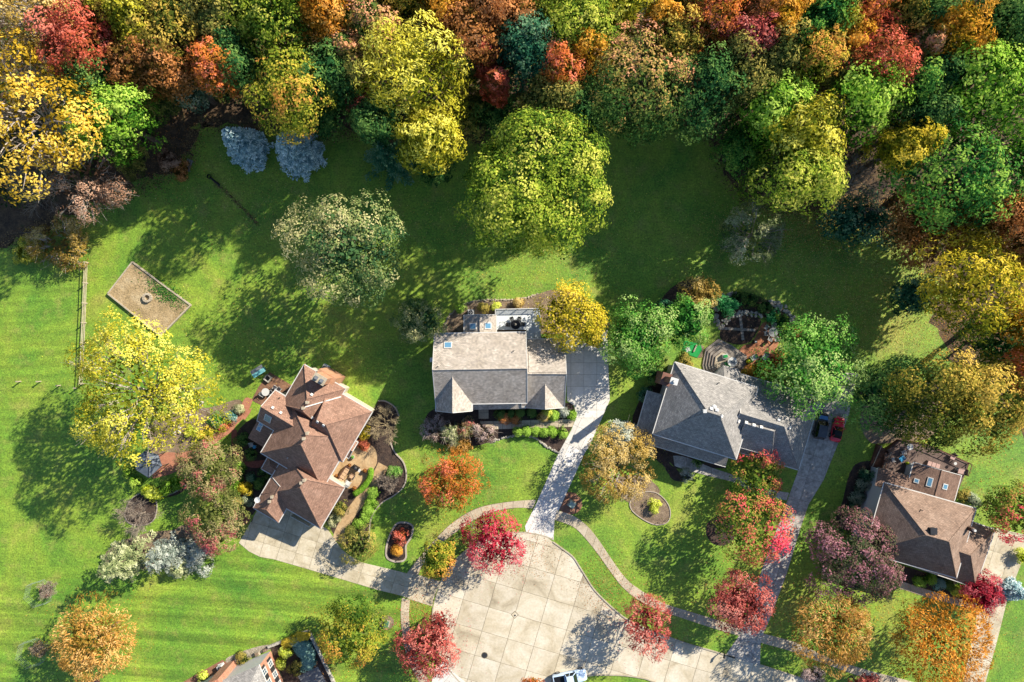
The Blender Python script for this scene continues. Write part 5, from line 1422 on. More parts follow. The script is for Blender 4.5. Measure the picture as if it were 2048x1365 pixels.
for k in range(12):
    a0, a1 = math.radians(30 * k + 1.5), math.radians(30 * k + 28.5)
    m = MB(); m.prism([(r0 * math.cos(a), r0 * math.sin(a)) for r0, a in ((.42, a0), (.76, a0), (.76, (a0 + a1) / 2), (.76, a1), (.42, a1))], 0, .38 + .02 * (k % 2)); m.build('stone', MAT['timber'], fr)
# bench, drain pipe
q = G(381, 333); b = empty('bench', q, 'old weathered bench at the left wood edge', 'bench', rz=math.radians(72))
for k in range(3): m = MB(); m.box((0, -.22 + .2 * k, .45), (1.9, .16, .05)); m.build('seat_board', MAT['wood_grey'], b)
for k in range(2): m = MB(); m.box((0, .34, .62 + .2 * k), (1.9, .05, .15)); m.build('back_board', MAT['wood_grey'], b)
for sx in (-.8, .8): m = MB(); m.box((sx, 0, .21), (.08, .6, .42)); m.box((sx, .37, .45), (.08, .06, .9)); m.build('leg', MAT['wood_grey'], b)
q = G(419, 354); dp = empty('drain_pipe', q, 'black drain pipe opening at the head of the ditch', 'pipe', rz=math.radians(-40))
m = MB()
m.lathe((0, 0, 0), [(.32, -.1), (.36, .3), (.3, .3), (.27, 0), (0, -.02)], 14); m.build('pipe_mouth', MAT['black'], dp)
m = MB(); m.tube((.2, 0, .1), (2.2, 0, .04), .16, n=10); m.build('pipe', MAT['black'], dp)

# ------------------------------------------------------------------ canopy, brick paths, patios of the brown house
def path_sheet(name, L_, R_, z, mat): return sheet(name, catmull(L_, 5) + catmull(R_, 5)[::-1], z, mat)
path_sheet('brick_path', [(506, 800), (490, 797), (474, 830), (452, 848), (432, 866), (402, 888), (368, 905), (330, 905), (305, 915)], [(497, 824), (486, 838), (472, 851), (466, 862), (446, 876), (412, 900), (378, 925), (345, 947), (305, 958)], .024, MAT['brick_path'])
path_sheet('brick_path', [(463, 860), (463, 885), (468, 905), (482, 925), (505, 936), (530, 934)], [(474, 860), (474, 882), (480, 900), (492, 914), (508, 922), (530, 920)], .027, MAT['brick_dark'])
path_sheet('brick_path', [(436, 962), (444, 985), (462, 1015), (482, 1044), (494, 1050)], [(447, 955), (456, 980), (474, 1008), (494, 1034), (502, 1038)], .026, MAT['brick_dark'])
path_sheet('brick_path', [(490, 840), (480, 838), (468, 850)], [(496, 832), (500, 826), (505, 815)], .0285, MAT['brick_path'])
sheet('patio', [(539, 744), (585, 772), (575, 800), (530, 815), (503, 801), (516, 776)], .022, MAT['patio_dark'])
sheet('patio', catmull([(717, 887), (735, 887), (751, 900), (754, 923), (746, 941), (720, 980), (693, 976), (655, 966), (664, 945), (690, 910)], 4, True), .022, MAT['patio_tan'])
path_sheet('garden_path', [(757, 925), (744, 950), (716, 990), (690, 1025), (670, 1062), (666, 1078)], [(776, 935), (764, 960), (740, 997), (712, 1030), (696, 1062), (690, 1092)], .0235, MAT['patio_tan'])
cn = empty('canopy', G(298, 931), 'dark blue-grey hexagonal canopy at the end of the brick path', 'canopy'); cn.location = (0, 0, 0)
hx = [(288, 903), (315, 910), (322.5, 933), (297, 956), (271.5, 940), (271, 920)]
ap = G(299, 927, 3.3); V = [G(x, y, 2.4) for x, y in hx]
for i in range(6):
    a, b_ = V[i], V[(i + 1) % 6]; mid = (a + b_) / 2
    up_ = Vector((0, 0, .06))
    W_ = [a, b_, ap, a - up_, b_ - up_, ap - up_, a.lerp(b_, .5) - Vector((0, 0, .07))]
    m = MB(); m.add([a, b_, ap], [(1, 0, 2)]); m.add([a - up_, b_ - up_, ap - up_], [(0, 1, 2)])
    m.add([a, b_, b_ - Vector((0, 0, .3)), a - Vector((0, 0, .3))], [(0, 1, 2, 3)]); m.build('canopy_panel', MAT['canvas'], cn)
    m = MB(); m.tube(a + Vector((0, 0, .02)), ap + Vector((0, 0, .02)), .045, n=6); m.build('rib', MAT['metal_dark'], cn)
    m = MB(); m.tube((a.x, a.y, 0), (a.x, a.y, 2.4), .06, n=8); m.build('post', MAT['metal_dark'], cn)
m = MB(); m.lathe((ap.x, ap.y, ap.z - .05), [(.25, 0), (.2, .12), (.06, .2), (.05, .35), (0, .38)], 10); m.build('finial', MAT['metal_dark'], cn)
# garden swing
sw = empty('garden_swing', G(524, 742), 'turquoise canopied garden swing by the dark patio', 'swing', rz=math.radians(32))
for k in range(2):
    s_ = -1 if k else 1
    m = MB(); m.add([(-1.05, 0, 2.0), (1.05, 0, 2.0), (1.05, .62 * s_, 1.8), (-1.05, .62 * s_, 1.8), (-1.05, 0, 1.96), (1.05, 0, 1.96), (1.05, .62 * s_, 1.76), (-1.05, .62 * s_, 1.76)], [(0, 1, 2, 3), (7, 6, 5, 4), (2, 6, 7, 3), (1, 5, 6, 2), (0, 3, 7, 4)]); m.build('canopy_panel', MAT['turquoise'] if k else MAT['metal_grey'], sw)
for sx in (-1, 1):
    m = MB()
    m.tube((sx, -.7, 0), (sx, 0, 1.95), .04, n=6); m.tube((sx, .7, 0), (sx, 0, 1.95), .04, n=6); m.build('frame', MAT['metal_dark'], sw)
m = MB(); m.box((0, 0, .5), (1.6, .55, .1)); m.build('seat', MAT['turquoise'], sw)
m = MB(); m.box((0, .3, .8), (1.6, .08, .5)); m.build('backrest', MAT['turquoise'], sw)
fpit = empty('fire_table', G(537, 757), 'square stone fire table on the dark patio', 'fire table', rz=math.radians(-35))
m = MB()
for dx, dy, w_, h_ in ((0, .42, 1.0, .16), (0, -.42, 1.0, .16), (.42, 0, .16, .68), (-.42, 0, .16, .68)): m.box((dx, dy, .25), (w_, h_, .5))
m.build('rim', MAT['stone'], fpit); m = MB(); m.box((0, 0, .2), (.68, .68, .3)); m.build('fire_bowl', MAT['black'], fpit)

def chair(label, px, py, rz, frame='metal_white', seat='metal_grey', group=None, w=.55, name='patio_chair', cush=None, cat='chair', d=.55):
    c = empty(name, G(px, py), label, cat, group, rz)
    m = MB()
    for k in range(5): m.box((0, -d / 2 + d * (k + .5) / 5, .43), (w, d / 5 - .02, .04))
    m.build('seat', MAT[seat], c)
    m = MB(); m.box((0, d / 2 + .02, .68), (w, .05, .5), shift=(0, .12)); m.build('backrest', MAT[seat], c)
    for sx in (-1, 1):
        m = MB(); m.box((sx * (w / 2 + .03), 0, .63), (.05, d + .06, .04)); m.build('armrest', MAT[frame], c)
        for sy in (-1, 1): m = MB(); m.tube((sx * w / 2, sy * d / 2, 0), (sx * w / 2, sy * d / 2, .62), .025, n=6); m.build('leg', MAT[frame], c)
    if cush: m = MB(); m.box((0, 0, .5), (w * .92, d * .9, .1), taper=.92); m.build('cushion', MAT[cush], c)
    return c
def table(label, px, py, r, frame='metal_white', top='metal_white', group=None, round_=True, rz=0, z=.72, z0=0, w=1.4, d=.8, name='patio_table'):
    c = empty(name, G(px, py, z0), label, 'table', group, rz)
    m = MB()
    if round_: m.lathe((0, 0, z), [(0, -.03), (r, -.03), (r, .02), (0, .025)], 20)
    else: m.box((0, 0, z), (w, d, .05))
    m.build('tabletop', MAT[top], c)
    for k in range(4):
        a = math.pi / 4 + k * math.pi / 2
        x, y = (r * .7 * math.cos(a), r * .7 * math.sin(a)) if round_ else (w * .42 * (1 if math.cos(a) > 0 else -1), d * .4 * (1 if math.sin(a) > 0 else -1))
        m = MB(); m.tube((x, y, 0), (x, y, z), .025, n=6); m.build('leg', MAT[frame], c)
    return c
table('pale round table on the dark patio of the brown house', 534, 784, .62)
chair('white metal chair right of the table on the dark patio', 543, 785, math.radians(-60))
chair('pale wire chair at the upper right corner of the dark patio', 552, 776, math.radians(-30), seat='metal_white')
chair('grey mesh lounger-like chair beside the wire chair', 560, 779, math.radians(-40), seat='metal_grey')
chair('white chair left of the round table by the brick steps', 527, 789, math.radians(60))
chair('white chair under the sunroom of the brown house', 505, 890, math.radians(20), seat='metal_white', cush=None)
table('small blue side table under the sunroom of the brown house', 512, 893, .28, top='blue_plastic')
# sofa set on the flagstone patio
so = empty('outdoor_sofa', G(691, 945), 'beige outdoor sofa with four cushions on the flagstone patio', 'sofa', rz=math.radians(57))
m = MB(); m.box((0, 0, .18), (2.1, .8, .3)); m.box((0, .44, .4), (2.1, .12, .75)); m.box((-1.08, .05, .35), (.12, .85, .6)); m.box((1.08, .05, .35), (.12, .85, .6)); m.build('frame', MAT['wood_brown'], so)
for k in range(4): m = MB(); m.box((-.78 + .52 * k, -.02, .42), (.48, .74, .18), taper=.93); m.build('cushion', MAT['cushion'], so)
chair('white cushioned armchair at the lower end of the beige sofa', 697, 966, math.radians(150), frame='metal_white', cush='metal_white', w=.8, d=.75, name='armchair')
chair('beige armchair beside the dark grill on the flagstone patio', 705, 952, math.radians(-120), frame='wood_brown', cush='cushion', w=.75, d=.7, name='armchair')
table('round gold side table at the foot of the beige sofa', 682, 961, .42, top='cushion', frame='wood_brown')
def pot(label, px, py, r, h, pal='rust', mat='patio_red', group='clay pots'):
    c = empty('flower_pot', G(px, py), label, 'flower pot', group)
    m = MB(); m.lathe((0, 0, 0), [(0, 0), (r * .65, 0), (r, h), (r * 1.08, h), (r * 1.08, h - .06), (r * .9, h - .06), (0, h - .08)], 14); m.build('pot', MAT[mat], c)
    q = np.random.default_rng(int(px * 3)); n = 160
    d = rdir(q, n); d[:, 2] = np.abs(d[:, 2])
    link('plant', leaf_mesh('plant', d * r * .95 * q.uniform(.5, 1, (n, 1)) + np.array([0, 0, h]), unit(d + rdir(q, n) * .4), rdir(q, n), np.full(n, .18), np.full(n, .1), q.uniform(.2, .9, n), leaf_mat(PAL[pal], 1.0, .3)), c)
pot('clay pot with rosy plant at the top end of the curved hedge', 731, 941, .34, .5)
pot('clay pot with rosy plant at the bottom end of the curved hedge', 710, 976, .36, .5)
pot('dark red pot beside the beige sofa', 700, 930, .28, .45)
pot('small pink pot in the notch of the brown house', 674, 951, .26, .45)
pot('white planter against the brown house by the patio', 706, 914, .32, .4, 'palegreen', 'metal_white')
gr = empty('grill', G(713, 935), 'dark covered grill in the middle of the flagstone patio', 'grill', rz=math.radians(-30))
m = MB(); m.box((0, 0, .45), (1.1, .55, .9), taper=.92); m.build('cart', MAT['black'], gr); m = MB(); m.lathe((0, 0, .9), [(.3, 0), (.28, .16), (.15, .26), (0, .28)], 12); m.build('lid', MAT['metal_dark'], gr)
m = MB(); m.box((.75, 0, .85), (.35, .5, .04)); m.build('side_shelf', MAT['metal_white'], gr)

# air conditioners
def aircon(label, px, py, rz, z0=0):
    c = empty('air_conditioner', G(px, py, 0), label, 'air conditioner', 'air conditioners', rz)
    m = MB(); m.box((0, 0, .45), (.85, .85, .8)); m.box((0, 0, .03), (1.05, 1.05, .1)); m.build('cabinet', MAT['metal_white'], c)
    m = MB(); m.lathe((0, 0, .86), [(.4, 0), (.4, .03), (.34, .035), (.34, .005)], 18); m.build('fan_ring', MAT['metal_grey'], c)
    m = MB(); m.lathe((0, 0, .853), [(.34, 0), (0, .005)], 18); m.build('fan_well', MAT['black'], c)
    for k in range(4): m = MB(); m.box((.15 * math.cos(k * math.pi / 2), .15 * math.sin(k * math.pi / 2), .875), (.26, .12, .015), k * math.pi / 2); m.build('fan_blade', MAT['metal_grey'], c)
aircon('air conditioner on the lawn behind the brown house', 652, 736, math.radians(-28))
aircon('air conditioner in the rear bed of the grey house', 942, 626, 0)
aircon('air conditioner beside the white wall of the brick house', 444, 1333, math.radians(24))
# ------------------------------------------------------------------ deck of the grey house
def planks(name, poly, z, w, th, ang, mat, parent, gap=.012):
    """narrow boards, too fine to pick apart from the air: real boards joined in one part"""
    u = Vector((math.cos(ang), math.sin(ang))); v = Vector((-math.sin(ang), math.cos(ang)))
    P = [Vector((p[0], p[1])) for p in poly]
    vs = [p.dot(v) for p in P]; m = MB()
    k = min(vs)
    while k < max(vs):
        q = clip(clip(P, v, k + w - gap), -v, -k)
        if len(q) >= 3:
            ar = abs(sum(q[i].x * q[(i + 1) % len(q)].y - q[(i + 1) % len(q)].x * q[i].y for i in range(len(q))))
            if ar > .01: m.prism(q, z - th, z)
        k += w
    o = m.build(name, mat, parent); o['kind'] = 'stuff'
    return o
dk = empty('deck', (0, 0, 0), 'pale blue-white deck with railing behind the grey house', 'deck')
dz = 1.0
dpx = [(991, 619), (1080, 617), (1081, 676), (1054, 677), (1053, 660), (992, 660)]
dpoly = [G(x, y, dz).xy for x, y in dpx]
planks('boards', dpoly, dz, .15, .04, math.radians(90), MAT['deck_pale'], dk)
m = MB(); m.prism(dpoly, .02, dz - .045); m.build('frame', MAT['wood_grey'], dk)
rl = [G(991, 660, dz), G(991, 619.5, dz), G(1080, 617.5, dz), G(1081, 676, dz)]
for a, b in zip(rl, rl[1:]):
    n = max(2, round((b - a).length / 1.6))
    for k in range(n + 1):
        p = a.lerp(b, k / n); m = MB(); m.box((p.x, p.y, dz + .5), (.11, .11, 1.0)); m.build('post', MAT['trim'], dk)
    for z in (.12, .95):
        m = MB(); strip(m, [a.xy, b.xy], .1, dz + z, dz + z + .06); m.build('rail', MAT['trim'], dk)
    m = MB(); nb = int((b - a).length / .13)
    for k in range(nb): p = a.lerp(b, (k + .5) / nb); m.box((p.x, p.y, dz + .55), (.035, .035, .78))
    o = m.build('balusters', MAT['trim'], dk); o['kind'] = 'stuff'
def on_deck(o, z): o.location.z = z; return o
c = table('dark patterned table on the pale deck', 1031, 650, .75, frame='metal_dark', top='black', z0=dz)
m = MB(); m.lathe((0, 0, .75), [(0, .02), (.12, .02), (.2, .15), (.1, .3), (0, .3)], 12); m.build('bowl', MAT['stone'], c)
for i, (x, y, rz) in enumerate(((1017, 650, 90), (1044, 649, -90), (1024, 640, 20), (1038, 640, -20))):
    c = chair(['dark chair left of the deck table', 'dark chair right of the deck table', 'dark chair behind the deck table, left', 'dark chair behind the deck table, right'][i], x, y, math.radians(rz), 'metal_dark', 'black', 'chairs on the pale deck'); q = G(x, y, dz); c.location = q

# ------------------------------------------------------------------ garden of the slate house
sheet('patio', catmull([(1486, 692), (1500, 688), (1512, 672), (1524, 648), (1540, 643), (1553, 650), (1560, 668), (1556, 690), (1548, 706), (1548, 722), (1520, 738), (1492, 738), (1470, 715)], 4, True), .022, MAT['patio_red'])
sheet('garden_plot', catmull([(1442, 656), (1452, 645), (1470, 632), (1490, 628), (1515, 634), (1522, 645), (1512, 668), (1500, 684), (1478, 690), (1452, 684), (1440, 675)], 4, True), .018, MAT['soil'])
sheet('rock_bed', catmull([(1430, 632), (1434, 605), (1446, 592), (1475, 585), (1510, 590), (1550, 608), (1580, 628), (1594, 655), (1582, 668), (1560, 650), (1530, 636), (1490, 626), (1455, 640), (1440, 650)], 4, True), .012, MAT['soil'])
sp = empty('stepping_path', (0, 0, 0), 'grey cross of stepping slabs in the dark garden plot', 'path')
for a, b, n, w in (((1443, 657), (1511, 661), 11, 5), ((1480, 631), (1486, 681), 9, 5.5)):
    for k in range(n):
        t0, t1 = k / n, (k + .9) / n
        p, q = G(a[0] + (b[0] - a[0]) * t0, a[1] + (b[1] - a[1]) * t0), G(a[0] + (b[0] - a[0]) * t1, a[1] + (b[1] - a[1]) * t1)
        m = MB(); strip(m, [p.xy, q.xy], w * S, 0, .055 + .004 * (k % 2) + (.012 if n == 9 else 0)); m.build('slab', MAT['wood_grey'], sp)
# boulders round the rock garden, each stone smaller than a pixel or two
def rocks(name, label, line, n, r0, r1, spread, seed, mat='stone'):
    q = random.Random(seed); m = MB(); L_ = [G(*p) for p in catmull(line, 8)]
    A, _ = resample(L_, n)
    for p in A:
        r = q.uniform(r0, r1); x, y = p.x + q.uniform(-spread, spread), p.y + q.uniform(-spread, spread)
        V = []; a0 = q.uniform(0, 6)
        for z, rr in ((-.1, .9), (r * .5, 1.0), (r * .95, .55)):
            for k in range(6): a = a0 + k * math.pi / 3; s_ = rr * r * q.uniform(.75, 1.15); V.append((x + s_ * math.cos(a), y + s_ * math.sin(a), z + q.uniform(-.04, .04)))
        F = [(j * 6 + k, j * 6 + (k + 1) % 6, j * 6 + 6 + (k + 1) % 6, j * 6 + 6 + k) for j in range(2) for k in range(6)] + [tuple(range(12, 18))]
        m.add(V, F)
    o = m.build(name, MAT[mat]); tag(o, label, 'stones', kind='stuff')
    return o
rocks('garden_stones', 'grey stones round the emerald shrub of the rock garden', [(1437, 655), (1431, 635), (1434, 607), (1446, 594), (1470, 588)], 55, .14, .32, .35, 1)
rocks('garden_stones', 'grey stones along the inner edge of the rock garden', [(1440, 650), (1455, 640), (1472, 630), (1495, 626), (1520, 634)], 60, .12, .3, .4, 2)
rocks('garden_stones', 'pale stones of the curved wall behind the patio chairs', [(1540, 605), (1558, 612), (1575, 626), (1588, 644), (1593, 660)], 70, .14, .34, .5, 3)
rocks('edging_stones', 'pale pink stones edging the front lawn of the grey house', [(984, 884), (1014, 874), (1037, 871), (1061, 872), (1075, 879), (1087, 889), (1103, 899), (1116, 906)], 70, .12, .26, .12, 4)
rocks('edging_stones', 'tan stones edging the rear bed of the grey house', [(890, 650), (897, 634), (920, 614), (937, 606), (967, 601), (1014, 600), (1049, 597), (1075, 589)], 90, .1, .2, .1, 5, 'timber')
rocks('pond_stones', 'pale stones scattered under the large yellow tree', [(395, 805), (372, 830), (360, 852), (345, 870)], 22, .14, .36, 1.2, 6)
# tiered wooden deck with wide steps
ds = empty('tiered_deck', (0, 0, 0), 'grey wooden deck with wide wrap-around steps behind the slate house', 'deck')
hexo = [(1405, 731), (1411, 698), (1437, 678), (1462, 690), (1494, 712), (1492, 732), (1480, 745), (1432, 750), (1408, 742)]
cxo, cyo = 1450, 728
for i in range(5):
    f = 1 - i * .13
    pp = [(cxo + (x - cxo) * f, cyo + (y - cyo) * f) for x, y in hexo]
    pw = [G(x, y, .18 * (i + 1)).xy for x, y in pp]
    m = MB(); m.prism(pw, .18 * i if i else 0, .18 * (i + 1) - (0 if i < 4 else .04)); m.build('step', MAT['wood_grey'], ds)
    for k in range(3):
        a, b = pw[k], pw[k + 1]
        m = MB(); strip(m, [a, b], .06, .18 * (i + 1) - .05, .18 * (i + 1) + .012); m.build('nosing', MAT['wood_dark'], ds)
planks('boards', [p for p in pw], .9, .16, .04, math.radians(-62), MAT['timber'], ds)
def boxy(name, label, cat, px, py, z, dims, mat, rz=0, group=None, extra=None):
    c = empty(name, G(px, py, z), label, cat, group, rz)
    m = MB(); m.box((0, 0, dims[2] / 2), dims, taper=.92); m.build('body', MAT[mat], c)
    if extra: extra(c)
    return c
def lidded(mat, w, d, h):
    def f(c): m = MB(); m.box((0, 0, h + .03), (w, d, .07), taper=.9); m.build('lid', MAT[mat], c)
    return f
boxy('storage_bin', 'green and white storage bin on the tiered deck', 'bin', 1449, 713, .9, (.9, .7, .55), 'metal_white', .2, extra=lidded('green_felt', .7, .5, .55))
c = table('white oval table on the tiered deck', 1462, 724, .75, z0=.9); 
m = MB(); m.lathe((.1, -.1, .745), [(0, .0), (.42, .0), (.4, .03), (0, .03)], 16); m.build('tray', MAT['metal_grey'], c)
q = chair('green plastic chair beside the white oval table', 1452, 728, math.radians(200), 'green_felt', 'green_felt'); q.location = G(1452, 728, .9)
pot('dark tub with lime lid plant beside the tiered deck', 1494, 723, .45, .6, 'limebush', 'black')
# putting mat
pm = empty('turf_mat', (0, 0, 0), 'bright green turf mat on the lawn left of the tiered deck', 'mat')
m = MB(); m.prism([G(*p).xy for p in ((1369, 681), (1401, 688), (1404, 700), (1394, 716), (1363, 705))], 0, .07); m.build('turf', MAT['green_felt'], pm)
m = MB(); m.prism([G(*p).xy for p in ((1402, 690), (1408, 694), (1405, 715), (1394, 716), (1404, 702))], 0, .06); m.build('gravel_edge', MAT['mulch_tan'], pm)
q = chair('white metal chair lying on the turf mat', 1374, 700, math.radians(20), seat='metal_white'); q.location.z = .08
c = empty('timber_beam', G(1390, 697, .07), 'tan timber beam lying on the turf mat', 'beam', rz=math.radians(65)); m = MB(); m.box((0, 0, .1), (1.2, .22, .2)); m.build('beam', MAT['timber'], c)
m = MB(); m.box((0, 0, .21), (1.0, .12, .02)); m.build('wear_strip', MAT['wood_grey'], c)
# patio table with six chairs
PT = 'pale chairs round the patio table of the slate house'
table('round pale table ringed by six chairs on the clay patio', 1543, 665, .75, top='metal_grey')
for i, (x, y) in enumerate(((1531, 656), (1545, 652), (1554, 662), (1530, 667), (1538, 678), (1550, 678))):
    an = math.atan2(-(y - 665), x - 1543)
    chair(['pale chair upper left of the round patio table', 'pale chair above the round patio table', 'pale chair right of the round patio table', 'pale chair left of the round patio table', 'pale chair lower left of the round patio table', 'pale chair lower right of the round patio table'][i], x, y, an - math.pi / 2, seat='metal_grey', group=PT, w=.6)
chair('white lounge chair in the sun on the clay patio, left', 1505, 716, math.radians(-60), cush='metal_white', w=.7, d=1.0, name='lounge_chair')
chair('white lounge chair in the sun on the clay patio, right', 1528, 714, math.radians(-35), cush='metal_white', w=.7, d=1.2, name='lounge_chair')
c = boxy('grill', 'small grey grill on the upper clay patio', 'grill', 1508, 684, 0, (.5, .45, .85), 'metal_dark'); m = MB(); m.box((0, 0, .88), (.3, .14, .05)); m.build('lid', MAT['metal_white'], c)
q = empty('garden_gate', G(1558, 698), 'white wire garden gate leaning at the patio edge', 'gate', rz=math.radians(70))
for x in (-.55, 0, .55): m = MB(); m.tube((x, 0, 0), (x, 0, 1.1), .03, n=6); m.build('upright', MAT['metal_white'], q)
for z in (.1, 1.08): m = MB(); m.tube((-.55, 0, z), (.55, 0, z), .03, n=6); m.build('bar', MAT['metal_white'], q)

# ------------------------------------------------------------------ deck of the tan house
td = empty('deck', (0, 0, 0), 'dark brown deck with furniture behind the tan house', 'deck')
tz = .9
tpoly = [G(x, y, tz).xy for x, y in ((1762, 950), (1771, 902), (1800, 880), (1846, 886), (1890, 905), (1937, 926), (1929, 952), (1915, 985), (1800, 975))]
planks('boards', tpoly, tz, .15, .04, math.radians(-17), MAT['wood_dark'], td)
m = MB(); m.prism(tpoly, .02, tz - .045); m.build('frame', MAT['wood_brown'], td)
rl = [G(*p, tz) for p in ((1763, 940), (1771, 903), (1800, 881), (1846, 887), (1890, 906), (1936, 927), (1929, 950))]
for a, b in zip(rl, rl[1:]):
    n = max(1, round((b - a).length / 1.8))
    for k in range(n + 1): p = a.lerp(b, k / n); m = MB(); m.box((p.x, p.y, tz + .5), (.1, .1, 1.0)); m.build('post', MAT['wood_brown'], td)
    for z in (.15, .95): m = MB(); strip(m, [a.xy, b.xy], .1, tz + z, tz + z + .06); m.build('rail', MAT['wood_brown'], td)
st = empty('wooden_stair', (0, 0, 0), 'brown wooden stair down the left side of the tan house deck', 'stair')
a0, a1, b0, b1 = G(1738, 932), G(1752, 888), G(1758, 936), G(1771, 902)
for k in range(7):
    t0, t1 = k / 7, (k + 1) / 7
    q = [a1.lerp(a0, t0), a1.lerp(a0, t1), b1.lerp(b0, t1), b1.lerp(b0, t0)]
    m = MB(); m.prism([p.xy for p in q], .0, .9 - .12 * k); m.build('tread', MAT['wood_brown'], st)
for a, b in ((a1, a0), (b1, b0)):
    m = MB(); m.tube((a.x, a.y, 1.75), (b.x, b.y, 1.0), .05, n=6); m.build('handrail', MAT['timber'], st)
def dchair(label, x, y, rz, **k): c = chair(label, x, y, math.radians(rz), **k); c.location = G(x, y, tz); return c
dchair('blue plastic chair on the tan house deck', 1801, 917, 40, frame='blue_plastic', seat='blue_plastic', w=.75, d=.8)
dchair('grey chair left of the blue chair on the tan house deck', 1783, 919, 100, seat='metal_grey')
dchair('grey chair above the blue chair on the tan house deck', 1804, 905, 10, seat='metal_grey')
table('round white-blue table at the upper end of the tan house deck', 1815, 893, .5, top='metal_white', z0=tz)
pot('lime yellow pot on the tan house deck', 1812, 926, .24, .4, 'limebush', 'lime_plastic')
for o in list(bpy.data.objects):
    if o.get('label') == 'lime yellow pot on the tan house deck': o.location = G(1812, 926, tz)
c = boxy('storage_box', 'pale grey storage box against the rear wing of the tan house', 'box', 1820, 929, tz, (.7, .45, .5), 'metal_grey', math.radians(-17), extra=lidded('metal_grey', .74, .5, .5))
c = empty('deck_sofa', G(1864, 929, tz), 'long beige bench sofa along the rear wing of the tan house', 'sofa', rz=math.radians(-17))
m = MB(); m.box((0, 0, .2), (2.1, .75, .35)); m.build('frame', MAT['wood_dark'], c)
for k in range(3): m = MB(); m.box((-.68 + .68 * k, 0, .43), (.64, .7, .14), taper=.93); m.build('cushion', MAT['cushion_pink'], c)
dchair('pink cushioned armchair under the maple on the tan house deck', 1902, 914, -30, cush='cushion_pink', frame='wood_dark', seat='wood_dark', w=.85, d=.9, name='armchair')
dchair('pink cushioned lounge chair at the deck corner of the tan house', 1919, 942, -100, cush='cushion_pink', frame='wood_dark', seat='wood_dark', w=.9, d=1.3, name='lounge_chair')
table('small white side table between the pink chairs', 1905, 926, .24, z0=tz)
boxy('cooler', 'grey cooler left of the pink lounge chair', 'cooler', 1912, 938, tz, (.5, .4, .45), 'metal_grey', .2, extra=lidded('metal_dark', .52, .42, .45))

# ------------------------------------------------------------------ yard of the brick house
sheet('yard_bed', [(540, 1297), (616, 1263), (664, 1360), (690, 1420), (590, 1420), (563, 1351)], .016, MAT['mulch'])
sheet('gravel_strip', catmull([(452, 1318), (480, 1305), (510, 1295), (538, 1290), (540, 1300), (515, 1309), (492, 1322), (460, 1330)], 3, True), .012, MAT['pebble'])
sheet('side_bed', [(330, 1385), (400, 1345), (445, 1320), (462, 1330), (470, 1345), (440, 1370), (400, 1400), (360, 1410)], .010, MAT['mulch_red'])
rw = empty('garden_wall', (0, 0, 0), 'low pale stone wall round the brick house yard', 'wall')
wl = [(537, 1293), (618, 1260.5), (642, 1309), (667, 1360), (692, 1412)]
for a, b in zip(wl, wl[1:]):
    p, q = G(*a), G(*b); n = round((q - p).length / .8)
    for k in range(n):
        m = MB(); strip(m, [p.lerp(q, (k + .03) / n).xy, p.lerp(q, (k + .97) / n).xy], .36 + .03 * (k % 2), 0, .5 + .03 * ((k * 7) % 3)); m.build('stone', MAT['stone'], rw)
TEALP = 'teal perennials in the brick house yard'
ts = [(590, 1285), (597, 1290), (602, 1283), (608, 1288), (598, 1299), (606, 1297), (613, 1294), (604, 1306), (612, 1304), (619, 1306), (612, 1315), (620, 1314), (613, 1324), (621, 1321), (610, 1332), (618, 1330)]
tw = ['topmost', 'upper left', 'upper', 'upper right', 'second-row left', 'second-row middle', 'second-row right', 'third-row left', 'third-row middle', 'third-row right', 'fourth-row left', 'fourth-row right', 'fifth-row left', 'fifth-row right', 'lowest left', 'lowest right']
for (x, y), w_ in zip(ts, tw): bush('teal rounded perennial, %s in the brick house yard clump' % w_, x, y, 5.2, .7, 'bluebush', TEALP, leaf=.16, clump=.25, name='perennial')
for i, (x, y) in enumerate(((573, 1287), (581, 1283), (589, 1280), (597, 1276), (604, 1273), (612, 1270))):
    bush(['ochre small ball inside the yard wall, leftmost of six', 'ochre small ball inside the yard wall, second of six', 'ochre small ball inside the yard wall, third of six', 'ochre small ball inside the yard wall, fourth of six', 'ochre small ball inside the yard wall, fifth of six', 'ochre small ball in the corner of the yard wall'][i], x, y, 4, .7, 'golden_green', 'ochre balls inside the yard wall', leaf=.14, clump=.22)
bush('dark olive round shrub in the brick house yard', 590, 1337, 12, 1.5, 'olive', leaf=.18, k=.8)
bush('lime shrub left of the teal perennials in the brick house yard', 572, 1306, 9, 1.0, 'limebush', leaf=.16, gap=.2)
bush('small lime clump near the brick wall of the brick house', 562, 1327, 5, .6, 'limebush', leaf=.14)
bush('dry grass clump along the gravel strip', 487, 1318, 13, .8, 'olive', leaf=.18, radial=.6)
bush('lime shrub at the bottom edge left of the air conditioner', 407, 1356, 12, 1.0, 'limebush', leaf=.18)
sl = sheet('stoop', [(596, 1353), (636, 1333), (653, 1366), (680, 1420), (640, 1440)], .05, MAT['stucco_dark'])
for i, (x, y) in enumerate(((516, 1306), (531, 1299.5))):
    boxy('planter_box', ['square pale planter box at the white wall', 'small dark planter box by the wall corner'][i], 'planter', x, y, 0, ((.75, .65, .55), (.6, .5, .5))[i], ('pebble', 'wood_dark')[i], math.radians(20), extra=lidded('olive' if False else 'mulch_tan', .6 - .1 * i, .5 - .1 * i, .53 - .05 * i))

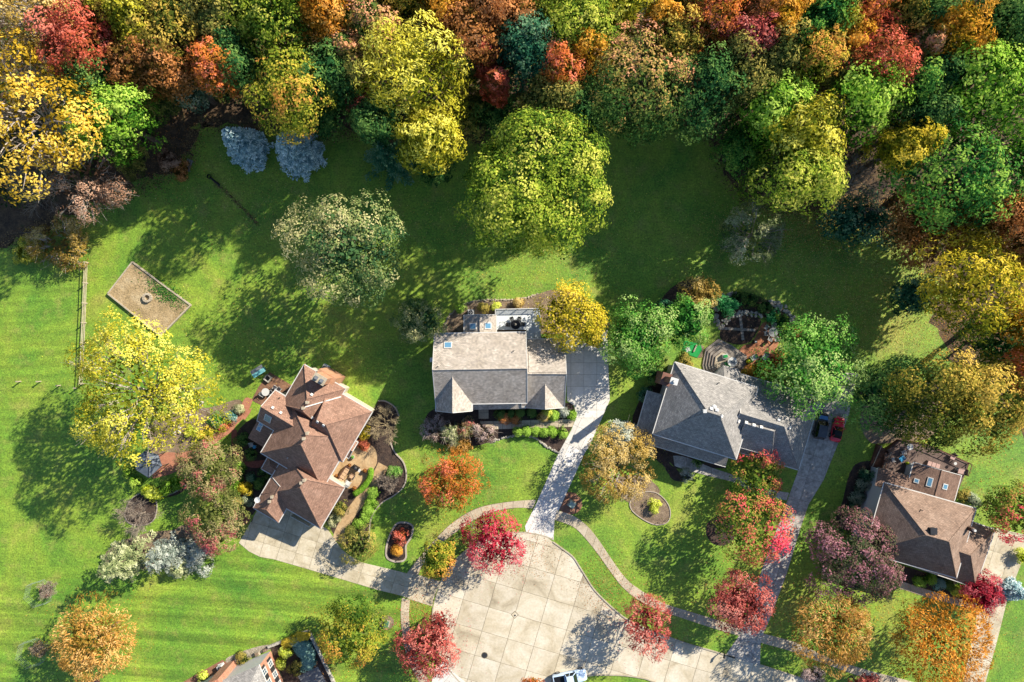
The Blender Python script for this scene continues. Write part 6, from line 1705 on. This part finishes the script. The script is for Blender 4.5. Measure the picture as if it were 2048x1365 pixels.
# ------------------------------------------------------------------ street furniture
lp = empty('street_lamp', G(849.8, 1235.6), 'tall black street lamp on the verge by the turning circle', 'street lamp')
m = MB(); m.lathe((0, 0, 0), [(.16, 0), (.16, .25), (.1, .4), (.06, .6), (.05, 4.3), (.09, 4.35), (.06, 4.45)], 10); m.build('post', MAT['metal_dark'], lp)
m = MB(); m.lathe((0, 0, 4.45), [(.08, 0), (.2, .1), (.24, .45), (.17, .5)], 8); m.build('lantern', MAT['glass'], lp)
m = MB(); m.lathe((0, 0, 4.93), [(.3, 0), (.26, .06), (.12, .2), (.04, .25), (.03, .36), (0, .38)], 8); m.build('cap', MAT['metal_dark'], lp)
mbx = empty('mailbox', G(1445, 1302), 'black curved-arm mailbox on the kerb by the old driveway', 'mailbox', rz=math.radians(-107))
m = MB(); m.box((0, 0, .6), (.12, .12, 1.2)); m.tube((0, 0, .75), (.5, 0, 1.12), .04, n=6); m.build('post', MAT['metal_dark'], mbx)
m = MB(); m.box((.35, 0, 1.22), (.6, .24, .14)); m.tube((.05, 0, 1.29), (.65, 0, 1.29), .12, n=12); m.build('box', MAT['black'], mbx)
m = MB(); m.box((.5, .14, 1.38), (.14, .02, .12)); m.build('flag', MAT['patio_red'], mbx)
def utility(label, px, py, rz, mat, dims):
    c = empty('utility_box', G(px, py), label, 'utility box', 'utility boxes', rz)
    m = MB(); m.box((0, 0, .05), (dims[0] + .3, dims[1] + .3, .1)); m.build('pad', MAT['kerb'], c)
    m = MB(); m.box((0, 0, dims[2] / 2 + .1), dims); m.build('cabinet', MAT[mat], c)
    m = MB(); m.box((0, .04, dims[2] + .13), (dims[0] + .06, dims[1] + .08, .07), taper=.94); m.build('lid', MAT[mat], c)
utility('green utility box in the mulch ring on the lower lawn', 774, 1247, math.radians(-12), 'green_box', (.6, .75, .75))
utility('grey-green utility box in the mulch beside the pale driveway', 1143, 1008, math.radians(-33), 'mesh_fence', (.95, .85, .8))
def manhole(label, px, py, r, sq=False):
    c = empty('manhole', G(px, py), label, 'manhole cover', 'manholes in the turning circle')
    m = MB()
    if sq:
        m.prism([(.62, 0), (0, .62), (-.62, 0), (0, -.62)], .02, .040); m.build('frame', MAT['joint'], c)
        m = MB(); m.prism([(.5, 0), (0, .5), (-.5, 0), (0, -.5)], .02, .044); m.build('collar', MAT['road'], c)
        m = MB(); m.lathe((.03, -.1, .0), [(.16, 0), (.16, .05), (0, .05)], 12); m.build('lid', MAT['metal_dark'], c)
    else:
        m.lathe((0, 0, 0), [(r * 1.25, 0), (r * 1.25, .036), (0, .037)], 20); m.build('collar', MAT['joint'], c)
        m = MB(); m.lathe((0, 0, 0), [(r, 0), (r, .043), (r * .8, .043), (r * .78, .05), (0, .05)], 20); m.build('lid', MAT['metal_dark'], c)
manhole('diamond-shaped access plate in the middle of the turning circle', 1029.5, 1230, .5, True)
manhole('round dark manhole cover in the lower left of the turning circle', 969, 1311, .42)
# young trees in wire cages
for i, (x, y, r) in enumerate(((84, 1184, 26), (70, 1303, 28))):
    c = empty('wire_cage', G(x, y), ['hexagonal wire cage round the upper sapling on the left lawn', 'hexagonal wire cage round the lower sapling on the left lawn'][i], 'wire cage', 'wire cages')
    pts = [Vector((r * S * math.cos(a * math.pi / 3 + .3), r * S * math.sin(a * math.pi / 3 + .3), 0)) for a in range(6)]
    for k in range(6):
        a, b = pts[k], pts[(k + 1) % 6]
        m = MB(); m.tube(a, a + Vector((0, 0, 1.6)), .018, n=5); m.build('stake', MAT['metal_grey'], c)
        m = MB()
        for z in np.arange(.15, 1.5, .3): m.tube((a.x, a.y, z), (b.x, b.y, z), .008, n=3, cap=False)
        for t in np.arange(.1, 1, .2): p = a.lerp(b, t); m.tube((p.x, p.y, 0), (p.x, p.y, 1.45), .008, n=3, cap=False)
        o = m.build('mesh_panel', MAT['mesh_fence'], c); o['kind'] = 'stuff'
    tree(['thin young sapling in the upper wire cage', 'reddish young sapling in the lower wire cage'][i], x + 4, y - 1, 11, 3.2, ('olive', 'tan')[i], 'x', name='sapling', group='caged saplings', bark='twig', twigs=(120, 700)[i], leaf=.16)

# ------------------------------------------------------------------ cars
def loft(mb, ST, m=0):
    """ST: list of (x, half width, z bottom, z belt, z top); closed smooth body"""
    rings = []
    for x, w, zb, zs, zt in ST:
        rings.append([(x, -w * .86, zb), (x, -w, zb + .12), (x, -w, zs * .75 + zb * .25), (x, -w * .97, zs), (x, -w * .86, zt), (x, -w * .4, zt + .025), (x, w * .4, zt + .025), (x, w * .86, zt), (x, w * .97, zs), (x, w, zs * .75 + zb * .25), (x, w, zb + .12), (x, w * .86, zb)])
    n = 12; V = [p for r in rings for p in r]
    F = []
    for j in range(len(rings) - 1):
        for k in range(n): F.append((j * n + k, j * n + (k + 1) % n, (j + 1) * n + (k + 1) % n, (j + 1) * n + k))
    F += [tuple(range(n - 1, -1, -1)), tuple(range((len(rings) - 1) * n, len(rings) * n))]
    mb.add(V, F, m)
def car(label, px, py, heading, name, paint, L, W_, Hh, hood, roof, style, group='cars at the slate house', roofmat=None, hoodmat=None):
    """heading: direction of the nose in degrees, counter-clockwise from picture right"""
    c = empty(name, G(px, py), label, 'car' if style != 'pickup' else 'pickup truck', group, math.radians(heading))
    w = W_ / 2; f = L / 2; zb = .24 if style != 'low' else .17
    belt = Hh * (.62 if style != 'low' else .66); hz_ = Hh * (.60 if style != 'low' else .62)
    if style == 'pickup':
        ST = [(-f, w * .9, .4, .9, .95), (-f + .1, w * .97, .36, .98, 1.05), (-.75, w, .32, .98, 1.05), (-.6, w, .3, 1.0, 1.06), (hood - .1, w, .3, 1.0, 1.07), (hood + .25, w, .3, .98, 1.06), (f - .5, w * .97, .3, .93, 1.0), (f - .15, w * .88, .34, .85, .92), (f, w * .74, .42, .72, .8)]
    else:
        ST = [(-f, w * .7, zb + .15, belt * .72, belt * .8), (-f + .12, w * .86, zb + .05, belt * .88, belt * .95), (-f + .55, w * .97, zb, belt * .96, belt * 1.0), (-f * .3, w, zb, belt * .98, belt), (hood - .1, w, zb, belt * .97, belt * .99), (hood + .3, w * .99, zb, hz_ * .95, hz_), (f - .55, w * .95, zb, hz_ * .88, hz_ * .93), (f - .16, w * .82, zb + .04, hz_ * .76, hz_ * .82), (f, w * .6, zb + .12, hz_ * .6, hz_ * .66)]
    m = MB(); loft(m, ST); m.build('body', paint, c, smooth=True)
    if hoodmat:
        m = MB(); m.add([(hood + .32, -w * .78, hz_ + .035), (hood + .32, w * .78, hz_ + .035), (f - .5, w * .7, hz_ * .93 + .035), (f - .5, -w * .7, hz_ * .93 + .035), (hood + .32, -w * .78, hz_ - .05), (hood + .32, w * .78, hz_ - .05), (f - .5, w * .7, hz_ * .93 - .05), (f - .5, -w * .7, hz_ * .93 - .05)], [(3, 2, 1, 0), (2, 3, 7, 6), (0, 1, 5, 4), (1, 2, 6, 5), (3, 0, 4, 7)]); m.build('bonnet', hoodmat, c)
    r0, r1 = roof          # roof panel from x=r0 (rear) to x=r1 (front)
    g0 = {'suv': -f + .25, 'low': r0 - .45, 'pickup': -.72, 'saloon': -f + .75}[style]
    bt = belt if style != 'pickup' else 1.06
    wt = w * (.74 if style != 'low' else .66); wb = w * .9
    B_ = [(g0, -wb, bt), (hood, -wb, bt), (hood, wb, bt), (g0, wb, bt)]
    T_ = [(r0, -wt, Hh), (r1, -wt, Hh), (r1, wt, Hh), (r0, wt, Hh)]
    m = MB(); m.add([(r0, -wt, Hh), ((r0 + r1) / 2, -wt, Hh + .03), (r1, -wt, Hh), (r1, wt, Hh), ((r0 + r1) / 2, wt, Hh + .03), (r0, wt, Hh), (r0, -wt, Hh - .05), (r1, -wt, Hh - .05), (r1, wt, Hh - .05), (r0, wt, Hh - .05)], [(0, 1, 4, 5), (1, 2, 3, 4), (9, 8, 7, 6), (0, 5, 9, 6), (3, 2, 7, 8), (2, 1, 0, 6, 7), (5, 4, 3, 8, 9)]); m.build('roof', roofmat or paint, c)
    dn = .02
    def quad(nm, q, mat):
        m = MB(); q = [Vector(x) for x in q]; nn = (q[1] - q[0]).cross(q[2] - q[0]).normalized() * .015
        m.add([x + nn for x in q] + [x - nn for x in q], [(0, 1, 2, 3), (7, 6, 5, 4)] + [(k, 4 + k, 4 + (k + 1) % 4, (k + 1) % 4) for k in range(4)]); m.build(nm, mat, c)
    quad('windscreen', [B_[1], B_[2], T_[2], T_[1]], MAT['glass_dark']); quad('rear_window', [B_[3], B_[0], T_[0], T_[3]], MAT['glass_dark'] if style != 'low' else (roofmat or MAT['glass_dark']))
    quad('side_window', [B_[0], B_[1], T_[1], T_[0]], MAT['glass_dark']); quad('side_window', [B_[2], B_[3], T_[3], T_[2]], MAT['glass_dark'])
    for a, b in zip(B_, T_): m = MB(); m.tube(a, b, .05, n=5); m.build('pillar', paint, c)
    if style in ('suv', 'pickup', 'saloon'):
        for s_ in (-1, 1): m = MB(); m.tube(((g0 + hood) / 2 - .1, s_ * wb, bt), ((r0 + r1) / 2 - .1, s_ * wt, Hh), .05, n=5); m.build('pillar', paint, c)
    if style == 'pickup':
        m = MB(); m.box(((-.8 - f) / 2 - .02, 0, 1.085), (f - .98, W_ * .76, .03)); m.build('bed', MAT['black'], c)
        for s_ in (-1, 1): m = MB(); m.box(((-.8 - f) / 2, s_ * w * .86, 1.16), (f - .8, .13, .2)); m.build('bed_side', paint, c)
        m = MB(); m.box((-f + .07, 0, 1.13), (.1, W_ * .8, .2)); m.build('tailgate', paint, c)
    wr_ = .36 if style != 'pickup' else .40
    for sx in (-f + .85, f - .82):
        for s_ in (-1, 1):
            m = MB(); m.tube((sx, s_ * (w - .2), wr_), (sx, s_ * (w + .01), wr_), wr_, n=16); wh = m.build('wheel', MAT['tyre'], c)
            m = MB(); m.tube((sx, s_ * (w - .05), wr_), (sx, s_ * (w + .025), wr_), wr_ * .62, n=12); m.build('rim', MAT['metal_grey'], wh)
    for s_ in (-1, 1):
        m = MB(); m.box((f - .22, s_ * w * .66, hz_ * .74), (.24, .3, .12)); m.build('headlight', MAT['metal_white'], c)
        m = MB(); m.box((-f + .1, s_ * w * .72, belt * .78), (.12, .26, .14)); m.build('tail_light', MAT['patio_red'], c)
        m = MB(); m.box((hood - .15, s_ * (w + .09), bt + .06), (.14, .2, .12)); m.build('mirror', paint, c)
    return c
car('black compact utility car parked along the slate house garage', 1639, 851, 79, 'parked_car', paint_mat('black_paint', '#20242c'), 4.3, 1.84, 1.65, .75, (-1.75, .15), 'suv', hoodmat=paint_mat('painted_sky_sheen', '#5a86b8', .25))  # bonnet colour has the blue sky reflection painted in; the car is black
car('red convertible with black soft top on the old driveway', 1671.5, 858, 77, 'convertible', paint_mat('red_paint', '#d81832'), 4.05, 1.74, 1.24, .45, (-.95, -.15), 'low', roofmat=MAT['black'])
car('dark teal car half hidden under the light green tree', 1659, 773, 75, 'parked_car', paint_mat('teal_paint', '#1c4a5a'), 4.5, 1.82, 1.5, .8, (-1.0, .2), 'saloon')
car('silver-blue pickup truck parked at the grass island', 1139, 1351, 11, 'pickup_truck', paint_mat('silver_paint', '#b8cce0', .3), 5.35, 1.9, 1.78, 1.15, (-.55, .55), 'pickup', group=None)

# ------------------------------------------------------------------ fallen leaves and undergrowth
q = np.random.default_rng(77)
def scatter(n, boxes, pal, lo, hi, name, label, z=.03, k=1.0):
    pts = []
    tot = sum(b[4] for b in boxes)
    for x0, y0, x1, y1, w_ in boxes:
        c = int(n * w_ / tot); cx, cy, sx, sy = (x0 + x1) / 2, (y0 + y1) / 2, (x1 - x0) / 2, (y1 - y0) / 2
        a = q.uniform(0, 2 * math.pi, c); rr = np.sqrt(q.uniform(0, 1, c)) * (1 + .25 * q.normal(size=c))
        pts.append(np.stack([cx + sx * rr * np.cos(a), cy + sy * rr * np.sin(a)], 1))
    p = np.concatenate(pts); n = len(p)
    P = np.stack([(p[:, 0] - 1024) * S, (682.5 - p[:, 1]) * S, z + q.uniform(0, .04, n)], 1)
    N = unit(np.array([0, 0, 1.0]) + q.normal(size=(n, 3)) * .3)
    sz = q.uniform(lo, hi, n)
    o = link(name, leaf_mesh(name, P, N, rdir(q, n), sz, sz * .75, q.uniform(0, 1, n), leaf_mat(PAL[pal], k, .1)))
    tag(o, label, 'leaves', kind='stuff')
scatter(26000, [(1380, 330, 1900, 640, 5), (1600, 520, 1920, 720, 4), (640, 330, 1300, 640, 2.5), (350, 280, 620, 520, 1.2), (400, 560, 760, 780, 1.6), (1420, 380, 1820, 520, 4)], 'tan', .07, .17, 'fallen_leaves', 'tan fallen leaves strewn over the shaded lawns')
scatter(5000, [(1150, 1100, 1270, 1240, 1), (860, 1040, 960, 1130, .6), (800, 1180, 870, 1290, .6), (830, 1130, 900, 1180, .4), (1260, 1190, 1340, 1240, .5), (960, 1060, 1130, 1160, .8)], 'rust', .07, .15, 'fallen_leaves', 'rust fallen leaves along the verges of the turning circle', z=.06)
scatter(5000, [(1500, 390, 1780, 500, 2), (1880, 600, 2048, 720, 1), (260, 200, 420, 380, 1), (1840, 900, 2048, 1010, .4)], 'rust', .08, .2, 'fallen_leaves', 'brown leaf litter scattered at the wood edge')

def linefall(n, line, sd, pal, lo, hi, label, k=1.0):
    L_, _ = resample([Vector(p) for p in catmull(line, 6)], 400); L_ = np.array([[a.x, a.y] for a in L_])
    p = L_[q.integers(0, len(L_), n)] + q.normal(size=(n, 2)) * sd
    P = np.stack([(p[:, 0] - 1024) * S, (682.5 - p[:, 1]) * S, .025 + q.uniform(0, .04, n)], 1); sz = q.uniform(lo, hi, n)
    o = link('fallen_leaves', leaf_mesh('fallen_leaves', P, unit(np.array([0, 0, 1.0]) + q.normal(size=(n, 3)) * .3), rdir(q, n), sz, sz * .75, q.uniform(0, 1, n), leaf_mat(pal, k, .1)))
    tag(o, label, 'leaves', kind='stuff')
BROWN = ['#3c3428', '#5a4a36', '#7c6648', '#9c845c']
linefall(14000, [(0, 490), (60, 470), (150, 425), (250, 385), (330, 352), (380, 302), (400, 242), (480, 262), (600, 264), (680, 264), (760, 272), (860, 302), (960, 282), (1060, 267), (1160, 242), (1300, 228), (1400, 252), (1440, 302), (1490, 397), (1620, 422), (1790, 472), (1880, 562), (1960, 642), (2040, 620)], 11, BROWN, .1, .3, 'brown leaf litter fringing the edge of the wood')
linefall(500, [(426, 362), (445, 378), (470, 402), (500, 432), (515, 448)], 2.2, BROWN, .08, .22, 'dark leaves gathered in the drain hollow')
# undergrowth of the wood: a leafy mass nobody could count
n = 52000
px_ = q.uniform(-60, 2110, n); edge = np.interp(px_, [-60, 60, 250, 380, 480, 700, 900, 1060, 1160, 1300, 1420, 1500, 1620, 1800, 1960, 2110], [430, 420, 330, 215, 215, 225, 270, 235, 215, 205, 235, 330, 385, 440, 590, 540])
py_ = edge - 5 - q.uniform(0, 1, n) ** 1.1 * (edge + 60)
keep = ~((px_ > 1460) & (px_ < 1780) & (py_ > 330))
px_, py_ = px_[keep], py_[keep]; n = len(px_)
hh = np.abs(q.normal(size=n)) * 1.3 + .1
lump = .5 + .5 * np.sin(px_ * .11 + 2 * np.sin(py_ * .07)) * np.sin(py_ * .13 + 1.7 * np.sin(px_ * .05))
P = np.stack([(px_ - 1024) * S, (682.5 - py_) * S, hh * (.4 + 1.2 * lump)], 1)
sz = q.uniform(.3, .62, n)
o = link('undergrowth', leaf_mesh('undergrowth', P, unit(np.array([0, 0, .9]) + q.normal(size=(n, 3)) * .5), rdir(q, n), sz, sz * .65, lump * .6 + q.uniform(-.2, .4, n), leaf_mat(['#1e3a20', '#35502a', '#5e6430', '#806a3c'], 1.1, .25)))
tag(o, 'dark leafy undergrowth on the floor of the wood', 'undergrowth', kind='stuff')
# leaves dropped round the coloured trees of the lawns
def ringfall(n, spots, pal, label):
    scatter(n, [(x - r, y - r * .9, x + r, y + r * .9, r * r) for x, y, r in spots], pal, .07, .16, 'fallen_leaves', label, z=.06)
ringfall(6000, [(905, 975, 95), (190, 1275, 110), (1680, 1250, 130), (1890, 1270, 140), (700, 1270, 100)], 'orange', 'orange fallen leaves under the spiky-crowned lawn trees')
ringfall(4500, [(985, 1090, 85), (1290, 1245, 85), (1490, 1205, 85), (1505, 1060, 100), (855, 1290, 90), (1960, 1200, 60)], 'pinkred', 'red fallen leaves under the crimson lawn trees')
ringfall(6000, [(290, 800, 190), (1140, 635, 95), (1070, 420, 220), (1240, 950, 110), (690, 520, 120)], 'yellow', 'yellow fallen leaves under the large lawn trees')
